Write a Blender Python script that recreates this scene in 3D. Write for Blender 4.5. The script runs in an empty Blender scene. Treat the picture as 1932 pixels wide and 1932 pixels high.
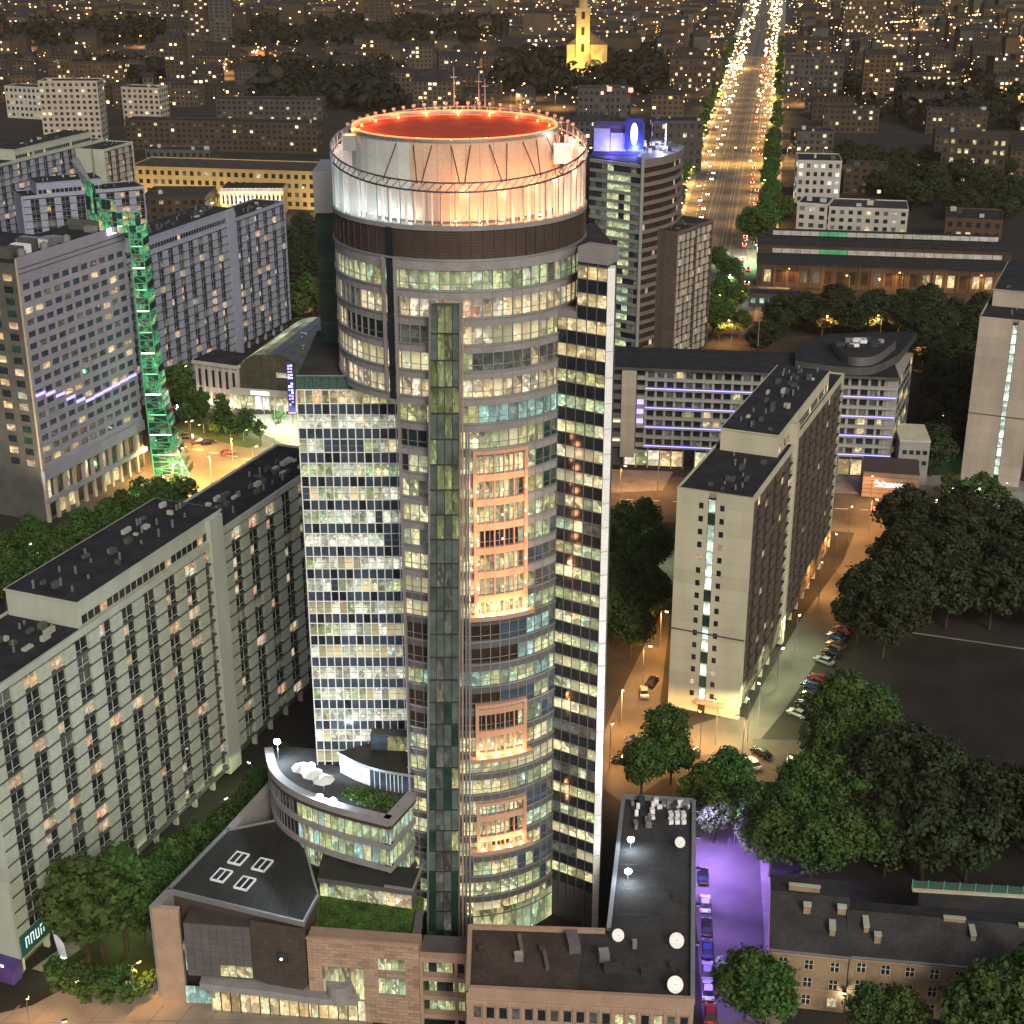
import bpy, math, random
from mathutils import Vector, Matrix
random.seed(7)
S = bpy.context.scene
COL = S.collection
# ------------------------------------------------------------------ camera
CAM_H, FPX, CPX, PITCH = 150.0, 2841.0, 966.0, math.radians(22.3)
cam = bpy.data.cameras.new('camera'); cam_o = bpy.data.objects.new('camera', cam); COL.objects.link(cam_o)
cam.sensor_width = 36; cam.lens = 36 * FPX / 1932; cam.clip_start = 1; cam.clip_end = 9000
cam_o.location = (0, 0, CAM_H); cam_o.rotation_euler = (math.pi / 2 - PITCH, 0, 0)
S.camera = cam_o
# ------------------------------------------------------------------ sky, dim low light, exposure
SUN_EL, SUN_AZ = math.radians(33), math.radians(162)       # light from behind the camera, a little to the right
w = bpy.data.worlds.new('World'); S.world = w; w.use_nodes = True
nt = w.node_tree
bg = nt.nodes['Background']
sky = nt.nodes.new('ShaderNodeTexSky'); sky.sky_type = 'NISHITA'; sky.sun_disc = False
sky.sun_elevation = SUN_EL; sky.sun_rotation = SUN_AZ; sky.air_density = 0.6; sky.dust_density = 4.0; sky.ozone_density = 0.3
nt.links.new(sky.outputs['Color'], bg.inputs['Color']); bg.inputs['Strength'].default_value = 0.085
sl = bpy.data.lights.new('moon_sun', 'SUN'); sl.energy = 1.12; sl.angle = math.radians(14); sl.color = (1.0, 0.93, 0.70)
slo = bpy.data.objects.new('moon_sun', sl); COL.objects.link(slo)
slo.rotation_euler = (math.pi / 2 - SUN_EL, 0, math.pi - SUN_AZ)
S.view_settings.view_transform = 'Standard'; S.view_settings.look = 'None'
S.view_settings.exposure = 0.3; S.view_settings.gamma = 1.0
S.cycles.use_denoising = True
S.cycles.max_bounces = 5; S.cycles.diffuse_bounces = 2; S.cycles.glossy_bounces = 2
S.cycles.transparent_max_bounces = 8; S.cycles.transmission_bounces = 2
S.cycles.sample_clamp_indirect = 3.0; S.cycles.sample_clamp_direct = 0
S.cycles.caustics_reflective = False; S.cycles.caustics_refractive = False

# ------------------------------------------------------------------ photo pixel (1932 px frame) <-> place
_cp, _sp = math.cos(PITCH), math.sin(PITCH)
def G(u, v, z=0.0):
    a = (u - CPX) / FPX; b = -(v - CPX) / FPX
    d = (a, _cp + b * _sp, -_sp + b * _cp); t = (z - CAM_H) / d[2]
    return Vector((d[0] * t, d[1] * t))
def pr(x, y, z):
    dz = z - CAM_H; dep = max(y * _cp - dz * _sp, 1.0)
    return CPX + FPX * x / dep, CPX - FPX * (y * _sp + dz * _cp) / dep

# ------------------------------------------------------------------ materials
M = {}
def _nodes(name):
    m = bpy.data.materials.new(name); m.use_nodes = True
    t = m.node_tree; b = t.nodes['Principled BSDF']
    return m, t, b
def mat(key, col, rough=0.85, metal=0.0, var=0.25, scale=0.35, fine=0.15, fscale=6.0, bump=0.0, spec=0.3, stretch=None):
    m, t, b = _nodes(key); N, L = t.nodes, t.links
    geo = N.new('ShaderNodeNewGeometry')
    vec = geo.outputs['Position']
    if stretch:
        mp = N.new('ShaderNodeMapping'); mp.inputs['Scale'].default_value = stretch
        L.new(vec, mp.inputs['Vector']); vec = mp.outputs['Vector']
    n1 = N.new('ShaderNodeTexNoise'); n1.inputs['Scale'].default_value = scale; n1.inputs['Detail'].default_value = 5
    n2 = N.new('ShaderNodeTexNoise'); n2.inputs['Scale'].default_value = fscale; n2.inputs['Detail'].default_value = 3
    L.new(vec, n1.inputs['Vector']); L.new(geo.outputs['Position'], n2.inputs['Vector'])
    r1 = N.new('ShaderNodeMapRange'); r1.inputs[1].default_value = 0.3; r1.inputs[2].default_value = 0.7
    r1.inputs[3].default_value = 1 - var; r1.inputs[4].default_value = 1 + var
    r2 = N.new('ShaderNodeMapRange'); r2.inputs[1].default_value = 0.3; r2.inputs[2].default_value = 0.7
    r2.inputs[3].default_value = 1 - fine; r2.inputs[4].default_value = 1 + fine
    L.new(n1.outputs[0], r1.inputs[0]); L.new(n2.outputs[0], r2.inputs[0])
    mu = N.new('ShaderNodeMath'); mu.operation = 'MULTIPLY'; L.new(r1.outputs[0], mu.inputs[0]); L.new(r2.outputs[0], mu.inputs[1])
    oi = N.new('ShaderNodeObjectInfo')
    r3 = N.new('ShaderNodeMapRange'); r3.inputs[3].default_value = 0.93; r3.inputs[4].default_value = 1.07
    L.new(oi.outputs['Random'], r3.inputs[0])
    mu2 = N.new('ShaderNodeMath'); mu2.operation = 'MULTIPLY'; L.new(mu.outputs[0], mu2.inputs[0]); L.new(r3.outputs[0], mu2.inputs[1])
    vm = N.new('ShaderNodeVectorMath'); vm.operation = 'SCALE'; vm.inputs[0].default_value = col
    L.new(mu2.outputs[0], vm.inputs['Scale']); L.new(vm.outputs[0], b.inputs['Base Color'])
    b.inputs['Roughness'].default_value = rough; b.inputs['Metallic'].default_value = metal
    b.inputs['Specular IOR Level'].default_value = spec
    if bump:
        bp = N.new('ShaderNodeBump'); bp.inputs['Strength'].default_value = bump; bp.inputs['Distance'].default_value = 0.1
        L.new(n2.outputs[0], bp.inputs['Height']); L.new(bp.outputs[0], b.inputs['Normal'])
    M[key] = m; return m
def lit(key, cols, strength, contrast=0.75, scale=1.0, sample=False, lo=0.10):
    """a lit room behind glass: patches of furniture, partitions, blinds and ceiling lights, laid out in the place"""
    m, t, b = _nodes(key); N, L = t.nodes, t.links
    def math_(op, a, c=None, d=None):
        n = N.new('ShaderNodeMath'); n.operation = op
        for i, q in enumerate((a, c, d)):
            if q is None: continue
            if isinstance(q, (int, float)): n.inputs[i].default_value = q
            else: L.new(q, n.inputs[i])
        return n.outputs[0]
    geo = N.new('ShaderNodeNewGeometry'); oi = N.new('ShaderNodeObjectInfo')
    room = math_('FRACT', math_('ADD', geo.outputs['Random Per Island'], oi.outputs['Random']))
    uv = N.new('ShaderNodeUVMap'); uv.uv_map = 'UVMap'
    sh = N.new('ShaderNodeCombineXYZ'); L.new(math_('MULTIPLY', room, 53.7), sh.inputs[0]); L.new(math_('MULTIPLY', room, 31.3), sh.inputs[1])
    mp = N.new('ShaderNodeMapping'); mp.inputs['Scale'].default_value = (1.7 * scale, 2.3 * scale, 1); L.new(uv.outputs[0], mp.inputs['Vector']); L.new(sh.outputs[0], mp.inputs['Location'])
    vo = N.new('ShaderNodeTexVoronoi'); vo.voronoi_dimensions = '2D'; vo.distance = 'CHEBYCHEV'; vo.inputs['Scale'].default_value = 1.0; vo.inputs['Randomness'].default_value = 0.7; L.new(mp.outputs[0], vo.inputs['Vector'])
    v2 = N.new('ShaderNodeTexVoronoi'); v2.voronoi_dimensions = '2D'; v2.distance = 'CHEBYCHEV'; v2.inputs['Scale'].default_value = 2.7; v2.inputs['Randomness'].default_value = 0.8; L.new(mp.outputs[0], v2.inputs['Vector'])
    su = N.new('ShaderNodeSeparateXYZ'); L.new(uv.outputs[0], su.inputs[0])
    depth = N.new('ShaderNodeMapRange'); depth.inputs[1].default_value = 0.55; depth.inputs[2].default_value = 1.0; depth.inputs[3].default_value = 1.1; depth.inputs[4].default_value = 0.62; L.new(su.outputs[1], depth.inputs[0])
    s1 = N.new('ShaderNodeSeparateColor'); L.new(vo.outputs['Color'], s1.inputs[0]); s2 = N.new('ShaderNodeSeparateColor'); L.new(v2.outputs['Color'], s2.inputs[0])
    tint = math_('FRACT', math_('MULTIPLY_ADD', s1.outputs[1], 0.3, room))
    cr = N.new('ShaderNodeValToRGB'); e = cr.color_ramp
    while len(e.elements) < len(cols): e.elements.new(0.5)
    for i, c in enumerate(cols):
        e.elements[i].position = i / max(len(cols) - 1, 1); e.elements[i].color = (*c, 1)
    L.new(tint, cr.inputs[0])
    patch = math_('MULTIPLY_ADD', s1.outputs[0], contrast * 1.25, 1 - contrast * .85)
    small = math_('MULTIPLY_ADD', s2.outputs[0], contrast * .7, 1 - contrast * .35)
    br = math_('MAXIMUM', math_('MULTIPLY', patch, small), lo)
    spots = math_('MULTIPLY', math_('GREATER_THAN', s2.outputs[2], 0.965), 1.1)
    br = math_('MULTIPLY', math_('ADD', br, spots), depth.outputs[0])
    roomb = math_('MULTIPLY_ADD', math_('FRACT', math_('MULTIPLY', room, 7.31)), strength * .85, strength * .55)
    L.new(math_('MULTIPLY', br, roomb), b.inputs['Emission Strength'])
    b.inputs['Base Color'].default_value = (0.03, 0.03, 0.03, 1); b.inputs['Roughness'].default_value = 0.12
    L.new(cr.outputs[0], b.inputs['Emission Color'])
    m.cycles.emission_sampling = 'AUTO' if sample else 'NONE'
    M[key] = m; return m
def glow(key, col, strength, sample=False):
    m, t, b = _nodes(key)
    b.inputs['Base Color'].default_value = (*[c * 0.5 for c in col], 1)
    b.inputs['Emission Color'].default_value = (*col, 1); b.inputs['Emission Strength'].default_value = strength
    m.cycles.emission_sampling = 'AUTO' if sample else 'NONE'
    M[key] = m; return m
def glass(key, col, alpha_mix, rough=0.05):
    m, t, b = _nodes(key); N, L = t.nodes, t.links
    b.inputs['Base Color'].default_value = (*col, 1); b.inputs['Roughness'].default_value = rough
    tr = N.new('ShaderNodeBsdfTransparent'); tr.inputs[0].default_value = (0.93, 0.96, 0.95, 1)
    mx = N.new('ShaderNodeMixShader'); mx.inputs[0].default_value = alpha_mix
    L.new(tr.outputs[0], mx.inputs[1]); L.new(b.outputs[0], mx.inputs[2])
    L.new(mx.outputs[0], t.nodes['Material Output'].inputs[0]); M[key] = m; return m

mat('asphalt', (0.055, 0.053, 0.05), 0.9, var=0.3, scale=0.12, bump=0.2)
mat('asphalt_old', (0.085, 0.078, 0.068), 0.9, var=0.35, scale=0.1, bump=0.2)
mat('paving', (0.20, 0.18, 0.155), 0.88, var=0.22, scale=0.3, bump=0.15)
mat('plaza', (0.24, 0.215, 0.18), 0.88, var=0.25, scale=0.15)
mat('soil', (0.022, 0.02, 0.018), 0.95, var=0.4, scale=0.05)
mat('grass', (0.035, 0.06, 0.018), 0.95, var=0.5, scale=0.2, fine=0.4, bump=0.6)
mat('lawn', (0.05, 0.105, 0.022), 0.95, var=0.5, scale=0.5, fine=0.5, fscale=4, bump=0.8)
mat('field', (0.02, 0.017, 0.015), 0.95, var=0.4, scale=0.09, fine=0.25, fscale=1.5)
mat('paint', (0.6, 0.58, 0.53), 0.7, var=0.2)
mat('concrete', (0.46, 0.445, 0.345), 0.85, var=0.12, scale=0.25, fine=0.06, stretch=(1, 1, 0.25))
mat('concrete_grey', (0.375, 0.41, 0.355), 0.85, var=0.12, scale=0.25, fine=0.06, stretch=(1, 1, 0.25))
mat('panel_pale', (0.375, 0.42, 0.345), 0.85, var=0.12, scale=0.8, fine=0.08)
mat('panel_blue', (0.26, 0.285, 0.38), 0.85, var=0.12, scale=0.8, fine=0.08)
mat('panel_brown', (0.10, 0.078, 0.064), 0.85, var=0.2, scale=0.8, fine=0.08)  # on the right slab its darkness stands for shade
mat('panel_tan', (0.38, 0.335, 0.285), 0.85, var=0.12, scale=0.3, stretch=(1, 1, 0.3))
mat('slab_dark', (0.075, 0.078, 0.075), 0.9, var=0.2)
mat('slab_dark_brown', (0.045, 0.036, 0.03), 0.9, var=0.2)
mat('roof_navy', (0.026, 0.027, 0.032), 0.92, var=0.35, scale=0.3, fine=0.2, fscale=2.0, bump=0.15, spec=0.15)
mat('roof_grey', (0.042, 0.042, 0.043), 0.9, var=0.3, scale=0.25, fine=0.15, fscale=2.0, bump=0.15, spec=0.15)
mat('roof_brown', (0.06, 0.048, 0.042), 0.9, var=0.25, scale=0.25, fscale=2.0, bump=0.15, spec=0.15)
mat('frame_terra', (0.50, 0.31, 0.22), 0.75, var=0.08, scale=0.5)  # pale stone with the lamps' orange light put into its colour
mat('stone_grey', (0.235, 0.228, 0.235), 0.7, var=0.12, scale=0.5)
mat('stone_tan', (0.36, 0.25, 0.19), 0.75, var=0.1, scale=0.5)
mat('brick_tan', (0.36, 0.255, 0.19), 0.85, var=0.12, scale=0.4)
mat('brick_tan_dark', (0.29, 0.20, 0.145), 0.85, var=0.15, scale=0.4)
mat('brick_old', (0.29, 0.215, 0.14), 0.9, var=0.2, scale=0.5)
mat('metal_grey', (0.34, 0.35, 0.36), 0.45, 0.6, var=0.1)
mat('metal_white', (0.78, 0.79, 0.80), 0.45, 0.0, var=0.08)
mat('metal_dark', (0.06, 0.062, 0.065), 0.45, 0.5, var=0.15)
mat('metal_roof_dark', (0.03, 0.03, 0.028), 0.55, 0.2, var=0.2, scale=0.5)
mat('cladding_dark', (0.085, 0.07, 0.062), 0.5, 0.3, var=0.15)
mat('cladding_brown', (0.072, 0.05, 0.042), 0.6, 0.1, var=0.12)
mat('cladding_grey', (0.13, 0.125, 0.135), 0.55, 0.3, var=0.1)
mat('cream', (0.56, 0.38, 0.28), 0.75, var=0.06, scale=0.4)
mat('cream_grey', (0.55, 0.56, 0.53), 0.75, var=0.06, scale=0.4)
mat('roof_red', (0.42, 0.055, 0.022), 0.8, var=0.2)  # drum roof, its red glow put into the colour
mat('trunk', (0.05, 0.038, 0.028), 0.95, var=0.2)
mat('rubber', (0.02, 0.02, 0.02), 0.9)
mat('glass_dark', (0.018, 0.024, 0.032), 0.10, 0.0, var=0.3, scale=0.5, spec=0.7)
mat('glass_blue', (0.05, 0.075, 0.11), 0.10, 0.0, var=0.35, scale=0.4, spec=0.8)
mat('glass_green', (0.02, 0.05, 0.045), 0.12, 0.0, var=0.35, scale=0.4, spec=0.8)
mat('glass_shaft', (0.085, 0.115, 0.105), 0.16, 0.0, var=0.35, scale=0.5, spec=0.7)
mat('glass_brown', (0.035, 0.024, 0.018), 0.14, 0.0, var=0.3, scale=0.5, spec=0.6)
glass('glass_clear', (0.25, 0.3, 0.3), 0.16)
def frost(key, col, share):
    m, t, b = _nodes(key); N, L = t.nodes, t.links
    tl = N.new('ShaderNodeBsdfTranslucent'); tl.inputs[0].default_value = (*col, 1); df = N.new('ShaderNodeBsdfDiffuse'); df.inputs[0].default_value = (*col, 1)
    m1 = N.new('ShaderNodeMixShader'); m1.inputs[0].default_value = .35; L.new(tl.outputs[0], m1.inputs[1]); L.new(df.outputs[0], m1.inputs[2])
    tr = N.new('ShaderNodeBsdfTransparent'); m2 = N.new('ShaderNodeMixShader'); m2.inputs[0].default_value = share
    L.new(tr.outputs[0], m2.inputs[1]); L.new(m1.outputs[0], m2.inputs[2]); L.new(m2.outputs[0], N['Material Output'].inputs[0]); M[key] = m
frost('glass_frost', (0.8, 0.84, 0.82), 0.62); frost('glass_frost_thin', (0.8, 0.8, 0.78), 0.22)
glass('glass_tint', (0.10, 0.20, 0.18), 0.35)
# lit rooms
WARM = [(1.0, 0.78, 0.34), (0.88, 0.82, 0.42), (1.0, 0.90, 0.58), (0.66, 0.74, 0.36), (1.0, 0.72, 0.34), (0.78, 0.88, 0.56)]
GREENISH = [(0.60, 0.80, 0.38), (0.88, 0.88, 0.42), (0.58, 0.88, 0.58), (1.0, 0.86, 0.46)]
AMBER = [(1.0, 0.72, 0.32), (1.0, 0.82, 0.45), (1.0, 0.62, 0.28)]
lit('lit_office', WARM, 0.70, contrast=0.85)
lit('lit_cream', [(1.0, 0.78, 0.42), (0.95, 0.70, 0.38), (1, 0.88, 0.66), (0.8, 0.72, 0.42)], 0.68, contrast=0.75)
lit('lit_block', [(0.80, 0.88, 0.62), (0.95, 0.92, 0.70), (0.70, 0.86, 0.70), (1.0, 0.86, 0.58), (0.85, 0.95, 0.85)], 0.66, contrast=0.72)
lit('lit_blind', [(1.0, 0.82, 0.46), (0.92, 0.82, 0.46), (0.80, 0.82, 0.48), (1.0, 0.76, 0.42)], 0.55, contrast=0.18)
lit('lit_olive', [(0.85, 0.80, 0.30), (0.95, 0.88, 0.42), (0.8, 0.85, 0.4)], 0.42, contrast=0.85)
lit('lit_green', GREENISH, 0.52, contrast=0.8)
lit('lit_teal', [(0.55, 0.95, 0.80), (0.7, 1.0, 0.9)], 0.42, contrast=0.7)
lit('lit_white', [(1, 1, 0.95), (0.95, 1, 1)], 0.95, contrast=0.5)
lit('lit_amber', AMBER, 0.62, contrast=0.7)
lit('lit_home', [(1.0, 0.55, 0.25), (1.0, 0.75, 0.38), (1.0, 0.62, 0.42), (1.0, 0.85, 0.55), (0.9, 0.35, 0.2), (0.75, 1.0, 0.85)], 0.55, contrast=0.6)
lit('lit_dim', [(0.6, 0.62, 0.4), (0.35, 0.45, 0.4), (0.55, 0.45, 0.3)], 0.13, contrast=0.8, lo=0.05)
lit('lit_far', [(1.0, 0.62, 0.25), (1.0, 0.80, 0.5), (1.0, 0.70, 0.35), (0.95, 0.95, 0.8)], 1.1, contrast=0.4)
glow('glow_orange', (1.0, 0.50, 0.14), 14)
glow('glow_gold', (1.0, 0.66, 0.22), 9)
glow('glow_gold_far', (1.0, 0.60, 0.22), 3.2)
glow('glow_white', (0.85, 0.95, 1.0), 30)
glow('glow_whitewarm', (1.0, 0.95, 0.8), 8)
glow('glow_strip', (0.85, 0.97, 1.0), 0.9)
glow('glow_red', (1.0, 0.08, 0.06), 9)
glow('glow_blue', (0.24, 0.22, 1.0), 3.6, True)
glow('glow_violet', (0.42, 0.34, 1.0), 1.6)
glow('glow_sign_white', (0.92, 0.92, 1.0), 2.2)
glow('glow_green', (0.25, 1.0, 0.45), 1.2)
glow('glow_billboard', (0.9, 0.95, 1.0), 1.6)
mat('sign_blue', (0.03, 0.035, 0.22), 0.5); mat('sign_navy', (0.012, 0.014, 0.045), 0.5)
mat('sign_green', (0.02, 0.12, 0.10), 0.5); mat('sign_violet', (0.08, 0.05, 0.20), 0.5)
mat('flag', (0.55, 0.6, 0.7), 0.8)
for k, c in dict(black=(0.012, 0.012, 0.014), silver=(0.32, 0.33, 0.34), white=(0.6, 0.6, 0.58), red=(0.25, 0.025, 0.02), blue=(0.03, 0.05, 0.14), brown=(0.09, 0.05, 0.035)).items():
    mat('car_' + k, c, 0.25, 0.2, var=0.03, fine=0.02, spec=0.6)
def leafmat(key, c1, c2):
    m, t, b = _nodes(key); N, L = t.nodes, t.links
    geo = N.new('ShaderNodeNewGeometry'); oi = N.new('ShaderNodeObjectInfo')
    n = N.new('ShaderNodeTexNoise'); n.inputs['Scale'].default_value = 0.45; n.inputs['Detail'].default_value = 3
    L.new(geo.outputs['Position'], n.inputs['Vector'])
    ad = N.new('ShaderNodeMath'); ad.operation = 'MULTIPLY_ADD'; ad.inputs[1].default_value = 0.5
    L.new(geo.outputs['Random Per Island'], ad.inputs[0]); L.new(n.outputs[0], ad.inputs[2])
    mr = N.new('ShaderNodeMapRange'); mr.inputs[1].default_value = 0.35; mr.inputs[2].default_value = 1.1; L.new(ad.outputs[0], mr.inputs[0])
    mx = N.new('ShaderNodeMix'); mx.data_type = 'RGBA'; mx.inputs[6].default_value = (*c1, 1); mx.inputs[7].default_value = (*c2, 1)
    L.new(mr.outputs[0], mx.inputs[0])
    hs = N.new('ShaderNodeHueSaturation'); r = N.new('ShaderNodeMapRange'); r.inputs[3].default_value = 0.47; r.inputs[4].default_value = 0.53
    L.new(oi.outputs['Random'], r.inputs[0]); L.new(r.outputs[0], hs.inputs['Hue']); L.new(mx.outputs[2], hs.inputs['Color'])
    r2 = N.new('ShaderNodeMapRange'); r2.inputs[3].default_value = 0.75; r2.inputs[4].default_value = 1.2
    L.new(oi.outputs['Random'], r2.inputs[0]); L.new(r2.outputs[0], hs.inputs['Value'])
    L.new(hs.outputs[0], b.inputs['Base Color']); b.inputs['Roughness'].default_value = 0.7
    b.inputs['Specular IOR Level'].default_value = 0.25
    b.inputs['Subsurface Weight'].default_value = 0.0
    M[key] = m
leafmat('leaf', (0.015, 0.034, 0.009), (0.066, 0.13, 0.028))
leafmat('leaf_far', (0.006, 0.008, 0.005), (0.014, 0.016, 0.009))
leafmat('leaf_dark', (0.010, 0.017, 0.007), (0.036, 0.05, 0.018))

# ------------------------------------------------------------------ geometry helpers
CUBE = [(-.5, -.5, -.5), (.5, -.5, -.5), (.5, .5, -.5), (-.5, .5, -.5), (-.5, -.5, .5), (.5, -.5, .5), (.5, .5, .5), (-.5, .5, .5)]
CF = [(0, 3, 2, 1), (4, 5, 6, 7), (0, 1, 5, 4), (1, 2, 6, 5), (2, 3, 7, 6), (3, 0, 4, 7)]
class MB:
    def __init__(s): s.v, s.f, s.m, s.mats, s.uv = [], [], [], [], {}
    def mi(s, k):
        if k not in s.mats: s.mats.append(k)
        return s.mats.index(k)
    def face(s, pts, k):
        i = len(s.v); s.v += [tuple(p) for p in pts]; s.f.append(tuple(range(i, i + len(pts)))); s.m.append(s.mi(k)); return s
    def mesh(s, vs, fs, k):
        i = len(s.v); s.v += [tuple(p) for p in vs]; q = s.mi(k)
        for f in fs: s.f.append(tuple(i + a for a in f)); s.m.append(q)
        return s
    def cube(s, Mx, k):
        i = len(s.v)
        for q, c in enumerate(CUBE): s.uv[i + q] = (c[0] + .5, c[2] + .5)
        return s.mesh([Mx @ Vector(c) for c in CUBE], CF, k)
    def box(s, x0, x1, y0, y1, z0, z1, k):
        return s.mesh([((x0 + x1) / 2 + c[0] * (x1 - x0), (y0 + y1) / 2 + c[1] * (y1 - y0), (z0 + z1) / 2 + c[2] * (z1 - z0)) for c in CUBE], CF, k)
    def prism(s, poly, z0, z1, k, kt=None):
        n = len(poly); a = sum(poly[i][0] * poly[(i + 1) % n][1] - poly[(i + 1) % n][0] * poly[i][1] for i in range(n))
        if a < 0: poly = poly[::-1]
        zt = (lambda p: z1) if not callable(z1) else z1
        b = [(p[0], p[1], z0) for p in poly]; t = [(p[0], p[1], zt(p)) for p in poly]
        s.mesh(b + t, [(i, (i + 1) % n, n + (i + 1) % n, n + i) for i in range(n)], k)
        s.face(t, kt or k); s.face(b[::-1], k); return s
    def tube(s, p0, p1, r0, r1, k, n=8, cap=True):
        p0, p1 = Vector(p0), Vector(p1); d = (p1 - p0).normalized()
        x = d.orthogonal().normalized(); y = d.cross(x)
        vs = [p + (x * math.cos(a) + y * math.sin(a)) * r for p, r in ((p0, r0), (p1, r1)) for a in [2 * math.pi * i / n for i in range(n)]]
        fs = [(i, (i + 1) % n, n + (i + 1) % n, n + i) for i in range(n)]
        if cap: fs += [tuple(range(n))[::-1], tuple(range(n, 2 * n))]
        return s.mesh(vs, fs, k)
    def build(s, name, parent=None, kind=None, label=None, smooth=False):
        me = bpy.data.meshes.new(name); me.from_pydata(s.v, [], s.f)
        for k in s.mats: me.materials.append(M[k])
        me.polygons.foreach_set('material_index', s.m)
        if s.uv:
            ul = me.uv_layers.new(name='UVMap'); z_ = (.5, .4)
            ul.data.foreach_set('uv', [t_ for f_ in s.f for a_ in f_ for t_ in s.uv.get(a_, z_)])
        if smooth: me.polygons.foreach_set('use_smooth', [True] * len(s.f))
        me.update()
        return link(name, me, parent, kind, label)
def link(name, data, parent=None, kind=None, label=None, mw=None):
    o = bpy.data.objects.new(name, data); COL.objects.link(o)
    if parent is not None: setpar(o, parent)
    if mw is not None: o.matrix_basis = mw
    if kind: o['kind'] = kind
    if label: o['label'] = label
    return o
def setpar(o, p):
    o.parent = p
    o.matrix_parent_inverse = Matrix.Translation(-Vector(p.get('_b', (0, 0, 0))))   # mesh parents sit at the origin
def thing(name, label, cat, base=(0, 0, 0), group=None):
    e = bpy.data.objects.new(name, None); COL.objects.link(e); e.location = base; e['_b'] = tuple(base)
    e['label'] = label; e['category'] = cat; e.empty_display_size = 1
    if group: e['group'] = group
    return e
def tag(o, label, cat, group=None):
    o['label'] = label; o['category'] = cat
    if group: o['group'] = group
    return o
class Fr:
    """a vertical facade plane from A (left, seen from outside) to B: s along it, n outward, z up"""
    def __init__(s, A, B):
        s.A = Vector((A[0], A[1])); s.B = Vector((B[0], B[1])); d = s.B - s.A; s.L = d.length; s.d = d / s.L; s.n = Vector((s.d.y, -s.d.x))
    def pt(s, a, z, n=0.0):
        p = s.A + s.d * a + s.n * n; return Vector((p.x, p.y, z))
    def M(s, s0, s1, z0, z1, n0, n1):
        c = s.pt((s0 + s1) / 2, (z0 + z1) / 2, (n0 + n1) / 2)
        a, b, h = s1 - s0, n1 - n0, z1 - z0
        return Matrix(((s.d.x * a, -s.n.x * b, 0, c.x), (s.d.y * a, -s.n.y * b, 0, c.y), (0, 0, h, c.z), (0, 0, 0, 1)))
    def box(s, mb, s0, s1, z0, z1, n0, n1, k): mb.cube(s.M(s0, s1, z0, z1, n0, n1), k)
_unit = {}
def unit(k):
    if k not in _unit:
        me = bpy.data.meshes.new('piece_' + k); me.from_pydata(CUBE, [], CF); me.materials.append(M[k]); ul = me.uv_layers.new(name='UVMap'); ul.data.foreach_set('uv', [t_ for f_ in CF for a_ in f_ for t_ in (CUBE[a_][0] + .5, CUBE[a_][2] + .5)]); me.update(); _unit[k] = me
    return _unit[k]
class Kit:
    """a thing whose alike pieces are collected, then linked one by one (the 300 that show largest) or joined"""
    def __init__(s, name, label, cat, base=(0, 0, 0), group=None):
        s.t = thing(name, label, cat, base, group); s.p = {}
    def add(s, kind, Mx, k, parent=None): s.p.setdefault((kind, parent), []).append((Mx, k))
    def fin(s, limit=300, minpx=0.0):
        used = {}
        for (kind, parent), L in s.p.items():
            def area(q):
                Mx = q[0]; c = Mx.translation; d = (c - Vector((0, 0, CAM_H))).length
                e = sorted([Mx.col[i].to_3d().length for i in range(3)])
                return e[1] * e[2] / d / d
            par = parent or s.t
            room = max(0, limit - used.get(kind, 0))
            if len(L) > room: L = sorted(L, key=area, reverse=True)
            one, rest = L[:room], L[room:]
            if minpx and one and area(one[0]) * FPX * FPX * 3.95 < minpx: one, rest = [], L
            used[kind] = used.get(kind, 0) + len(one)
            for Mx, k in one: link(kind, unit(k), par, mw=Mx)
            if rest:
                mb = MB()
                for Mx, k in rest: mb.cube(Mx, k)
                mb.build(kind, par, 'stuff')
        return s.t
    def part(s, name, mb, label=None, smooth=False): return mb.build(name, s.t, None, label, smooth)
def lamp(parent, loc, col, power, radius=0.25, spot=None, aim=None):
    l = bpy.data.lights.new('light', 'SPOT' if spot else 'POINT'); l.energy = power; l.color = col; l.shadow_soft_size = radius
    if spot: l.spot_size = math.radians(spot); l.spot_blend = 0.6
    o = bpy.data.objects.new('light', l); COL.objects.link(o)
    if parent is not None: setpar(o, parent)
    o.location = loc
    if spot:
        d = Vector(aim) - Vector(loc); o.rotation_euler = d.to_track_quat('-Z', 'Y').to_euler()
    return o
# ================================================================== ground, roads
def sheet(name, poly, z, k, kind='structure'):
    mb = MB(); n = len(poly)
    a = sum(poly[i][0] * poly[(i + 1) % n][1] - poly[(i + 1) % n][0] * poly[i][1] for i in range(n))
    if a < 0: poly = poly[::-1]
    mb.face([(p[0], p[1], z) for p in poly], k)
    return mb.build(name, None, kind)
def raised(name, poly, z0, z1, k, kt=None):
    return MB().prism([(p[0], p[1]) for p in poly], z0, z1, k, kt).build(name, None, 'structure')
sheet('ground', [(-7000, -400), (7000, -400), (7000, 9000), (-7000, 9000)], 0, 'soil')
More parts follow.
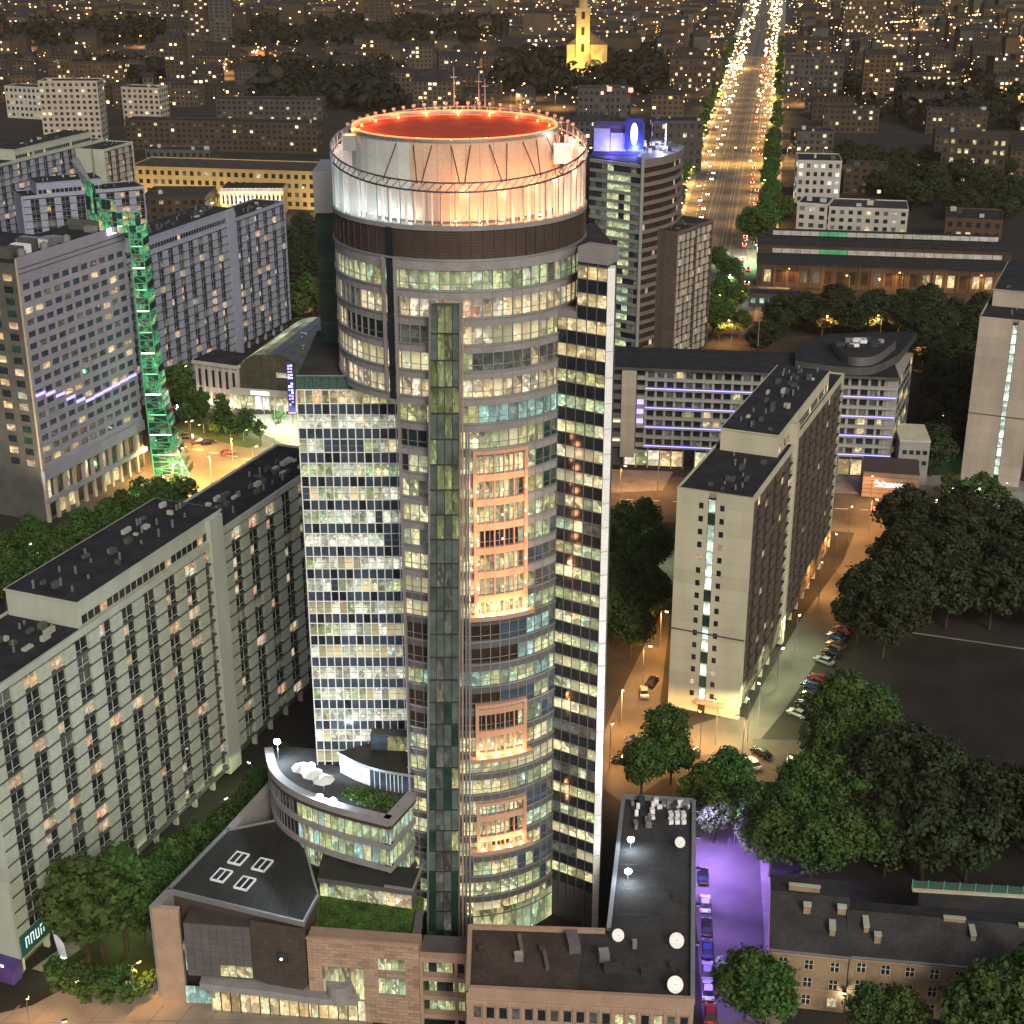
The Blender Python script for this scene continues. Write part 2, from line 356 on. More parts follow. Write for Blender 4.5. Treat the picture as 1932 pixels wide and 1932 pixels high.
# the avenue runs north; local frame
AV0, AV1 = Vector((72, 560)), Vector((436, 2700)); AVD = (AV1 - AV0).normalized(); AVN = Vector((AVD.y, -AVD.x))
def av(s, t): p = AV0 + AVD * s + AVN * t; return (p.x, p.y)
def strip(s0, s1, t0, t1): return [av(s0, t0), av(s0, t1), av(s1, t1), av(s1, t0)]
LAV = (AV1 - AV0).length
sheet('avenue_pavement', strip(0, LAV, -29, 29), 0.010, 'paving')
sheet('road', strip(-20, LAV, -19, -7), 0.018, 'asphalt_old')
sheet('road', strip(-20, LAV, 7, 19), 0.018, 'asphalt_old')
sheet('tram_reserve', strip(120, LAV, -6.5, 6.5), 0.022, 'asphalt_old')
for s in range(130, 900, 12):
    for t in (-13, 13):
        sheet('lane_marking', strip(s, s + 5, t - .15, t + .15), 0.026, 'paint')
for t in (-4.2, -2.6, 2.6, 4.2):
    MB().prism([(p[0], p[1]) for p in strip(100, 1500, t - .1, t + .1)], 0.02, 0.06, 'metal_grey').build('tram_rail', None, 'structure')
sheet('cross_street', [G(1100, 306), G(1100, 292), G(1560, 292), G(1560, 306)], 0.03, 'asphalt_old')
sheet('crossing_square', [G(1345, 600), G(1330, 470), G(1500, 440), G(1530, 500), G(1440, 600)], 0.014, 'paving')
sheet('road', [G(1330, 620), G(1350, 520), G(1390, 470), G(1470, 470), G(1430, 540), G(1420, 620)], 0.02, 'asphalt_old')
# street across the middle of the picture
sheet('street', [(-260, 392), (-140, 372), (-50, 352), (20, 362), (180, 338), (330, 300), (340, 335), (180, 384), (20, 393), (-60, 398), (-140, 425), (-260, 440)], 0.010, 'asphalt_old')
for i in range(26):
    x = 8 + i * 7.0
    sheet('lane_marking', [(x, 378 - .13 * x * .9), (x + 3.5, 377.6 - .13 * x * .9), (x + 3.5, 377.9 - .13 * x * .9), (x, 378.3 - .13 * x * .9)], 0.02, 'paint')
sheet('roundabout_road', [G(270, 905), G(285, 860), G(300, 815), G(400, 770), G(480, 800), G(560, 840), G(600, 900), G(560, 935), G(420, 960), G(300, 945)], 0.024, 'asphalt_old')
sheet('forecourt', [G(450, 800), G(455, 782), G(560, 782), G(600, 800), G(600, 870), G(560, 850), G(490, 815)], 0.030, 'plaza')
raised('traffic_island', [G(330, 810), G(345, 785), G(400, 770), G(450, 805), G(495, 835), G(470, 848), G(380, 825)], 0, 0.15, 'paving', 'grass')
raised('traffic_island', [G(470, 880), G(520, 868), G(570, 900), G(560, 915)], 0, 0.15, 'paving', 'grass')
for i in range(7):
    a, b = G(330 + i * 32, 842 + i * 6), G(352 + i * 32, 844 + i * 6); c = Vector((0, .35))
    sheet('lane_marking', [a, b, b + c, a + c], 0.034, 'paint')
# street lit violet beside the annex
PS = [(26.5, 140), (33.0, 232)]
sheet('side_street', [(25.0, 140), (33.2, 140), (43.5, 228), (31.5, 228)], 0.012, 'asphalt_old')
raised('kerb', [(33.2, 140), (34.9, 140), (45.2, 228), (43.5, 228)], 0, 0.14, 'paving')
sheet('yard', [(31.0, 228), (60, 226), (62, 250), (28, 252)], 0.014, 'asphalt')
# paths and yards round the right-hand slab block
sheet('service_road', [G(1415, 1420), G(1400, 1380), G(1440, 1290), G(1510, 1170), G(1590, 1060), G(1620, 985), G(1680, 985), G(1640, 1090), G(1560, 1220), G(1480, 1340)], 0.012, 'asphalt_old')
sheet('service_road', [G(1130, 1480), G(1140, 1380), G(1180, 1290), G(1250, 1150), G(1265, 1160), G(1245, 1330), G(1260, 1410), G(1420, 1380), G(1430, 1430), G(1250, 1470), G(1180, 1520)], 0.012, 'asphalt_old')
sheet('pavement', [G(1255, 1385), G(1385, 1345), G(1420, 1365), G(1420, 1410), G(1290, 1430)], 0.018, 'asphalt_old')
sheet('pavement', [G(1150, 930), G(1250, 925), G(1270, 890), G(1150, 885)], 0.016, 'paving')
sheet('pavement', [(80, 398), (140, 390), (150, 372), (80, 380)], 0.016, 'paving')
sheet('sports_field', [G(1690, 1190), G(1980, 1232), G(1980, 1530), G(1800, 1480), G(1672, 1410)], 0.012, 'field')
sheet('field_line', [G(1690, 1188), G(1980, 1230), G(1980, 1232.5), G(1690, 1190.5)], 0.02, 'paving')
# near left: paving, lawn
sheet('forecourt_paving', [(-110, 120), (-20, 120), (-20, 174), (-47, 178), (-60, 186), (-70, 176), (-110, 160)], 0.010, 'plaza')
for i in range(9):
    a = -82 + i * 4.2
    sheet('paving_band', [(a, 150), (a + .35, 150), (a + 10.35, 176), (a + 10, 176)], 0.018, 'paving')
for i in range(6):
    y = 150 + i * 4.3
    sheet('paving_band', [(-95, y), (-30, y + 1.5), (-30, y + 1.8), (-95, y + .3)], 0.022, 'paving')
raised('lawn', [G(85, 1840), G(140, 1795), G(240, 1700), G(330, 1640), G(420, 1560), G(520, 1470), G(545, 1480), G(430, 1570), G(285, 1725), G(300, 1850), G(250, 1872), G(180, 1880)], 0, 0.18, 'paving', 'grass')
sheet('path', [G(60, 1830), G(200, 1730), G(360, 1590), G(500, 1450), G(520, 1452), G(385, 1590), G(225, 1740), G(90, 1838)], 0.20, 'paving')
# ================================================================== the round tower
TC = Vector((-7.2, 208.0)); TR = 17.2
def cp(phi, r=TR, c=TC):
    a = math.radians(phi); return Vector((c.x + r * math.sin(a), c.y - r * math.cos(a)))
def arc(p0, p1, r, n=24, c=TC): return [cp(p0 + (p1 - p0) * i / n, r, c) for i in range(n + 1)]
def ringseg(mb, p0, p1, r0, r1, z0, z1, k, n=None, c=TC):
    n = n or max(2, int(abs(p1 - p0) / 4))
    for i in range(n):
        a, b = p0 + (p1 - p0) * i / n, p0 + (p1 - p0) * (i + 1) / n
        q = [cp(a, r0, c), cp(b, r0, c), cp(b, r1, c), cp(a, r1, c)]
        vs = [(p.x, p.y, z0) for p in q] + [(p.x, p.y, z1) for p in q]
        mb.mesh(vs, CF, k)
T = Kit('round_office_tower', 'tall round glass office tower with glowing orange drum crown and lit storeys', 'tower', (TC.x, TC.y, 0))
FP = 3.63; FZ = [105.1 - FP * k for k in range(28)]; VH = 2.4
# core body
mb = MB(); mb.prism([tuple(p) for p in arc(-180, 180, TR - 0.55, 72)[:-1]], 87.4, 110.4, 'slab_dark', 'roof_grey'); T.part('core', mb)
mb = MB(); mb.prism([tuple(p) for p in arc(-28, 140, TR - 0.55, 48)] + [(-15.0, 221), (-15.0, 201)], 0, 87.39, 'slab_dark'); T.part('lower_core', mb)
# floor bands (spandrels), one per storey
WING0 = 51.0
for k in range(28):
    z1 = FZ[k] - VH; z0 = z1 - (FP - VH)
    mb = MB()
    lo, hi = (-112, 80) if k < 5 else (-28.5, WING0)
    col = 'stone_grey' if k < 12 else 'cladding_grey'
    ringseg(mb, lo, hi, TR - 0.5, TR + 0.14, z0, z1, col)
    ringseg(mb, lo, hi, TR + 0.142, TR + 0.30, z1 - 0.22, z1 - 0.02, 'metal_grey')
    T.part('floor_band', mb)
DP = 4.5
def pick(k, phi):
    r = random.random()
    if k == 0: return 'lit_green' if r < .8 else ('lit_olive' if r < .93 else 'lit_dim')
    if k in (1,): return 'lit_cream' if phi > -8 or r < .4 else ('lit_home' if r < .6 else 'lit_dim')
    if k in (2, 3, 4): return ('lit_cream' if r < .52 else ('lit_blind' if r < .7 else 'lit_olive' if r < .8 else 'lit_dim' if r < .92 else 'glass_dark')) if not (k == 2 and -62 < phi < -28) else 'glass_dark'
    if k == 5: return 'lit_teal' if phi > 0 else 'lit_olive'
    if 14 <= k <= 18: return 'glass_brown' if (phi < 18 and k != 16) else ('lit_green' if r < .45 else ('glass_blue' if r < .8 else 'lit_teal'))
    if phi > 30 and k > 5: return ('lit_olive' if r < .35 else 'glass_green') if k < 10 else ('lit_green' if r < .4 else ('glass_blue' if r < .8 else 'lit_dim'))
    return 'lit_office' if r < .48 else ('lit_blind' if r < .66 else 'lit_green' if r < .84 else 'lit_dim' if r < .93 else 'glass_dark')
for k in range(28):
    z1, z0 = FZ[k], FZ[k] - VH
    lo, hi = (-108, 80) if k < 5 else (-28, WING0)
    n = int((hi - lo) / DP); run = None
    for i in range(n):
        a = lo + (hi - lo) * i / n; b = lo + (hi - lo) * (i + 1) / n
        if run is None or random.random() < .38: run = pick(k, (a + b) / 2)
        f = Fr(cp(a, TR - .02), cp(b, TR - .02))
        T.add('window_pane', f.M(0.03, f.L - 0.03, z0 + .02, z1 - .02, -0.10, 0), run)
# slim vertical mullions
for phi in [-108 + (188) * i / 41 for i in range(42)]:
    f = Fr(cp(phi - .25, TR + .02), cp(phi + .25, TR + .02))
    T.add('mullion', f.M(0.02, f.L - .02, FZ[4] - VH, FZ[0] + .2, -.1, .16), 'stone_grey')
for phi in [-28 + (WING0 + 28) * i / 17 for i in range(18)]:
    f = Fr(cp(phi - .22, TR + .02), cp(phi + .22, TR + .02))
    T.add('mullion', f.M(0.02, f.L - .02, 1, FZ[5] + .1, -.1, .15), 'stone_grey' if phi < 30 else 'metal_grey')
for k in range(28):          # transom bar of each storey
    mb = MB(); lo, hi = (-108, 80) if k < 5 else (-28, WING0)
    ringseg(mb, lo, hi, TR - .05, TR + .05, FZ[k] - VH + .72, FZ[k] - VH + .80, 'metal_grey'); T.part('transom', mb)
# cornice, brown louvre band
mb = MB(); ringseg(mb, -180, 180, TR - .6, TR + .22, 105.22, 106.7, 'stone_grey', 80); ringseg(mb, -180, 180, TR - .6, TR + .34, 106.5, 106.75, 'metal_grey', 80); T.part('cornice', mb)
mb = MB(); ringseg(mb, -180, 180, TR - .5, TR + .02, 106.76, 110.4, 'cladding_brown', 80); T.part('louvre_band', mb)
for i in range(9):
    mb = MB(); ringseg(mb, -110, 100, TR + .03, TR + .13, 106.95 + i * .37, 107.1 + i * .37, 'cladding_brown', 60); T.part('louvre', mb)
for i in range(44):
    phi = -110 + 210 * i / 43; f = Fr(cp(phi - .2, TR + .02), cp(phi + .2, TR + .02)); T.add('louvre_post', f.M(0, f.L, 106.76, 110.4, 0, .2), 'cladding_dark')
mb = MB(); ringseg(mb, -180, 180, TR - 1.2, TR + .3, 110.4, 111.0, 'stone_grey', 80); T.part('crown_ledge', mb)
mb = MB(); mb.prism([tuple(p) for p in arc(-180, 180, TR - 1.0, 64)[:-1]], 110.3, 110.9, 'roof_grey'); T.part('crown_deck', mb)
# inner drum of the crown: panels tinted white or orange for the floodlight, one by one
DC = Vector((-7.7, 208.0)); DR = 14.0
mb = MB(); mb.prism([tuple(p) for p in arc(-180, 180, DR - .25, 72, DC)[:-1]], 110.9, 120.7, 'slab_dark', 'roof_red'); T.part('drum_core', mb)
for i in range(48):
    a, b = -180 + 7.5 * i, -180 + 7.5 * (i + 1); f = Fr(cp(a, DR, DC), cp(b, DR, DC))
    g = 'cream_grey' if -100 < (a + b) / 2 < -22 else 'cream'  # white and orange floodlight put into the panel colours
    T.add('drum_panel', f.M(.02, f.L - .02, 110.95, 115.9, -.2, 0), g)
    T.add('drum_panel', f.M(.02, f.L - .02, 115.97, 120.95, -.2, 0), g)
mb = MB(); ringseg(mb, -180, 180, DR - .4, DR + .18, 120.95, 121.3, 'metal_grey', 72, DC); T.part('drum_rim', mb)
glow('glow_rim', (1.0, 0.22, 0.06), 2.4, True)
for i in range(36):
    mb = MB(); ringseg(mb, -180 + i * 10 + .3, -170 + i * 10 - .3, DR - .34, DR - .12, 121.301, 121.42, 'glow_rim', 3, DC); T.part('rim_light', mb)
for i in range(14):          # raking struts against the drum
    phi = -30 + 10 * i; p, q = cp(phi, DR + .15, DC), cp(phi + (4 if i % 2 else -4), DR + 1.9, DC)
    mb = MB(); mb.tube((q.x, q.y, 116.0), (p.x, p.y, 120.6), .09, .07, 'metal_dark', 6); T.part('strut', mb)
# tilted crown ring, glass screen under it
def rimz(phi): return 118.9 - 2.5 * math.cos(math.radians(phi))
for i in range(60):
    a, b = -180 + 6 * i, -180 + 6 * (i + 1)
    p, q = cp(a, TR + .05), cp(b, TR + .05); za, zb = rimz(a), rimz(b)
    mb = MB(); mb.mesh([(p.x, p.y, 111.0), (q.x, q.y, 111.0), (q.x, q.y, zb), (p.x, p.y, za)], [(0, 1, 2, 3)], 'glass_frost' if (-118 < a < -30 and i % 2) else ('glass_frost_thin' if abs(a) < 118 else 'glass_clear'))
    T.part('screen_pane', mb)
    mb = MB(); mb.tube((p.x, p.y, 111.0), (p.x, p.y, za), .07, .06, 'metal_white' if a < -40 or a > 100 else 'metal_grey', 5); T.part('screen_post', mb)
mb = MB()
for i in range(90):
    a, b = -180 + 4 * i, -180 + 4 * (i + 1)
    for dz, r, k in ((0, .13, 'metal_white'), (1.15, .11, 'metal_grey'), ):
        p, q = cp(a, TR + .15), cp(b, TR + .15)
        mb.tube((p.x, p.y, rimz(a) + dz - 1.1), (q.x, q.y, rimz(b) + dz - 1.1), r, r, k if abs(a) > 75 else 'metal_dark', 5, False)
    p, q = cp(a, TR + .15), cp(a + 4, TR + .15)
    mb.tube((p.x, p.y, rimz(a) - 1.1), (q.x, q.y, rimz(b) + .05), .06, .06, 'metal_dark' if abs(a) < 75 else 'metal_grey', 4, False)
T.part('crown_ring', mb)
for i in range(60):
    phi = -118 + 4 * i; f = Fr(cp(phi - .12, TR - .12), cp(phi + .12, TR - .12)); T.add('crown_fin', f.M(0, f.L, 111.05, rimz(phi) - 1.3, -.55, .08), 'metal_white')
# maintenance rail, masts on the far rim
for phi, h in ((-176, 7), (169, 5.0), (172, 6.0)):
    p = cp(phi, TR); z = rimz(phi); mb = MB(); mb.tube((p.x, p.y, z), (p.x, p.y, z + h * .8), .12, .05, 'metal_grey', 6); mb.tube((p.x - .5, p.y, z + h * .6), (p.x + .5, p.y, z + h * .6), .05, .05, 'metal_grey', 5); T.part('antenna_mast', mb)
for i in range(26):
    phi = 112 + 136 * i / 25; p = cp(phi, TR - .3); mb = MB(); mb.tube((p.x, p.y, rimz(phi) - 1.2), (p.x, p.y, rimz(phi) + .55), .09, .09, 'metal_grey', 5); mb.mesh([(p.x + c[0] * .45, p.y + c[1] * .45, rimz(phi) + .6 + c[2] * .35) for c in CUBE], CF, 'frame_terra'); T.part('ring_bracket', mb)  # brackets given the red-orange lamplight as their colour
# crown floodlights: white on the left side, orange on the rest
def flood(phi, r, z, col, power, bulb, c=TC):
    p = cp(phi, r, c); mb = MB(); mb.box(p.x - .22, p.x + .22, p.y - .22, p.y + .22, z, z + .28, 'metal_dark')
    mb.box(p.x - .17, p.x + .17, p.y - .17, p.y + .17, z + .281, z + .36, bulb); o = mb.build('floodlight', T.t)
    lamp(o, (p.x, p.y, z + .7), col, power, .15)
glow('glow_crown', (1.0, 0.42, 0.14), 4); glow('glow_crown_white', (0.95, 1.0, 0.98), 6)
ORG = (1.0, 0.47, 0.19)
for phi in range(-118, -21, 12): flood(phi, 15.4, 111.0, (0.84, 1.0, 0.98), 150, 'glow_crown_white')
for phi in range(0, 116, 11): flood(phi, 15.7, 111.0, (1.0, 0.40, 0.16), 320, 'glow_whitewarm')
for phi in range(4, 110, 15):      # lamps added on the ring to even the light on the drum
    p = cp(phi, TR - .2); z = rimz(phi) - 1.2; mb = MB(); mb.box(p.x - .12, p.x + .12, p.y - .12, p.y + .12, z - .2, z, 'glow_crown'); o = mb.build('ring_lamp', T.t); q = cp(phi, TR - .7); lamp(o, (q.x, q.y, z - .1), (1.0, 0.38, 0.16), 330, .2)
for phi in (-160, -135, 135, 160, 180): flood(phi, 15.6, 117.5, (1.0, .28, .10), 1300, 'glow_crown')
for phi in range(-180, 180, 20):
    p = cp(phi, DR - 1.0, DC)
    mb = MB(); mb.box(p.x - .14, p.x + .14, p.y - .14, p.y + .14, 120.72, 121.0, 'glow_crown'); o = mb.build('rim_lamp', T.t)
    lamp(o, (p.x, p.y, 121.45), (1.0, 0.20, 0.05), 420 if abs(phi) < 100 else 260, .15)
p = cp(-72, TR - 2.2); lamp(None or T.t, (p.x, p.y, 121.6), (1.0, 0.3, 0.08), 900, .3)
p = cp(62, 14.9); lamp(T.t, (p.x, p.y, 121.6), (0.85, 0.93, 1.0), 300, .3)
mb = MB(); q = cp(66, 15.2); mb.box(q.x - 1.2, q.x + 1.2, q.y - 1.0, q.y + 1.0, 117.2, 119.6, 'metal_white'); T.part('cooling_unit', mb)
q = cp(-72, 15.0); mb = MB(); mb.box(q.x - .9, q.x + .9, q.y - .9, q.y + .9, 118.6, 120.6, 'metal_grey'); T.part('cooling_unit', mb)
# pilasters: dark slots each side of the left bay, stone pier by the wing
for phi, k in ((-30.0, 'glass_dark'), (-10.5, 'stone_grey')):
    f = Fr(cp(phi - 1.6, TR + .05), cp(phi + 1.6, TR + .05)); T.add('pier', f.M(0, f.L, 87.4 if k == 'glass_dark' else 2, 110.5 if k == 'glass_dark' else 101.3, -.3, .25), k)
for phi in (-33.2, -27.2):
    f = Fr(cp(phi - .4, TR + .05), cp(phi + .4, TR + .05)); T.add('pier', f.M(0, f.L, 88.3 if phi < -30 else 26, 106.6, -.3, .5), 'stone_grey')
# glass lift shaft, leaning slightly wider to the base
def shx(z): return -13.0 + .024 * z, -8.15 + .0145 * z
YS = 189.3; lit('lit_shaft', [(0.62, 0.66, 0.20), (0.5, 0.6, 0.25), (0.7, 0.75, 0.35)], 0.24, contrast=0.7)
mb = MB(); a0, b0 = shx(0); a1, b1 = shx(101)
mb.mesh([(a0 + .2, YS + .3, 0), (b0 - .2, YS + .3, 0), (b0 - .2, YS + 4, 0), (a0 + .2, YS + 4, 0), (a1 + .2, YS + .3, 101), (b1 - .2, YS + .3, 101), (b1 - .2, YS + 4, 101), (a1 + .2, YS + 4, 101)], CF, 'slab_dark'); T.part('lift_shaft', mb)
for k in range(29):
    z1 = 101 - FP * k; z0 = max(z1 - FP, .1); a, b = shx((z0 + z1) / 2); n = 4
    if z1 < 1: break
    for i in range(n):
        x0, x1 = a + (b - a) * i / n, a + (b - a) * (i + 1) / n; f = Fr((x0, YS), (x1, YS)); r = random.random()
        if k < 9: kk = ('lit_shaft' if r < .75 else 'glass_shaft') if i in (1, 2) else ('glass_shaft' if r < .75 else 'lit_shaft')
        else: kk = 'lit_dim' if (i in (1, 2) and r < .4) else ('lit_olive' if (k > 18 and i > 1 and r < .45) else ('glass_shaft' if r < .8 else 'glass_green'))
        T.add('shaft_pane', f.M(.05, f.L - .05, z0 + .1, z1 - .08, -.1, .02), kk)
    f = Fr((a - .05, YS), (b + .05, YS)); T.add('shaft_transom', f.M(0, f.L, z0 - .08, z0 + .1, -.1, .14), 'metal_dark')
for side in (0, 1):
    for off in (0,) if side == 0 else (0, .55, 1.1, 1.7):
        mb = MB(); p0, p1 = shx(0)[side] + off, shx(101)[side] + off * .55
        mb.tube((p0, YS - .1, 0), (p1, YS - .1, 101.5 if off < 1 else 84), .17, .15, 'metal_grey' if off != .55 else 'stone_tan', 6); T.part('shaft_rail', mb)
# projecting frames washed with orange light, part of it in their colour
glow('glow_frame', (1.0, 0.72, 0.42), 12)
def frame(z0, z1, lamps, power):
    mb = MB()
    for phi in (6.2, 30.0):
        ringseg(mb, phi, phi + 1.6, TR + .1, TR + .75, z0, z1, 'frame_terra', 1)
    for phi in (11, 15.6, 20.2, 25): ringseg(mb, phi, phi + .5, TR + .1, TR + .5, z0, z1, 'frame_terra', 1)
    ringseg(mb, 6.2, 31.6, TR + .1, TR + .751, z1 - .002, z1 + .5, 'frame_terra', 6)
    T.part('facade_frame', mb)
    for k in range(28):
        zz = FZ[k] - VH
        if z0 < zz < z1 + .5:
            mb = MB(); ringseg(mb, 7.8, 30, TR + .31, TR + .52, zz - 1.0, zz - .05, 'frame_terra', 6); T.part('frame_spandrel', mb)
    mb = MB(); ringseg(mb, 3.5, 34, TR + .05, TR + 1.5, z0 - .7, z0, 'stone_tan', 8); T.part('frame_ledge', mb)
    for phi in lamps:
        p = cp(phi, TR + 1.15); mb = MB(); mb.box(p.x - .16, p.x + .16, p.y - .16, p.y + .16, z0 + .02, z0 + .28, 'glow_frame'); o = mb.build('ledge_lamp', T.t)
        lamp(o, (p.x, p.y - .1, z0 + .75), (1.0, 0.40, 0.15), power * 2.6, .15)
frame(56.3, 80.2, (9, 14, 19, 24, 29), 150)
frame(33.2, 41.2, (9, 16, 22, 28), 90)
frame(17.2, 24.6, (9, 16, 22, 28), 90)
for zz in (61.3, 65.0, 68.6, 72.2, 75.8):      # small lamps let into the frame's spandrels
    for ph in (8, 19, 30):
        p = cp(ph, TR + 1.0); mb = MB(); mb.box(p.x - .08, p.x + .08, p.y - .1, p.y + .2, zz - .9, zz - .74, 'glow_frame'); o = mb.build('spandrel_lamp', T.t); p = cp(ph, TR + 2.0); lamp(o, (p.x, p.y, zz), (1.0, 0.42, 0.18), 150, .4)
# left rectangular block
LBX0, LBX1, LBY = -30.1, -15.2, 201.0
mb = MB(); mb.box(LBX0 + .2, LBX1, LBY + .25, 226, 0, 87.3, 'slab_dark'); T.part('side_block', mb)
mb = MB(); mb.box(LBX0, LBX1 - .01, LBY + .2, 226.1, 87.3, 87.6, 'roof_grey'); T.part('side_block_roof', mb)
f = Fr((LBX0, LBY), (LBX1, LBY)); nc = 13; cw = f.L / nc
for k in range(23):
    z1 = 86.0 - FP * k; run = None
    if z1 < 4: break
    for i in range(nc):
        r = random.random()
        if run is None or random.random() < .4: run = 'lit_block' if r < .62 else ('lit_blind' if r < .78 else 'lit_green' if r < .93 else 'glass_blue')
        kk = run
        if k == 0: kk = 'lit_amber' if (r < .55) else 'lit_olive'
        T.add('window_pane', f.M(i * cw + .05, (i + 1) * cw - .05, z1 - 1.95, z1 - .05, -.1, .02), kk)
        T.add('spandrel_pane', f.M(i * cw + .05, (i + 1) * cw - .05, z1 - FP + .05, z1 - 2.05, -.1, .03), 'glass_blue' if r < .8 else 'glass_dark')
    T.add('transom', f.M(0, f.L, z1 - 2.06, z1 - 1.94, -.1, .1), 'metal_white'); T.add('transom', f.M(0, f.L, z1 - .06, z1 + .06, -.1, .1), 'metal_white')
    T.add('transom', f.M(0, f.L, z1 - 1.05, z1 - .99, -.1, .08), 'metal_grey')
for i in range(nc + 1): T.add('mullion', f.M(i * cw - .075, i * cw + .075, 0, 86, -.1, .16), 'metal_white')
for i in range(nc): T.add('parapet_pane', f.M(i * cw + .05, (i + 1) * cw - .05, 86.1, 88.0, -.1, .02), 'glass_tint')
T.add('parapet_rail', f.M(0, f.L, 88.0, 88.14, -.1, .1), 'metal_grey')
g = Fr((LBX0, 226), (LBX0, LBY))
for k in range(23):
    z1 = 86.0 - FP * k
    for i in range(16): T.add('side_pane', g.M(i * 1.56 + .06, i * 1.56 + 1.5, z1 - FP + .1, z1, -.1, .02), 'glass_blue')
# dark green stair tower behind the block
sx0, sx1 = G(592, 330, 108).x * 1.0, -22.0
mb = MB(); mb.box(-28.5, -21.5, 219, 229, 80, 107.2, 'glass_green'); T.part('stair_tower', mb)
mb = MB(); mb.box(-28.7, -21.4, 218.8, 229.2, 107.2, 113.2, 'metal_grey'); T.part('stair_tower_cap', mb)
for i in range(7):
    mb = MB(); mb.box(-28.6 + i * 1.17, -28.5 + i * 1.17, 218.8, 218.98, 80, 107.1, 'glass_green' if i % 2 else 'metal_dark'); T.part('stair_fin', mb)
for i in range(7): mb = MB(); mb.box(-28.5, -21.5, 218.85, 218.99, 81 + i * 3.2, 81.2 + i * 3.2, 'metal_dark'); T.part('stair_transom', mb)
mb = MB(); mb.box(-25.2, -24.6, 218.3, 218.75, 98, 99, 'metal_dark'); T.part('stair_vent', mb)
# right wing: flat facade turned towards the left, with a bright metal fin on its edge
WA, WB = cp(WING0, TR), Vector((12.5, 193.3)); wf = Fr(WA, WB)
mb = MB(); mb.prism([tuple(WA + Vector((.1, .25))), tuple(WB + Vector((-.1, .25))), (14.0, 198), (12.0, 214), (2, 214)], 0, 97.6, 'slab_dark', 'roof_grey'); T.part('wing', mb)
mb = MB(); mb.prism([tuple(WA + wf.d * 3.4 + Vector((0, .25))), tuple(WB + Vector((-.1, .25))), (14.0, 198), (12.0, 214), (8.5, 214)], 97.61, 106.6, 'slab_dark', 'roof_grey'); T.part('wing_head', mb)
nc = 5; cw = wf.L / nc
for k in range(27):
    z1 = FZ[k] - .15
    lo = 0 if k > 1 else 2
    run = None
    for i in range(lo, nc):
        r = random.random()
        if run is None or random.random() < .4: run = ('lit_amber' if k < 4 else ('lit_olive' if r < .4 else 'lit_green')) if r < .93 else 'lit_dim'
        if k >= 6 and (i == lo or random.random() < .4): run = 'lit_office' if r < .5 else 'lit_blind' if r < .7 else 'lit_green' if r < .92 else 'lit_dim'
        T.add('window_pane', wf.M(i * cw + .05, (i + 1) * cw - .05, z1 - 1.75, z1 - .05, -.1, .02), run)
        T.add('spandrel_pane', wf.M(i * cw + .05, (i + 1) * cw - .05, z1 - FP + .05, z1 - 1.85, -.1, .03), 'glass_dark')
    T.add('transom', wf.M(lo * cw, wf.L, z1 - 1.86, z1 - 1.74, -.1, .1), 'cladding_grey'); T.add('transom', wf.M(lo * cw, wf.L, z1 - .06, z1 + .06, -.1, .1), 'cladding_grey')
for i in range(nc + 1): T.add('mullion', wf.M(i * cw - .05, i * cw + .05, 0, 97.6 if i < 2 else 105.4, -.1, .14), 'cladding_grey')
mb = MB(); mb.cube(wf.M(0, 2 * cw, 97.6, 98.6, -2, .2), 'stone_grey'); T.part('wing_parapet', mb)
mb = MB(); mb.cube(wf.M(2 * cw, wf.L, 105.4, 107.4, -3, .2), 'stone_grey'); T.part('wing_parapet', mb)
mb = MB(); mb.prism([tuple(WB + Vector((-.05, -.25))), tuple(WB + Vector((.95, .1))), tuple(WB + Vector((1.1, 1.6))), tuple(WB + Vector((.5, 1.8)))], 0, 105.0, 'metal_white'); T.part('edge_fin', mb)
for i in range(27):
    f = Fr(WB + Vector((-.05, -.27)), WB + Vector((.95, .08))); T.add('fin_joint', f.M(-.02, f.L + .02, 3 + i * FP, 3.06 + i * FP, -.3, .03), 'metal_grey')
mb = MB(); f = Fr(WB + Vector((1.12, .1)), WB + Vector((1.6, .5)))
for i in range(3): pass
# base lobby glass
for i in range(9):
    a, b = 4 + i * 5.2, 4 + (i + 1) * 5.2; f = Fr(cp(a, TR + .2), cp(b, TR + .2)); T.add('lobby_pane', f.M(.04, f.L - .04, .2, 5.6, -.1, .02), 'lit_green' if i > 3 else 'lit_olive')
T.fin()
# ================================================================== podium: theatre wing, terraces, brick front
P = Kit('podium_building', 'low podium with dark folded theatre roof, curved glass terraces and tan brick front', 'building', (-30, 185, 0))
roofp = [(-49.7, 181.1), (-43.8, 196.2), (-36.6, 199), (-31.5, 191.5), (-28.0, 180.0), (-29.3, 173.6)]
mb = MB(); mb.prism([(-49.3, 181.4), (-43.6, 195.6), (-33, 195), (-28.2, 180.0), (-29.5, 174.3)], 0, 15.9, 'cladding_dark'); P.part('theatre_hall', mb)
mb = MB(); mb.prism(roofp, 15.95, 16.45, 'metal_roof_dark', 'metal_roof_dark'); P.part('theatre_roof', mb)
def edge(name, pts, z0, z1, wdt, k, closed=False):
    mb = MB(); n = len(pts) - (0 if closed else 1)
    for i in range(n):
        a, b = Vector(pts[i][:2]), Vector(pts[(i + 1) % len(pts)][:2]); f = Fr(a, b); mb.cube(f.M(-wdt / 2, f.L + wdt / 2, z0, z1, -wdt / 2, wdt / 2), k)
    return P.part(name, mb)
edge('roof_edge', [roofp[0], roofp[5]], 15.9, 16.75, .35, 'metal_grey'); edge('roof_edge', [roofp[5], roofp[4], (-31.4, 191.6)], 16.0, 16.7, .3, 'metal_grey')
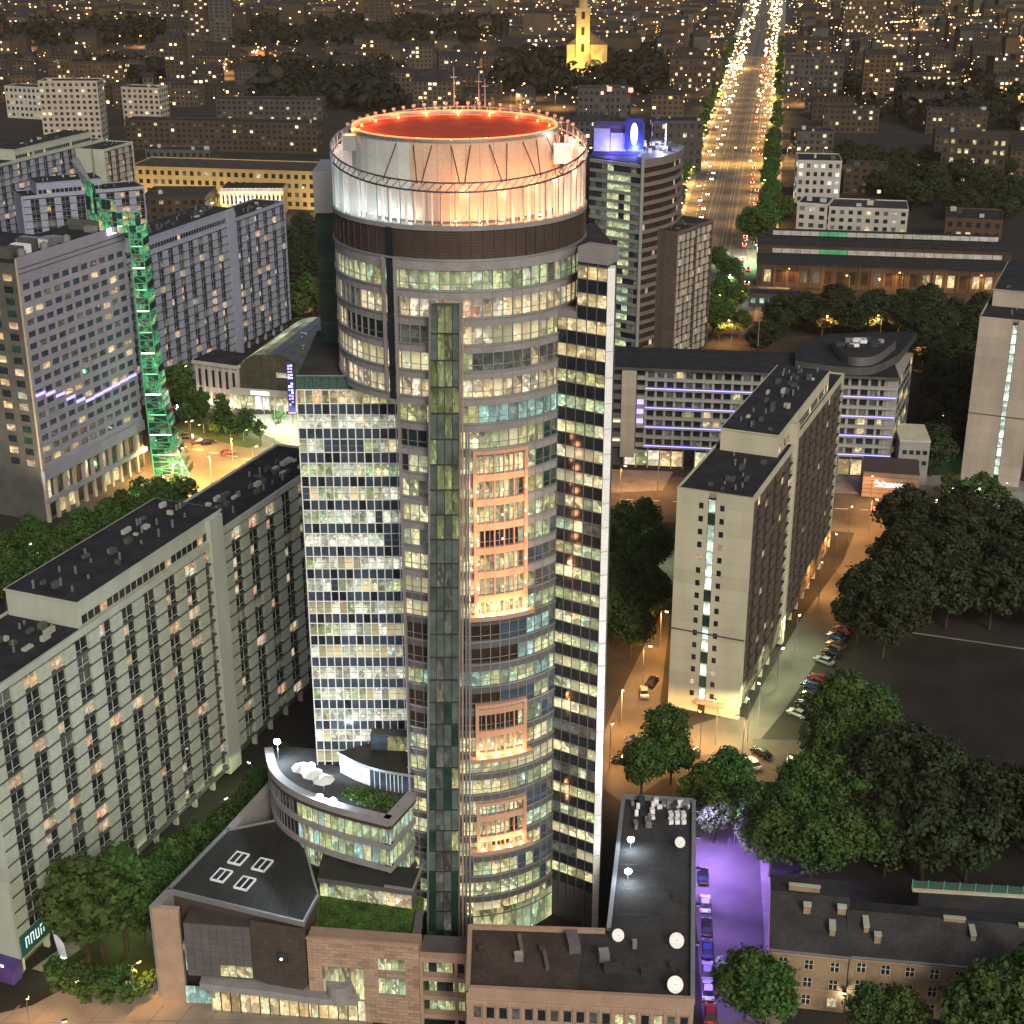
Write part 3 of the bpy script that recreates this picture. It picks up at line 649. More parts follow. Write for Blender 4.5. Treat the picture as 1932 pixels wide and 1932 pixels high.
edge('roof_edge', [roofp[0], roofp[1]], 16.0, 16.75, .3, 'metal_grey'); edge('roof_edge', [roofp[1], (-36.8, 198.8)], 16.0, 16.75, .3, 'metal_grey')
for i in range(7):           # standing seams
    t = (i + 1) / 8; a = Vector(roofp[0]).lerp(Vector(roofp[5]), t); b = Vector(roofp[1]).lerp(Vector((-31.4, 191.6)), t)
    f = Fr(a, b); mb = MB(); mb.cube(f.M(.3, f.L - .5, 16.45, 16.5, -.04, .04), 'metal_dark'); P.part('roof_seam', mb)
for (u, v) in ((450, 1620), (495, 1632), (418, 1652), (462, 1667)):
    c = G(u, v, 16.6); d = Vector((.35, .94)); f = Fr(c - d * 1.45, c + d * 1.45); sk = MB()
    for (a, b, n0, n1) in ((0, .16, -1.1, 1.1), (2.74, 2.9, -1.1, 1.1), (0, 2.9, -1.1, -.95), (0, 2.9, .95, 1.1), (0.16, 2.74, -.07, .07)): sk.cube(f.M(a, b, 16.46, 16.8 - .001 * (n1 - n0), n0, n1), 'metal_white')
    o = P.part('skylight', sk)
    for q in (-1, 1):
        mb = MB(); mb.cube(f.M(.18, 2.72, 16.47, 16.66, .1 if q > 0 else -.94, .94 if q > 0 else -.1), 'glass_dark'); mb.build('skylight_pane', o)
# west boundary wall with pier
mb = MB(); mb.prism([(-51.9, 177.8), (-50.7, 177.6), (-43.4, 196.0), (-36.2, 208.5), (-37.4, 209), (-44.6, 196.6)], 0, lambda p: 16.2 if p[1] < 200 else 19.5, 'stone_grey'); P.part('boundary_wall', mb)
mb = MB(); mb.prism([(-51.5, 177.55), (-47.6, 177.0), (-47.6, 178.0), (-50.9, 178.4)], 0, 16.0, 'brick_tan'); P.part('front_pier', mb)
mb = MB(); mb.box(-47.4, -43.0, 176.7, 180, 9.3, 10.4, 'brick_tan'); P.part('ledge', mb)
for i in range(3): f = Fr((-47.3 + i * 1.45, 177.2), (-45.9 + i * 1.45, 177.1)); P.add('lobby_pane', f.M(.03, f.L - .03, 5.4, 8.9, -.1, 0), 'lit_teal'); P.add('lobby_pane', f.M(.03, f.L - .03, 9.0 + 1.5, 13, -1.1, -1.0), 'glass_dark')
for i in range(6):
    f = Fr((-47.4 + i * 1.5, 175.9 - i * .1), (-45.9 + i * 1.5, 175.8 - i * .1)); P.add('lobby_pane', f.M(.03, f.L - .03, .6, 3.6, -.1, 0), 'lit_teal' if i < 5 else 'lit_office')
# grey box and brown wedge hung under the roof
bf = Fr((-46.9, 176.3), (-37.2, 175.2))
mb = MB(); mb.cube(bf.M(0, bf.L, 5.2, 14.4, -5, -.14), 'cladding_dark'); P.part('hung_box', mb)
for i in range(8):
    for j in range(8):
        if j < 2 and 3 < i < 8: continue
        P.add('cladding_sheet', bf.M(i * bf.L / 8 + .02, (i + 1) * bf.L / 8 - .02, 5.2 + j * 1.15 + .02, 5.2 + (j + 1) * 1.15 - .02, -.13, 0), 'cladding_grey')
for i in range(4): P.add('window_pane', bf.M(4 * bf.L / 8 + i * 1.2 + .04, 4 * bf.L / 8 + (i + 1) * 1.2 - .04, 5.5, 7.4, -.13, -.03), 'lit_office')
w0, w1, w2 = (-37.1, 175.2), (-29.1, 173.2), (-28.2, 175.2)
mb = MB(); mb.mesh([(*w0, 5.4), (-30.6, 173.6, 3.8), (*w1, 6.2), (*w1, 15.8), (*w0, 15.8), (-30, 178, 5)], [(0, 1, 2, 3, 4), (1, 5, 2), (0, 5, 1)], 'cladding_dark'); P.part('folded_wedge', mb)
wf2 = Fr(w0, w1)
for i in range(9):
    for j in range(10): P.add('cladding_strip', wf2.M(i * wf2.L / 9 + .015, (i + 1) * wf2.L / 9 - .015, 6.4 + j * .93 + .015, 6.4 + (j + 1) * .93 - .015, .01, .05), 'cladding_dark' if (i + j) % 3 else 'cladding_brown')
mb = MB(); c = wf2.pt(4.6, 10.2, .2); mb.tube(c - Vector((0, 0, 0)), c + Vector((wf2.n.x, wf2.n.y, 0)) * .25, 1.0, .9, 'metal_dark', 14); P.part('round_emblem', mb)
mb = MB(); mb.tube(c + Vector((wf2.n.x, wf2.n.y, 0)) * .26, c + Vector((wf2.n.x, wf2.n.y, 0)) * .36, .16, .16, 'glow_whitewarm', 10); P.part('spotlight', mb)
mb = MB(); mb.prism([(-45, 174.9), (-36, 173.4), (-27.2, 171.6), (-21.9, 171.5), (-21.9, 173.5), (-45, 177)], 3.75, 4.9, 'stone_grey'); P.part('canopy', mb)
mb = MB(); mb.tube((-24.6, 173.2, 3.76), (-24.6, 173.2, 6.8), 1.9, 1.9, 'stone_grey', 20); P.part('canopy_drum', mb)
lf = Fr((-43.5, 174.8), (-20.7, 172.4)); 
for i in range(16):
    P.add('lobby_pane', lf.M(i * lf.L / 16 + .04, (i + 1) * lf.L / 16 - .04, .05, 3.6, -.3, -.2), 'lit_amber' if i % 5 else 'lit_office')
    P.add('lobby_post', lf.M(i * lf.L / 16 - .06, i * lf.L / 16 + .06, 0, 3.7, -.3, .05), 'brick_tan' if i % 4 == 0 else 'metal_dark')
# tan brick front, laid in courses of blocks round its openings
ff = Fr((-29.0, 173.4), (-13.1, 171.6)); HB = 13.9
mb = MB(); mb.cube(ff.M(0, ff.L, 0, HB - .1, -3, -.16), 'brick_tan_dark'); P.part('brick_wall', mb)
openings = [(10.1, 14.0, 9.4, 11.3), (10.1, 14.0, 5.3, 7.9), (2.0, 8.0, 3.9, 9.2), (0.2, 8.0, -1, 3.8)]
def blocked(s0, s1, z0, z1): return any(s1 > a + .02 and s0 < b - .02 and z1 > c + .02 and z0 < d - .02 for a, b, c, d in openings)
for j in range(25):
    z0 = j * .556; off = 0 if j % 2 else -.8
    for i in range(11):
        s0, s1 = max(0, off + i * 1.6), min(ff.L, off + (i + 1) * 1.6)
        if s1 - s0 < .2: continue
        if blocked(s0, s1, z0, z0 + .55):
            for (a, b, c, d) in openings:
                if s1 > a and s0 < b and z0 + .55 > c + .02 and z0 < d - .02:
                    if s0 < a - .1: P.add('block', ff.M(s0 + .012, a, z0 + .012, z0 + .545, -.15, 0), 'brick_tan')
                    if s1 > b + .1: P.add('block', ff.M(b, s1 - .012, z0 + .012, z0 + .545, -.15, 0), 'brick_tan')
                    break
            continue
        P.add('block', ff.M(s0 + .03, s1 - .03, z0 + .03, z0 + .53, -.13, 0), 'brick_tan' if random.random() < .75 else 'brick_tan_dark')
mb = MB(); mb.cube(ff.M(-.1, ff.L + .1, HB, HB + .18, -.5, .06), 'stone_tan'); P.part('coping', mb)
for (a, b, c, d) in openings[:3]:
    n = 4 if b - a < 5 else 5
    for i in range(n): P.add('window_pane', ff.M(a + (b - a) * i / n + .04, a + (b - a) * (i + 1) / n - .04, c + .03, d - .03, -.155, -.1), 'lit_green' if b - a < 5 else 'lit_office')
    P.add('window_sill', ff.M(a - .1, b + .1, c - .12, c, -.155, .1), 'stone_grey')
# link bay between brick front and annex: tan frames, glass behind
kf = Fr((-13.05, 171.9), (-6.2, 171.3))
mb = MB(); mb.cube(kf.M(0, kf.L, 0, 11.9, -5, -1.2), 'slab_dark'); P.part('link_bay', mb)
for z in (11.2, 7.9, 4.6, 1.3): mb = MB(); mb.cube(kf.M(0, kf.L, z, z + .75, -1.2, .05), 'stone_tan'); P.part('link_beam', mb)
for s in (0, kf.L * .72, kf.L - .5): mb = MB(); mb.cube(kf.M(s, s + .45, 0, 11.9, -1.1, .0), 'stone_tan'); P.part('link_post', mb)
for z in (8.65, 5.35, 2.05):
    for i in range(6): P.add('window_pane', kf.M(i * kf.L / 6 + .04, (i + 1) * kf.L / 6 - .04, z, z + 2.5, -1.19, -1.1), random.choice(['glass_green', 'lit_green', 'glass_dark', 'lit_olive']))
# roof garden behind the brick parapet
mb = MB(); mb.prism([(-28.9, 174.0), (-13.2, 172.3), (-13.0, 184), (-18, 186), (-24, 189.5), (-31, 191), (-28.2, 180)], 11.5, 12.9, 'stone_grey', 'lawn'); P.part('roof_garden', mb)
mb = MB(); mb.prism([(-14.2, 172.6), (-13.3, 172.5), (-12.9, 180), (-13.9, 180.4)], 12.9, 13.6, 'cladding_grey'); P.part('garden_wall', mb)
mb = MB()
for i in range(2600):
    u, v = random.random(), random.random(); a = Vector((-28.3, 174.8)).lerp(Vector((-14.6, 173.2)), u); b = Vector((-28.6, 186)).lerp(Vector((-15, 182)), u); p = a.lerp(b, v)
    h = random.uniform(.12, .42); an = random.uniform(0, 6.28); dx, dy = math.cos(an) * .12, math.sin(an) * .12
    mb.face([(p.x - dx, p.y - dy, 12.9), (p.x + dx, p.y + dy, 12.9), (p.x + random.uniform(-.15, .15), p.y + random.uniform(-.15, .15), 12.9 + h)], 'lawn')
mb.build('grass_tufts', P.t, 'stuff')
# curved glass terraces
def catmull(pts, n):
    out = []; q = [pts[0]] + pts + [pts[-1]]
    for i in range(1, len(q) - 2):
        p0, p1, p2, p3 = [Vector(a) for a in q[i - 1:i + 3]]
        for j in range(n):
            t = j / n; out.append(.5 * ((2 * p1) + (p2 - p0) * t + (2 * p0 - 5 * p1 + 4 * p2 - p3) * t * t + (3 * p1 - p0 - 3 * p2 + p3) * t ** 3))
    return out + [Vector(pts[-1])]
CV = catmull([(-38.6, 205), (-36.6, 198.2), (-32.5, 193.0), (-26, 188.8), (-17.8, 185.2)], 7); RE = (-13.2, 195.5); ND = len(CV)
TPOLY = [tuple(p) for p in CV] + [RE, (-14, 203), (-36, 207)]
def inset(poly, d):
    c = Vector((-24, 198)); return [tuple(Vector(p) + (c - Vector(p)).normalized() * d) for p in poly]
mb = MB(); mb.prism(inset(TPOLY, .9), 12.5, 25.3, 'slab_dark', 'roof_grey'); P.part('terrace_core', mb)
for z0, z1, d, k in ((12.6, 13.5, .0, 'cladding_brown'), (16.6, 17.5, .0, 'stone_grey'), (20.4, 21.3, .0, 'stone_grey'), (24.1, 24.6, -.15, 'cladding_brown'), (24.75, 25.9, -.25, 'stone_grey')):
    mb = MB(); pts = [Vector(p) for p in CV] + [Vector(RE)]
    for i in range(len(pts) - 1):
        f = Fr(pts[i], pts[i + 1]); mb.cube(f.M(-.02, f.L + .02, z0, z1, -1.0, .1 - d), k)
    P.part('terrace_band', mb)
for (z0, z1) in ((13.5, 16.6), (17.5, 20.4), (21.3, 24.1)):
    pts = [Vector(p) for p in CV] + [Vector(RE)]
    for i in range(len(pts) - 1):
        f = Fr(pts[i], pts[i + 1]); n = max(1, round(f.L / 1.25))
        for j in range(n):
            r = random.random(); right = i >= 14
            kk = ('lit_green' if r < .8 else 'lit_teal') if right else ('glass_dark' if r < .85 else 'lit_dim')
            if z0 < 14 and 20 < i < 25: kk = 'glass_dark'
            P.add('terrace_pane', f.M(j * f.L / n + .03, (j + 1) * f.L / n - .03, z0, z1, -.35, -.27), kk)
            P.add('terrace_mullion', f.M(j * f.L / n - .04, j * f.L / n + .04, z0, z1, -.36, -.16), 'metal_grey')
# lit gallery looking on the roof garden
gf = Fr((-28.4, 184.6), (-14.6, 181.4)); 
mb = MB(); mb.cube(gf.M(0, gf.L, 12.0, 15.6, -2.4, -.1), 'slab_dark'); P.part('gallery', mb)
for i in range(11): P.add('terrace_pane', gf.M(i * gf.L / 11 + .04, (i + 1) * gf.L / 11 - .04, 12.95, 15.2, -.1, 0), 'lit_cream' if i > 5 else 'lit_green')
mb = MB(); mb.prism([(-28.6, 184.2), (-14.3, 180.9), (-13.4, 186.5), (-18, 187.2), (-28.5, 191)], 15.6, 16.4, 'cladding_grey', 'metal_roof_dark'); P.part('gallery_roof', mb)
for a, b in (((-18.6, 182.0), (-14.4, 181.0)), ((-14.4, 181.0), (-13.3, 187))):
    f = Fr(a, b); mb = MB(); mb.cube(f.M(0, f.L, 16.4, 16.75, -.12, .12), 'metal_grey'); P.part('gallery_kerb', mb)
# upper pavilion on the terrace
pv = catmull([(-26.2, 198.6), (-23.4, 196.2), (-19.8, 194.0), (-14.6, 192.4)], 5)
mb = MB(); mb.prism([tuple(p) for p in pv] + [(-13.6, 203), (-16, 203)], 25.3, 28.6, 'slab_dark'); P.part('pavilion', mb)
mb = MB(); mb.prism([tuple(p + (p - Vector((-14, 203))).normalized() * .45) for p in pv] + [(-13.4, 203), (-17, 203.5)], 28.62, 29.1, 'metal_grey', 'metal_roof_dark'); P.part('pavilion_roof', mb)
for i in range(len(pv) - 1):
    f = Fr(pv[i], pv[i + 1]); n = max(1, round(f.L / .8))
    for j in range(n): P.add('pavilion_pane', f.M(j * f.L / n + .03, (j + 1) * f.L / n - .03, 25.4, 28.5, -.05, .06), 'metal_white' if i < 8 else 'glass_blue'); P.add('pavilion_mullion', f.M(j * f.L / n - .04, j * f.L / n + .04, 25.4, 28.55, .0, .16), 'metal_white')
pu = Fr((-21.6, 199.0), (-13.8, 198.2))
mb = MB(); mb.cube(pu.M(0, pu.L, 29.1, 31.8, -2, -.1), 'slab_dark'); P.part('pavilion_upper', mb)
for i in range(6): P.add('pavilion_pane', pu.M(i * pu.L / 6 + .04, (i + 1) * pu.L / 6 - .04, 29.2, 31.6, -.09, 0), 'lit_olive' if i > 1 else 'glass_blue')
# terrace greenery, awning, tables
mb = MB()
for i in range(1500):
    t = random.random(); p = Vector((-24.4, 192.2)).lerp(Vector((-18.2, 188.2)), t) + Vector((random.uniform(-1.6, 2.2), random.uniform(-.6, 2.6))); z = 25.3 + abs(random.gauss(0, .28)); a = random.uniform(0, 6.28); q = Vector((math.cos(a), math.sin(a))) * .16
    mb.face([(p.x - q.x, p.y - q.y, z), (p.x + q.x, p.y + q.y, z), (p.x - q.y, p.y + q.x, z + random.uniform(.1, .35))], 'lawn')
mb.build('planting', P.t, 'stuff')
P.fin()
def umbrella(c, z, label):
    t = thing('parasol', label, 'parasol', (c[0], c[1], z), 'white parasols on the lit terrace'); mb = MB(); mb.tube((c[0], c[1], z), (c[0], c[1], z + 2.5), .05, .05, 'metal_grey', 6); mb.build('pole', t)
    mb = MB(); n = 8; r = 1.7; ring = [(c[0] + r * math.cos(2 * math.pi * i / n), c[1] + r * math.sin(2 * math.pi * i / n), z + 2.1) for i in range(n)]
    for i in range(n): mb.face([ring[i], ring[(i + 1) % n], (c[0], c[1], z + 2.75)], 'metal_white')
    mb.build('canopy', t)
for c in ((-30.0, 194.8), (-28.2, 193.2), (-31.8, 196.6)): umbrella(c, 25.35, 'white parasol standing on the floodlit roof terrace')
def flood_mast(c, z, h, aim, power, label, col=(0.74, 0.88, 1.0), spot=None, aims=None):
    t = thing('floodlight_mast', label, 'floodlight', (c[0], c[1], z)); mb = MB(); mb.tube((c[0], c[1], z), (c[0], c[1], z + h), .08, .06, 'metal_grey', 6); mb.build('pole', t)
    mb = MB(); mb.box(c[0] - .3, c[0] + .3, c[1] - .16, c[1] + .16, z + h, z + h + .4, 'metal_dark'); hd = mb.build('lamp_head', t)
    mb = MB(); mb.mesh([(c[0] + .55 * a, c[1] - .22 + .1 * b, z + h + .3 + .55 * d) for a, b, d in [(1, 0, 0), (.7, 0, .7), (0, 0, 1), (-.7, 0, .7), (-1, 0, 0), (-.7, 0, -.7), (0, 0, -1), (.7, 0, -.7)]], [tuple(range(8)), tuple(range(8))[::-1]], 'glow_white'); mb.build('lens', hd)
    lamp(hd, (c[0], c[1] - .5, z + h + .35), col, power, .25, spot, aim)
flood_mast((-36.3, 202.0), 25.4, 3.2, None, 4200, 'white floodlight on a pole at the tip of the roof terrace')
flood_mast((-30.4, 196.8), 25.4, 2.2, None, 5200, 'smaller white floodlight beside the glass side block')
flood_mast((-26.4, 189.8), 25.4, .5, None, 2600, 'low white floodlight by the terrace parapet next to the planting')
flood_mast((-28.5, 190.8), 25.4, .5, None, 2600, 'low white floodlight by the terrace parapet next to the parasols')

# ================================================================== annex with flat roof
A = Kit('flat_roofed_annex', 'flat grey roofed annex with tan parapet, satellite dishes and roof floodlights', 'building', (12, 180, 0))
ap = [(-6.1, 161.4), (24.0, 159.1), (29.5, 206.8), (17.9, 208.3), (13.4, 174.0), (-6.1, 175.0)]
mb = MB(); mb.prism(ap, 0, 14.6, 'stone_tan', 'roof_grey'); A.part('wall', mb)
mb = MB(); mb.prism([(-5.6, 161.9), (8.6, 160.8), (10.0, 173.6), (-5.6, 174.5)], 14.605, 14.66, 'roof_brown'); A.part('roof_sheet', mb)
mb = MB(); mb.prism([(8.9, 160.8), (23.6, 159.7), (28.9, 206.2), (18.4, 207.6), (13.9, 173.6), (10.4, 173.6)], 14.605, 14.65, 'roof_grey'); A.part('roof_sheet', mb)
for i in range(1, 8):
    f = Fr((11.5 + i * .9, 160 + i * 6.0), (23.7 + i * .65, 159.4 + i * 6.0)); mb = MB(); mb.cube(f.M(.3, f.L - .4, 14.65, 14.67, -.05, .05), 'metal_roof_dark'); A.part('roof_seam', mb)
for i, (a, b, k, h) in enumerate(((ap[0], ap[1], 'stone_tan', .9), (ap[1], ap[2], 'metal_grey', .7), (ap[2], ap[3], 'metal_grey', .7), (ap[3], ap[4], 'metal_grey', .6), (ap[5], ap[0], 'stone_tan', .8), (ap[4], ap[5], 'stone_tan', .6))):
    f = Fr(a, b); mb = MB(); mb.cube(f.M(.26, f.L - .26 if i else f.L + .1, 14.61, 14.6 + h, -.5, .08 + .01 * i), k); A.part('parapet', mb)
f = Fr(ap[0], ap[1])
mb = MB(); mb.cube(f.M(0, f.L, 13.2, 13.5, -.1, .2), 'stone_tan'); A.part('string_course', mb)
for i in range(17):
    s = 1.0 + i * 1.72
    A.add('window_pane', f.M(s, s + 1.0, 10.6, 12.4, -.1, .06), 'lit_office' if i in (11, 12, 14) else ('glass_dark' if i % 3 else 'lit_dim')); A.add('window_frame', f.M(s - .12, s + 1.12, 12.4, 12.55, -.1, .12), 'brick_tan_dark'); A.add('window_frame', f.M(s - .12, s + 1.12, 10.45, 10.6, -.1, .16), 'stone_tan'); A.add('pilaster', f.M(s + 1.2, s + 1.5, 8, 13.2, -.1, .14), 'stone_tan')
g = Fr(ap[1], ap[2])
for i in range(22):
    for z in (10.8, 7.2, 3.6): A.add('window_pane', g.M(1 + i * 2.1, 2.3 + i * 2.1, z, z + 1.7, -.1, .05), 'glass_dark' if random.random() < .8 else 'lit_dim')
g = Fr(ap[3], ap[4])
for i in range(15): A.add('window_pane', g.M(1 + i * 2.2, 2.5 + i * 2.2, 10.5, 12.4, -.1, .05), 'lit_dim')
def rbox(x, y, w_, d_, h_, k='metal_dark', rot=.11):
    f = Fr((x - w_ / 2, y - w_ / 2 * rot), (x + w_ / 2, y + w_ / 2 * rot)); A.add('roof_unit', f.M(0, w_, 14.66, 14.66 + h_, -d_ / 2, d_ / 2), k)
for (x, y, w_, d_, h_, k) in ((1.2, 170.5, .5, 4.2, .8, 'cladding_grey'), (.9, 168.0, 1.2, 1.0, 1.1, 'metal_grey'), (4.6, 167.6, .5, 3.8, .7, 'cladding_grey'), (4.2, 169.6, .9, .8, .9, 'metal_dark'), (8.5, 171, 1.6, 3.6, 1.3, 'cladding_grey'), (-4.2, 170, 1.0, .8, .6, 'metal_dark'), (12.6, 168, 1.4, 1.4, 1.5, 'metal_grey'), (13.6, 165.5, 2.4, .9, 1.2, 'metal_dark'), (18.2, 165, 1.6, .8, .9, 'metal_dark'), (21.8, 166, .9, .9, 1.0, 'metal_dark'), (17.0, 170.5, .6, .6, 1.3, 'metal_grey'), (23.8, 181.2, .9, .8, .8, 'metal_dark'), (22.0, 163, .7, .7, .8, 'metal_dark')): rbox(x, y, w_, d_, h_, k)
for i in range(3):
    for j in range(2): rbox(25.0 + i * 1.0 + j * .2, 201.0 + j * 1.8, .7, 1.1, .7, 'metal_white')
for i in range(26): rbox(random.uniform(19, 28), random.uniform(203.2, 206.5), random.uniform(.4, 1.1), random.uniform(.4, .9), random.uniform(.4, 1.5), random.choice(['metal_grey', 'metal_dark', 'metal_white']))
for i in range(9): rbox(random.uniform(19.3, 22.6), random.uniform(199, 203), random.uniform(.3, .9), random.uniform(.3, .9), random.uniform(.4, 1.1), random.choice(['metal_grey', 'metal_white']))
def dish(x, y, r):
    o = MB(); o.tube((x, y, 14.66), (x, y, 15.5), .07, .07, 'metal_grey', 6); b = A.part('dish_mount', o)
    mb = MB(); c = Vector((x, y - .15, 15.75)); ax = Vector((.25, -.75, .62)).normalized(); X = ax.orthogonal().normalized(); Y = ax.cross(X); rings = []
    for q in range(4):
        rr = r * q / 3; rings.append([c + ax * (rr * rr * .28) + (X * math.cos(t * math.pi / 8) + Y * math.sin(t * math.pi / 8)) * rr for t in range(16)])
    for q in range(3):
        for t in range(16):
            a, b2 = rings[q], rings[q + 1]; mb.face([a[t], b2[t], b2[(t + 1) % 16], a[(t + 1) % 16]], 'metal_white')
    mb.tube(c, c + ax * r * .8, .03, .03, 'metal_dark', 5); mb.build('satellite_dish', A.t, smooth=True)
for (u, v, r) in ((1282, 1590, .85), (1275, 1775, 1.1), (1272, 1858, 1.15), (1165, 1765, .9)): p = G(u, v, 15.6); dish(p.x, p.y, r)
A.fin()
p = G(1190, 1585, 16.2); flood_mast((p.x, p.y), 14.66, 1.5, None, 1100, 'white floodlight on the annex roof beside the rooftop machinery')
p = G(1185, 1645, 16.2); flood_mast((p.x, p.y), 14.66, 1.5, None, 1100, 'white floodlight on the annex roof nearer the satellite dishes')

for (x, y) in ((17.2, 186.4), (18.2, 194.5)):        # spots added by the roof floodlights to brighten the tower's edge fin
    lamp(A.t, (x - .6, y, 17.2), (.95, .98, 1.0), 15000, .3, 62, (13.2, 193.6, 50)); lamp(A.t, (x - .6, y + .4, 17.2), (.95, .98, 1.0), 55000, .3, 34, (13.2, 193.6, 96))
# ================================================================== long panel-built slab blocks
def slab(name, label, near, far, width, H, segs, pent, pk, dk, wallk, litf, bay=5.9, floors=16, gable='plain', pilot=2.8, group=None, roofn=26, litk='lit_home', piers=(), rec=.42):
    K = Kit(name, label, 'apartment block', (near[0], near[1], 0), group)
    f = Fr(near, far); L = f.L; d, n = f.d, f.n
    fh = (H - pilot - 1.2) / floors
    for si, (s0, s1, sb) in enumerate(segs):
        mb = MB(); mb.cube(f.M(s0, s1, pilot, H - .5, -width + (sb if si == 0 else sb + .01), -rec - .07 - sb), dk); K.part('core', mb)
        mb = MB(); mb.cube(f.M(s0 + .05, s1 - .05, 0, pilot, -width + 1.4, -1.6 - sb), 'slab_dark'); K.part('ground_storey', mb)
        mb = MB(); mb.cube(f.M(s0 + .02, s1 - .02, H - .5, H - .1, -width + .1, -.2 - sb), 'roof_navy'); K.part('roof', mb)
        # parapet round the roof edge
        for (a, b, n0, n1) in ((s0, s1, -.3 - sb, .12 - sb), (s0, s1, -width - .1, -width + .25), (s0, s0 + .35, -width + .25, -.3 - sb), (s1 - .35, s1, -width + .25, -.3 - sb)):
            mb = MB(); mb.cube(f.M(a, b, H - .9, H + .25, n0, n1), wallk); K.part('parapet', mb)
        nb = max(1, round((s1 - s0 - 1.0) / bay)); bw = (s1 - s0 - 1.0) / nb
        for e in (s0, s1 - .5):
            mb = MB(); mb.cube(f.M(e, e + .5, pilot, H - .9, -1.05 - sb, .1 - sb), wallk); K.part('end_pier', mb)
        for k in range(floors):
            z = pilot + k * fh
            K.add('floor_slab', f.M(s0 + .5, s1 - .5, z - .12, z + .18, -1.05 - sb, .06 - sb), dk)
            for i in range(nb):
                a = s0 + .5 + i * bw
                K.add('facade_panel', f.M(a + .1, a + bw * .47, z + .20, z + fh - .14, -rec - .05 - sb, .02 - sb), pk)
                # loggia: window set back, parapet rail in front
                r = random.random(); kk = litk if r < litf else ('lit_dim' if r < litf + .12 else 'glass_dark')
                a0, a1 = a + bw * .47 + .06, a + bw - .0
                K.add('window_pane', f.M(a0, (a0 + a1) / 2 - .05, z + .5, z + fh - .3, -rec - .05 - sb, -rec + .02 - sb), kk)
                K.add('window_pane', f.M((a0 + a1) / 2 + .05, a1, z + .2, z + fh - .3, -rec - .05 - sb, -rec + .02 - sb), kk if r > litf * .6 else 'glass_dark')
                K.add('window_frame', f.M((a0 + a1) / 2 - .05, (a0 + a1) / 2 + .05, z + .18, z + fh - .2, -rec - .05 - sb, -rec + .1 - sb), pk)
                K.add('loggia_rail', f.M(a0, a1, z + .95, z + 1.05, -.06 - sb, .02 - sb), pk)
        for s in [s0 + 1 + i * bay for i in range(int((s1 - s0) / bay))]:
            mb = MB(); mb.cube(f.M(s, s + .5, 0, pilot, -1.2 - sb, -.3 - sb), wallk); K.part('pillar', mb)
    for (a, b) in piers:
        mb = MB(); mb.cube(f.M(a, b, 1, H + 4.2, -3, .45), wallk); K.part('stair_pier', mb)
    # near gable wall of large panels
    gA = Vector(near) - n * width; g = Fr(gA, near); s0 = segs[0][0]; o = d * s0
    g = Fr(gA + o, Vector(near) + o)
    mb = MB(); mb.cube(g.M(0, g.L, 0, H + .25, -.7, .0), dk); K.part('gable_wall', mb)
    cols = 3 if gable != 'strip' else 3
    cuts = [0, g.L * .42, g.L * .52, g.L] if gable == 'windows' else [0, g.L * .55, g.L * .64, g.L]
    nz = floors + 1; zh = (H + .2) / nz
    for i in range(3):
        if i == 1 and gable in ('windows', 'strip'): continue
        for j in range(nz):
            K.add('gable_panel', g.M(cuts[i] + .012, cuts[i + 1] - .012, j * zh + .012, (j + 1) * zh - .012, .001, .14), wallk)
    if gable == 'plain':
        for j in range(nz): K.add('gable_panel', g.M(cuts[1] + .012, cuts[2] - .012, j * zh + .012, (j + 1) * zh - .012, .001, .14), wallk)
    else:
        for k in range(floors):
            z = pilot + k * fh; on = (random.random() < .82) or gable == 'strip'
            K.add('stair_window', g.M(cuts[1] + .1, cuts[2] - .1, z + .15, z + fh - .1, .001, .06), 'lit_stair' if on else 'glass_green')
            K.add('stair_sill', g.M(cuts[1], cuts[2], z - .1, z + .15, .001, .1), wallk)
            if gable == 'windows':
                for c in (cuts[1] - 1.75, cuts[2] + .85):
                    K.add('gable_window', g.M(c, c + .85, z + .6, z + 1.75, .1, .16), 'glass_dark' if random.random() < .85 else 'lit_home')
        if gable == 'windows':
            mb = MB(); mb.cube(g.M(-.05, g.L + .05, H * .37, H * .37 + .3, .02, .22), 'slab_dark'); K.part('expansion_joint', mb)
        else:
            mb = MB(); mb.cube(g.M(-.05, g.L + .05, H * .42, H * .42 + .3, .02, .2), 'slab_dark'); K.part('expansion_joint', mb)
    # penthouse storey
    for (a, b, h, i0) in pent:
        mb = MB(); mb.cube(f.M(a, b, H - .1, H + h - .3, -width + i0 + .2, -i0 - .2), wallk); K.part('penthouse', mb)
        mb = MB(); mb.cube(f.M(a - .2, b + .2, H + h - .3, H + h, -width + i0, -i0), wallk); K.part('penthouse_cornice', mb)
        mb = MB(); mb.cube(f.M(a, b, H + h, H + h + .06, -width + i0 + .3, -i0 - .3), 'roof_navy'); K.part('penthouse_roof', mb)
        for q in range(int((b - a) / 1.6)):
            r = random.random(); K.add('penthouse_window', f.M(a + .5 + q * 1.6, a + 1.8 + q * 1.6, H + .5, H + h * .42, -i0 - .25, -i0 - .15), 'lit_home' if r < .14 else 'glass_dark')
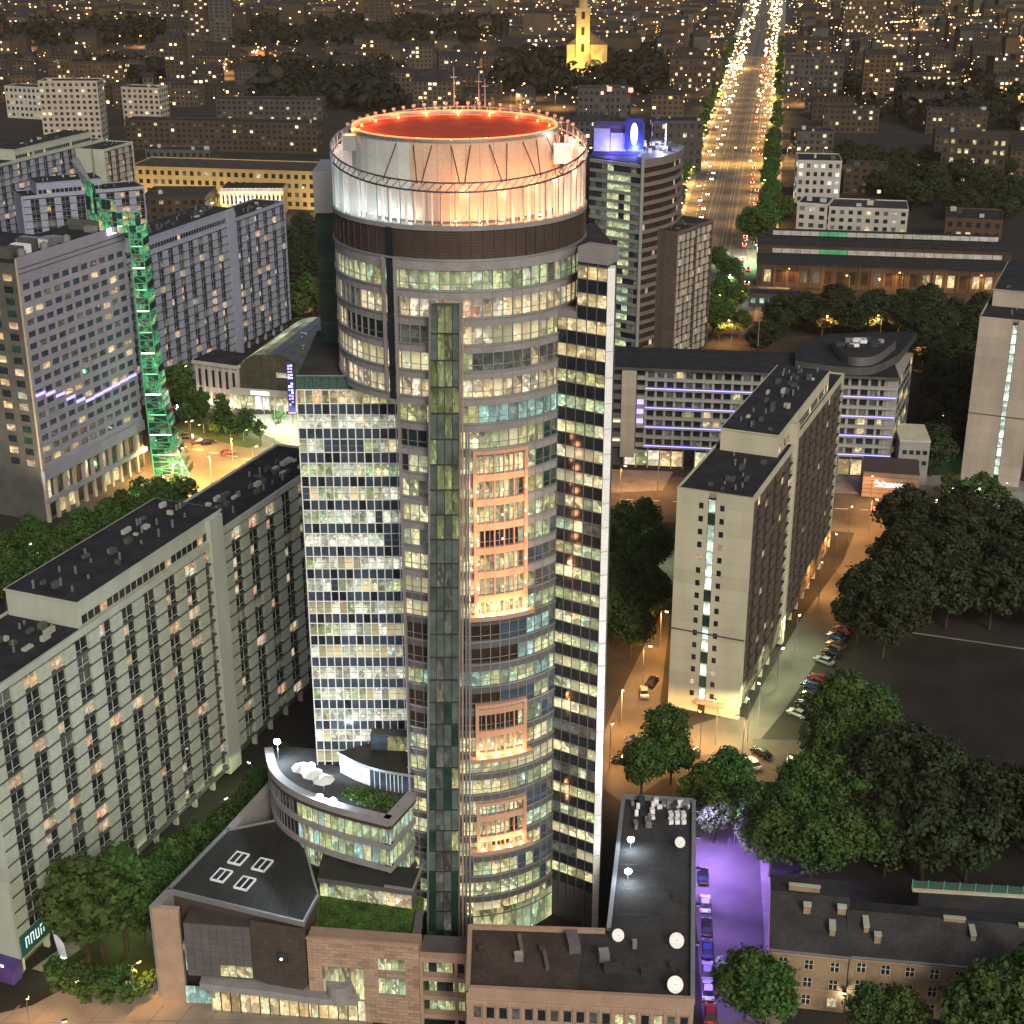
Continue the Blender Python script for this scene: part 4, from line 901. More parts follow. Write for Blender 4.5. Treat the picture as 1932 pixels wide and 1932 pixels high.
    # roof clutter
    for q in range(roofn):
        s = random.uniform(2, L - 3); zt = H - .1
        for (a, b, h, i0) in pent:
            if a - 1 < s < b + 1: zt = H + h + .06
        if any(a - 1.8 < s < a + 1 or b - 1 < s < b + 1.8 for (a, b, h, i0) in pent): continue
        t = -width * random.choice([.3, .5, .5, .68]) + random.uniform(-.8, .8)
        if random.random() < .55: K.add('roof_vent', f.M(s, s + random.uniform(.5, 2.2), zt, zt + random.uniform(.35, .9), t, t + random.uniform(.5, 1.1)), random.choice(['slab_dark', 'concrete_grey', 'slab_dark']))
        else: K.add('roof_pipe', f.M(s, s + .28, zt, zt + random.uniform(.6, 1.4), t, t + .28), 'metal_grey')
    return K, f
lit('lit_stair', [(0.75, 1.0, 0.85), (0.9, 1.0, 0.85), (0.7, 0.95, 0.8)], 1.0, contrast=0.7)
# left foreground slab
LSn, LSf = Vector((-73.6, 182.5)), Vector((-73.6, 182.5)) + Vector((.37, .929)).normalized() * 107
K, f = slab('pale_slab_block', 'long pale sixteen storey slab block with rows of loggias, left of the round tower', LSn, LSf, 14.5, 47,
            [(0, 60.5, 0), (64, 107, 1.2)], [(23.5, 63.6, 4.4, .35)], 'panel_pale', 'slab_dark', 'concrete_grey', .17, piers=((58.6, 62.5),), rec=.4, roofn=110)
mb = MB()
for i in range(16):
    pass
# stair windows along the pier
for k in range(16):
    K.add('pier_window', f.M(57.9, 58.5, 4 + k * 2.68, 5.6 + k * 2.68, -.6, -.4), 'lit_olive'); K.add('pier_window', f.M(62.5, 62.9, 4 + k * 2.68, 5.4 + k * 2.68, -.6, .2), 'lit_olive' if k % 3 else 'glass_dark')
# teal lettered board low on the facade, lilac shop canopy at the corner
mb = MB(); mb.cube(f.M(.6, 7.0, 3.2, 6.6, .14, .34), 'sign_green'); sb = K.part('sign_board', mb)
mb = MB()
for i in range(4):
    s = 1.6 + i * 1.15; mb.cube(f.M(s, s + .16, 4.0, 5.8, .341, .37), 'glow_strip')
    mb.cube(f.M(s + .17, s + .75, 5.62, 5.8, .341, .37), 'glow_strip') if i != 2 else mb.cube(f.M(s + .17, s + .75, 4.0, 4.18, .341, .37), 'glow_strip')
    mb.cube(f.M(s + .62, s + .76, 4.19, 5.61, .341, .37), 'glow_strip')
mb.build('sign_letters', sb)
g = Fr(LSn - f.n * 14.5, LSn); mb = MB(); mb.cube(g.M(3, g.L + .4, .0, 3.3, .2, 2.2), 'sign_violet'); K.part('shop_front', mb)
for i in range(6): K.add('shop_lamp', g.M(5 + i * 1.6, 5.5 + i * 1.6, 3.0, 3.25, 2.21, 2.3), 'glow_whitewarm')
K.add('entrance_glow', f.M(1, 7, 2.6, 2.85, .1, .3), 'lit_olive'); K.add('entrance_glow', f.M(34, 60, 2.3, 2.6, .1, .3), 'lit_dim')
for i in range(3): K.add('ground_window', f.M(44 + i * 4, 46.8 + i * 4, .4, 2.4, -1.6, -1.5), 'lit_green')
for i in range(9):
    c = f.pt(30 + i * 3.1, 51.5, -random.uniform(3, 11)); 
K.fin()
# right slab; shade on its loggia side put into dark brown panels
RSn = Vector((44.6, 258.2)); RSd = Vector((.392, .92)).normalized()
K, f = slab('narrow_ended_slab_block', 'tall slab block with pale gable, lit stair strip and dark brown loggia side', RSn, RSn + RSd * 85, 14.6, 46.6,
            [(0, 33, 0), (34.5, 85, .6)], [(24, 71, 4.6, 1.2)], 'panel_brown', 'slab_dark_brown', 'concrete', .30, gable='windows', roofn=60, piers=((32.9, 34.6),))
g = Fr(RSn - f.n * 14.6, RSn)
mb = MB(); mb.cube(g.M(6.0, 11.5, 2.6, 3.0, .15, 1.6), 'stone_tan'); K.part('entrance_canopy', mb)
K.fin()
# blue grey slab behind the hotel
n0 = Vector((-121, 443)); dd = Vector((.36, .933)).normalized()
K, f = slab('blue_grey_slab_block', 'blue grey slab block with speckled loggias behind the hotel with green lift', n0, n0 + dd * 112, 14.5, 47,
            [(0, 72, 0), (75, 112, 2.0)], [(20, 74, 4.5, .4)], 'panel_blue', 'slab_dark', 'panel_blue', .26, roofn=60, piers=((69, 73.5),))
K.fin()
# far left slabs
n0 = G(-30, 318, 47); n1 = G(195, 262, 47)
K, f = slab('distant_slab_block', 'grey slab block with many small warm windows behind the hotel roof', n0, n1, 14, 47, [(0, (n1 - n0).length, 0)], [((n1 - n0).length * .25, (n1 - n0).length * .9, 4.5, .4)], 'panel_blue', 'slab_dark', 'concrete_grey', .2, roofn=14); K.fin(limit=300)
n0 = G(195, 283, 47); n1 = G(250, 268, 47)
K, f = slab('distant_slab_block', 'short grey slab block with warm windows, stepped behind a longer grey slab', n0, n1, 14, 47, [(0, (n1 - n0).length, 0)], [], 'panel_tan', 'slab_dark', 'concrete_grey', .25, roofn=6); K.fin(limit=300)
n0 = G(40, 372, 47); n1 = G(272, 352, 47)
K, f = slab('distant_slab_block', 'slab block with lilac walls seen just above the hotel roof', n0, n1, 14, 47, [(0, (n1 - n0).length, 0)], [(6, 30, 4.5, .4)], 'panel_blue', 'slab_dark', 'panel_blue', .2, roofn=14); K.fin(limit=300)
# far right gable
n0 = Vector((138.5, 383.5))
K, f = slab('tan_gabled_slab_block', 'tan gabled slab block with a full height lit stair strip by the dark trees', n0, n0 + RSd * 60, 15.5, 46.2, [(0, 60, 0)], [(14, 50, 4.6, 1.2)], 'panel_brown', 'slab_dark_brown', 'panel_tan', .1, gable='strip', roofn=10); K.fin()
# brown slab beside the curved tower
n0 = Vector((54.5, 494)); n1 = Vector((69.5, 514))
K, f = slab('brown_slab_block', 'brown slab block speckled with warm windows beside the curved dark tower', n0, n1, 13, 47, [(0, 13.0, 0), (14, (n1 - n0).length, .8)], [], 'panel_tan', 'slab_dark_brown', 'panel_brown', .62, bay=3.2, roofn=6, litk='lit_home'); K.fin()
# ================================================================== hotel with the green lift tower
W0, W1 = Vector((-119.4, 358.5)), Vector((-103.2, 399.0)); HW = 68.5
K = Kit('grid_fronted_hotel', 'tall grey hotel with a grid of square windows and a violet light ribbon', 'hotel', (W0.x, W0.y, 0))
f = Fr(W0, W1); wd = 17
mb = MB(); mb.cube(f.M(0, f.L, 0, HW - 1, -wd, -.5), 'slab_dark'); K.part('core', mb)
mb = MB(); mb.cube(f.M(.3, f.L - .3, HW - 1, HW - .6, -wd + .3, -.3), 'roof_navy'); K.part('roof', mb)
mat('hotel_wall', (0.28, 0.272, 0.335), .8, var=.08, scale=.3); mat('hotel_tan', (0.38, 0.32, 0.25), .8, var=.08, scale=.3)
# frame: piers and bands leave window holes
R0, RN, CN = 15.0, 16, 11; rh = (HW - 5.5 - R0) / RN; cw = (f.L - 1.6) / CN
for k in range(RN + 1): K.add('wall_band', f.M(0, f.L, R0 + k * rh - .75, R0 + k * rh + .65, -.5, 0), 'hotel_wall')
K.add('wall_band', f.M(0, f.L, HW - 4.85, HW + .4, -.5, .02), 'hotel_wall')
for i in range(CN + 1): K.add('wall_pier', f.M(.35 + i * cw, .8 + i * cw + .4, R0, HW - 4.9, -.5, -.02), 'hotel_wall')
for zz in (HW - 3.6, HW - 2.4): K.add('cornice_line', f.M(0, f.L, zz, zz + .18, .02, .12), 'slab_dark')
rib = {0: 9, 1: 9, 2: 9.3, 3: 9.6, 4: 9.5, 5: 9.2, 6: 8.8, 7: 8.4, 8: 8.1, 9: 7.8, 10: 7.6}
for k in range(RN):
    for i in range(CN):
        r = random.random(); kk = 'lit_amber' if r < .10 else ('lit_home' if r < .13 else 'lit_dim' if r < .3 else 'glass_blue')
        z = R0 + k * rh
        K.add('window_pane', f.M(1.25 + i * cw, .35 + (i + 1) * cw, z + .65, z + rh - .75, -.45, -.35), kk)
for i in range(CN):          # violet ribbon of lit windows dipping across the facade
    z = R0 + 6.2 * rh + (0, -.9, -2.4, -4.4, -6.2, -7.2, -7.0, -6.8, -6.6, -6.4, -6.2)[i]
    K.add('light_ribbon', f.M(.9 + i * cw, .7 + (i + 1) * cw, z, z + .75, .0, .12), 'glow_violet')
# podium of the hotel: tall lit arches
K.add('podium_band', f.M(-.2, f.L, 11.5, 14.2, -.5, .6), 'hotel_wall')
K.add('podium_band', f.M(-.2, f.L, 5.2, 6.4, -.5, .6), 'hotel_wall')
for i in range(11):
    a = .8 + i * f.L / 11.2
    K.add('podium_window', f.M(a, a + 1.6, 6.5, 11.4, -.5, -.1), 'lit_cream' if i % 2 == 0 else 'glass_dark'); K.add('podium_window', f.M(a, a + 2.6, 1.2, 5.1, -.5, -.1), 'lit_amber' if i in (1, 2, 6, 7) else 'glass_dark')
    K.add('podium_pier', f.M(a - .8, a, 0, 11.5, -.5, .3), 'hotel_tan')
g = Fr(W0 - f.n * 34, W0)
mb = MB(); mb.cube(g.M(0, g.L - .55, 0, HW - 2, -f.L * .7, -.01), 'hotel_tan'); K.part('side_wing', mb)
mb = MB(); mb.cube(g.M(0, g.L - .6, HW - 2, HW - 1.2, -f.L * .7, -.5), 'roof_navy'); K.part('side_roof', mb)
for k in range(RN + 1):
    z = R0 + (k - .2) * rh
    if k == 0: K.add('corner_strip', g.M(g.L - .56, g.L, 0, HW, -.5, .005), 'hotel_tan')
    for s in (g.L - 4.6, g.L - 9.5): K.add('side_window', g.M(s, s + 2.6, z + .7, z + rh - .6, -.01, .06), random.choice(['glass_dark', 'glass_dark', 'lit_home', 'glass_green']) if s > g.L - 5 else ('lit_amber' if k % 2 else 'glass_dark'))
for i in range(12):
    s = random.uniform(2, f.L - 4); K.add('roof_unit', f.M(s, s + random.uniform(1, 2.2), HW - .6, HW + random.uniform(.8, 2.4), -random.uniform(6, 14), -4), random.choice(['metal_grey', 'slab_dark', 'metal_white']))
mb = MB(); mb.cube(f.M(f.L - 7.5, f.L - 1.0, HW - 1.1, HW + .7, .13, .4), 'glow_sign_white'); K.part('roof_sign', mb)
K.fin()
for i in range(5):           # round tanks on the hotel roof
    p = f.pt(6 + i * 4.4, HW - .6, -3.2 - (i % 2) * 2.5); t = MB(); t.tube(p, p + Vector((0, 0, 1.5)), 1.1, 1.1, 'metal_grey', 12); t.tube(p + Vector((0, 0, 1.5)), p + Vector((0, 0, 2.0)), 1.1, .3, 'metal_grey', 12)
    o = t.build('roof_tank', None); tag(o, 'round grey tank on the flat hotel roof behind its parapet', 'tank', 'tanks on the hotel roof')
# lift tower: flaring green lattice
K = Kit('green_lift_tower', 'slender green lit glass lift tower flaring at the foot, beside the hotel', 'lift tower', (-98, 394, 0))
mat('lattice_green', (0.10, 0.42, 0.22), .5, .2); lit('lit_lattice', [(0.08, 0.75, 0.28), (0.15, 0.9, 0.45), (0.5, 0.95, 0.35), (0.05, 0.5, 0.3)], 0.34, contrast=.95, scale=1.6, lo=.05)
Lx = lambda z: -100.4 + .6 * math.exp(-z / 14)
Rx = lambda z: -97.2 + 7.2 * math.exp(-z / 15.0)
NZ = 36; YL = 393.0
for k in range(NZ):
    z0, z1 = 70.0 * k / NZ, 70.0 * (k + 1) / NZ; zm = (z0 + z1) / 2
    a, b = Lx(zm), Rx(zm); n = 3 if k > 6 else 4
    for i in range(n):
        x0, x1 = a + (b - a) * i / n, a + (b - a) * (i + 1) / n; fr = Fr((x0, YL), (x1, YL)); K.add('glass_panel', fr.M(.08, fr.L - .08, z0 + .12, z1 - .12, -.1, 0), random.choice(['lit_lattice', 'glass_green', 'lit_lattice', 'glass_green', 'lit_dim']))
    fr = Fr((b, YL), (b + .3, YL + 6)); K.add('glass_panel', fr.M(0, fr.L, z0 + .06, z1 - .06, -.1, 0), 'lit_lattice' if k % 3 else 'glass_green')
    fr = Fr((a, YL), (b, YL)); K.add('ring_beam', fr.M(0, fr.L, z0 - .1, z0 + .1, -.2, .15), 'lattice_green')
    if k % 3 == 0 and k > 1: K.add('lamp_band', fr.M(.1, fr.L - .1, z0 + .12, z0 + .3, .0, .16), 'glow_green' if k % 6 else 'glow_whitewarm')
for s in (0, 1):
    mb = MB()
    for k in range(NZ):
        z0, z1 = 70.0 * k / NZ, 70.0 * (k + 1) / NZ; F_ = (Lx, Rx)[s]; mb.tube((F_(z0), YL - .1, z0), (F_(z1), YL - .1, z1), .2, .2, 'lattice_green', 5, False)
    K.part('edge_tube', mb)
mb = MB()
for k in range(NZ):
    z0, z1 = 70.0 * k / NZ, 70.0 * (k + 1) / NZ; a, b = (Lx(z0), Rx(z1)) if k % 2 else (Rx(z0), Lx(z1)); mb.tube((a, YL - .2, z0), (b, YL - .2, z1), .09, .09, 'lattice_green', 4, False)
K.part('bracing', mb)
mb = MB(); mb.mesh([(Lx(40) + .3, YL + .2, 0), (Rx(0) - .4, YL + .2, 0), (Rx(0) - .4, YL + 6, 0), (Lx(40) + .3, YL + 6, 0), (Lx(70) + .3, YL + .2, 70), (Rx(70) - .3, YL + .2, 70), (Rx(70) - .3, YL + 6, 70), (Lx(70) + .3, YL + 6, 70)], CF, 'slab_dark'); 
# head: raking glass fin leaning back over the hotel roof
hp = [(-97, 393), (-103, 392), (-109, 396), (-114, 404)]
for i in range(3):
    a, b = Vector(hp[i + 1]), Vector(hp[i]); fr = Fr(a, b); zt = (73.5, 76.5, 80)[i]; 
    for j in range(4):
        for q in range(3):
            z0 = 68 + (zt - 68) * q / 3; z1 = 68 + (zt - 68) * (q + 1) / 3
            K.add('head_panel', fr.M(j * fr.L / 4 + .08, (j + 1) * fr.L / 4 - .08, z0 + .08, z1 - .08, -.1, 0), random.choice(['lit_lattice', 'lit_lattice', 'glass_green', 'lit_olive']))
    mb = MB(); p, q = fr.pt(0, zt, 0), fr.pt(fr.L, zt, 0); mb.tube(p, q, .2, .2, 'lattice_green', 6)
    mb.tube(fr.pt(0, 68, 0), fr.pt(fr.L, zt, 0), .12, .12, 'lattice_green', 5); K.part('head_truss', mb)
mb = MB(); mb.mesh([(-114, 404, 78), (-109, 398, 77.4), (-117, 412, 84.5), (-118.5, 410, 84)], [(0, 1, 2, 3), (3, 2, 1, 0)], 'metal_grey'); K.part('head_fin', mb)
K.fin()
lamp(K.t, (-93, 388, 1.6), (0.25, 1.0, 0.45), 3000, .4); lamp(K.t, (-98, 386, 30), (0.2, 1.0, 0.4), 500, .4)

# ================================================================== long low block with blue light lines
B0, B1 = Vector((14, 402)), Vector((104.5, 390)); HB = 29.6
K = Kit('blue_lit_office_block', 'long low block with blue light lines along its balconies and a curved roof storey', 'building', (60, 396, 0))
f = Fr(B0, B1); Lb = f.L
mb = MB(); mb.cube(f.M(0, Lb, 0, HB - 1, -20, -1.2), 'slab_dark'); K.part('core', mb)
mb = MB(); mb.cube(f.M(-.2, Lb + .2, HB - 1, HB - .3, -20.2, .5), 'slab_dark'); K.part('roof_slab', mb)
mb = MB(); mb.cube(f.M(-.1, Lb + .1, HB - .3, HB - .2, -20, .2), 'roof_navy'); K.part('roof', mb)
mat('wall_beige', (0.30, 0.295, 0.285), .85, var=.1, scale=.3)
nf = 8; fh = (HB - 1 - 6.2) / nf; sA = 23.0
for k in range(nf):
    z = 6.2 + k * fh
    K.add('floor_band', f.M(sA, Lb, z - .25, z + .55, -1.2, .05), 'wall_beige')
    if k % 2 == 0 or k == 0: K.add('light_line', f.M(sA + .2, Lb - .2, z + .36, z + .54, .055, .16), 'glow_blue')
    n = 26; cw = (Lb - sA) / n
    for i in range(n):
        a = sA + i * cw; r = random.random()
        K.add('window_pane', f.M(a + .75, a + cw - .05, z + .6, z + fh - .3, -1.1, -1.0), 'lit_amber' if r < .08 else ('glass_dark' if r < .8 else 'lit_dim')); K.add('wall_pier', f.M(a, a + .7, z + .55, z + fh - .25, -1.2, -.6), 'wall_beige')
    K.add('slat_band', f.M(.5, 16.5, z - .3, z + 1.2, -1.2, .0), 'cladding_grey'); K.add('window_pane', f.M(.6, 16.4, z + 1.2, z + fh - .3, -1.2, -.6), 'glass_dark' if k not in (2, 0) else 'lit_office')
for j in range(15): K.add('pier_panel', f.M(16.6, 20.6, 3 + j * 1.7, 4.68 + j * 1.7, -1.3, .35), 'panel_tan')
for k in range(nf): K.add('corner_balcony', f.M(20.8, 22.9, 6.2 + k * fh, 7.2 + k * fh, -1.2, .1), 'wall_beige'); K.add('window_pane', f.M(20.9, 22.8, 7.2 + k * fh, 8.6 + k * fh, -1.2, -1.1), 'glow_violet' if k in (2, 3, 4) else 'glass_dark')
for i in range(22):          # shops under
    a = 18 + i * 3.3; K.add('shop_window', f.M(a, a + 2.9, .4, 4.8, -1.2, -.9), random.choice(['lit_cream', 'lit_amber', 'lit_dim', 'lit_office', 'glass_dark']))
    K.add('shop_post', f.M(a - .35, a, 0, 5.6, -1.2, .0), 'wall_beige')
# pavilion with the lit script sign
pv0, pv1 = G(1625, 938), G(1730, 946); pf = Fr(pv0, pv1)
mb = MB(); mb.cube(pf.M(0, pf.L, 0, 7.6, -12, 0), 'cladding_brown'); K.part('shop_pavilion', mb)
for j in range(6): K.add('pavilion_board', pf.M(0, pf.L, .3 + j * 1.2, 1.35 + j * 1.2, .005, .08), 'brick_tan_dark')
mb = MB(); pts = []
x = 3.0
for i in range(44):
    t = i / 43; yy = 4.3 + .35 * math.sin(t * 52) + (.75 if t < .12 or .3 < t < .36 else 0) * abs(math.sin(t * 26)); pts.append(pf.pt(3.2 + t * (pf.L - 7.5), yy, .3))
for a, b in zip(pts, pts[1:]): mb.tube(a, b, .13, .13, 'glow_sign_white', 5, False)
mb.cube(pf.M(3.2, pf.L - 4.0, 3.55, 3.72, .22, .34), 'glow_sign_white'); K.part('script_sign', mb)
# right end face and low tan annex
g = Fr(B1, B1 + Vector((10.5, 26)))
mb = MB(); mb.cube(g.M(.1, g.L, 0, HB - 1.1, -8, -.1), 'wall_beige'); K.part('end_wall', mb)
for k in range(nf):
    for i in range(7): K.add('end_window', g.M(2 + i * 3.6, 4 + i * 3.6, 7 + k * fh, 8.6 + k * fh, -.1, .02), random.choice(['glass_dark', 'glass_dark', 'lit_amber', 'lit_dim']))
mb = MB(); q = Fr(B1 + Vector((1, -4)), B1 + Vector((9, -5))); mb.cube(q.M(0, q.L, 0, 12.4, -14, 0), 'wall_beige'); K.part('low_annex', mb)
for k in range(2):
    for i in range(4): K.add('end_window', q.M(.9 + i * 1.8, 2.1 + i * 1.8, 8.8 - k * 3, 10 - k * 3, -.05, .05), 'glass_dark')
mb = MB(); mb.cube(q.M(-.1, q.L + .1, 12.4, 12.9, -14, .12), 'concrete'); K.part('annex_coping', mb)
# curved roof storey
cs = catmull([G(1500, 690, 30), G(1560, 700, 30), G(1640, 703, 30), G(1695, 680, 30)], 6)
mb = MB(); mb.prism([tuple(p) for p in cs] + [tuple(G(1730, 636, 30)), tuple(G(1560, 640, 30)), tuple(G(1500, 665, 30))], 29.4, 31.6, 'slab_dark', 'roof_navy'); K.part('curved_roof_storey', mb)
cs = catmull([G(1570, 655, 32), G(1600, 678, 33), G(1650, 678, 33), G(1690, 650, 33)], 6)
mb = MB(); mb.prism([tuple(p) for p in cs] + [tuple(G(1640, 636, 33))], 31.61, 34, 'cladding_grey', 'roof_navy'); K.part('roof_drum', mb)
for i in range(14):
    p = G(random.uniform(1585, 1680), random.uniform(640, 660), 34); K.add('roof_unit', Matrix.Translation((p.x, p.y, 34.6)) @ Matrix.Diagonal((random.uniform(1, 3), random.uniform(1, 2), random.uniform(.6, 1.4), 1)), random.choice(['metal_grey', 'metal_dark', 'metal_white']))
p = G(1430, 650, 30); mb = MB(); mb.tube((p.x, p.y, 29.4), (p.x, p.y, 38), .15, .08, 'metal_grey', 5); K.part('roof_mast', mb)
K.fin()

# ================================================================== curved dark tower with blue lit top
K = Kit('curved_dark_tower', 'curved dark office tower with green lit balconies and violet lit roof', 'tower', (45, 505, 0))
HT = 70.5; C0 = Vector((42.2, 492)); right = catmull([C0, (49.5, 500), (55, 509), (58.5, 521)], 8); left = [Vector((26, 505)), C0]
poly = [tuple(p) for p in right] + [(50, 536), (30, 532), (24, 512)]
mb = MB(); mb.prism(poly, 0, HT - 1.2, 'slab_dark_brown', 'roof_navy'); K.part('core', mb)
mat('tower_brown', (0.16, 0.13, 0.13), .7, var=.12); mat('tower_grey', (0.20, 0.21, 0.21), .7, var=.12)
NF = 21; fh = (HT - 6) / NF
for k in range(NF + 1):
    z = 4 + k * fh; mb = MB()
    for i in range(len(right) - 1):
        f = Fr(right[i], right[i + 1]); mb.cube(f.M(0, f.L, z - .3, z + .95, -.4, .35), 'tower_brown')
    K.part('floor_band', mb)
    f = Fr(left[0], left[1]); mb = MB(); mb.cube(f.M(0, f.L, z - .3, z + .75, -.4, .45), 'tower_grey'); K.part('balcony_band', mb)
    if k < NF:
        for i in range(len(right) - 1):
            f = Fr(right[i], right[i + 1]); r = random.random(); K.add('window_pane', f.M(.05, f.L - .05, z + .95, z + fh - .3, -.2, .02), 'lit_home' if r < .07 else 'glass_brown')
        f = Fr(left[0], left[1])
        for i in range(9):
            r = random.random(); K.add('window_pane', f.M(i * f.L / 9 + .08, (i + 1) * f.L / 9 - .08, z + .75, z + fh - .3, -.2, .02), ('lit_green' if 3 <= i <= 6 and r < .75 else ('lit_office' if i == 3 else 'lit_dim' if r < .5 else 'glass_dark')))
mb = MB(); f = Fr(C0 + Vector((-.5, -.7)), C0 + Vector((.5, -.6))); mb.cube(f.M(0, f.L, 0, HT + 1.5, -1.5, 0), 'tower_grey'); K.part('corner_fin', mb)
mb = MB(); mb.prism([tuple(p + Vector((.3, -.4))) for p in right] + [(50, 537), (41, 500)], HT - 1.2, HT + .4, 'tower_brown', 'metal_grey'); K.part('parapet', mb)
for i in range(20):
    p = Vector((random.uniform(44, 55), random.uniform(506, 528))); K.add('roof_unit', Matrix.Translation((p.x, p.y, HT + 1)) @ Matrix.Diagonal((random.uniform(.8, 2.5), random.uniform(.8, 2.5), random.uniform(.6, 1.6), 1)), random.choice(['metal_white', 'metal_grey', 'metal_dark']))
mb = MB(); mb.cube(Fr((27, 514), (44, 512)).M(0, 17, HT - 1.2, HT + 8.5, -8, 0), 'sign_violet'); K.part('roof_screen', mb)
for i in range(3): f = Fr((27.5 + i * 5.6, 513.8), (32.8 + i * 5.6, 513.2)); K.add('screen_panel', f.M(0, f.L, HT, HT + 7.5 - i * 1.5, 1.4, 1.6), 'panel_blue')
K.fin()
lamp(K.t, (33, 508.5, HT + 1.2), (0.25, 0.2, 1.0), 5200, .4); lamp(K.t, (41, 508.8, HT + 1.2), (0.2, 0.3, 1.0), 5200, .4); lamp(K.t, (50, 512, HT + 4), (0.5, 0.5, 1.0), 3600, .4)
B = Kit('lit_billboard', 'blue framed billboard with a glowing upright oval on the roof of the curved tower', 'billboard', (38, 511, HT))
bf = Fr((37.5, 510), (43.6, 509.6)); mb = MB(); mb.cube(bf.M(0, bf.L, HT + 1, HT + 11, -.3, 0), 'sign_blue'); B.part('board', mb)
mb = MB(); c = bf.pt(bf.L / 2, HT + 6, .06); vs = [bf.pt(bf.L / 2 + 1.2 * math.cos(t * math.pi / 10), HT + 6 + 3.6 * math.sin(t * math.pi / 10), .08) for t in range(20)]; mb.face(vs, 'glow_sign_white'); mb.face([v - Vector((bf.n.x, bf.n.y, 0)) * .05 for v in vs][::-1], 'sign_blue'); B.part('oval_light', mb)
mb = MB(); vs = [bf.pt(bf.L / 2 + .75 * math.cos(t * math.pi / 10), HT + 6 + 2.8 * math.sin(t * math.pi / 10), .11) for t in range(20)]; mb.face(vs, 'glow_gold'); B.part('oval_core', mb)
for s in (.5, bf.L - .7): mb = MB(); mb.cube(bf.M(s, s + .2, HT - .5, HT + 1, -.3, -.1), 'metal_dark'); B.part('leg', mb)
B.fin()
B = Kit('open_sign_frame', 'small open white edged frame standing beside the blue billboard', 'sign', (50, 514, HT)); bf = Fr((46.5, 513), (51.5, 513))
for (a, b, z0, z1) in ((0, 5, 9, 9.3), (4.7, 5, 1, 9), (0, .3, 1, 9)): mb = MB(); mb.cube(bf.M(a, b, HT + z0, HT + z1, -.2, 0), 'glow_strip' if a > 0 else 'sign_blue'); B.part('frame_bar', mb)
B.fin()
# ================================================================== middle distance buildings
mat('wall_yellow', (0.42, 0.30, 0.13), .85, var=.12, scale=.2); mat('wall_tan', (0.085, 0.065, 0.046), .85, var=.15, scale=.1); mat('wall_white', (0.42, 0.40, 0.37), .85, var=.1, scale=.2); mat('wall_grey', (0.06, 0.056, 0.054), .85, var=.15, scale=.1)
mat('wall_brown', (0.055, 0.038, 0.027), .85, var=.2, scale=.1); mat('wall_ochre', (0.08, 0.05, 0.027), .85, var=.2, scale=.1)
lit('lit_arch', [(1.0, 0.72, 0.35), (1.0, 0.85, 0.55)], 0.9, contrast=.4)
def block(name, label, a, b, h, depth, wall, roof='roof_navy', floors=4, bayw=3.4, litf=.1, litk='lit_far', cat='building', group=None, ww=.5, wh=.5, z0=0, roofn=3, minpx=0, para=.6, dark='glass_dark', pen=True):
    A_, B_ = Vector(a), Vector(b); f = Fr(A_, B_); K = Kit(name, label, cat, (A_.x, A_.y, z0), group)
    mb = MB(); mb.cube(f.M(0, f.L, z0, h, -depth, 0), wall); K.part('wall', mb)
    mb = MB(); mb.cube(f.M(.3, f.L - .3, h, h + .12, -depth + .3, -.3), roof); K.part('roof', mb)
    if para:
        mb = MB(); mb.cube(f.M(-.12, f.L + .12, h - .4, h + para, -.3, .15), wall); mb.cube(f.M(-.12, .2, h - .4, h + para, -depth, -.3), wall); mb.cube(f.M(f.L - .2, f.L + .12, h - .4, h + para, -depth, -.3), wall); mb.cube(f.M(-.12, f.L + .12, h - .4, h + para, -depth - .12, -depth), wall); K.part('parapet', mb)
    fh = (h - z0 - .6) / floors
    faces = [(f, f.L)]
    if A_.x > 0: faces.append((Fr(f.pt(0, 0, -depth).to_2d(), A_), depth))
    else: faces.append((Fr(B_, f.pt(f.L, 0, -depth).to_2d()), depth))
    for g, Lg in faces:
        n = max(1, int(Lg / bayw)); bw = Lg / n
        for k in range(floors):
            for i in range(n):
                r = random.random(); kk = litk if r < litf else (dark if r < .85 else 'lit_dim')
                K.add('window', g.M(i * bw + bw * (.5 - ww / 2), i * bw + bw * (.5 + ww / 2), z0 + .5 + k * fh + fh * .25, z0 + .5 + k * fh + fh * (.25 + wh), -.1, .06), kk)
    for q in range(roofn):
        s = random.uniform(1, max(1.5, f.L - 3)); t = -random.uniform(.2, .8) * depth
        K.add('roof_unit', f.M(s, s + random.uniform(.8, 3), h + .12, h + random.uniform(.8, 2.4), t, t + random.uniform(.8, 2)), random.choice(['slab_dark', wall, 'concrete_grey']))
    K.fin(minpx=minpx); return K, f
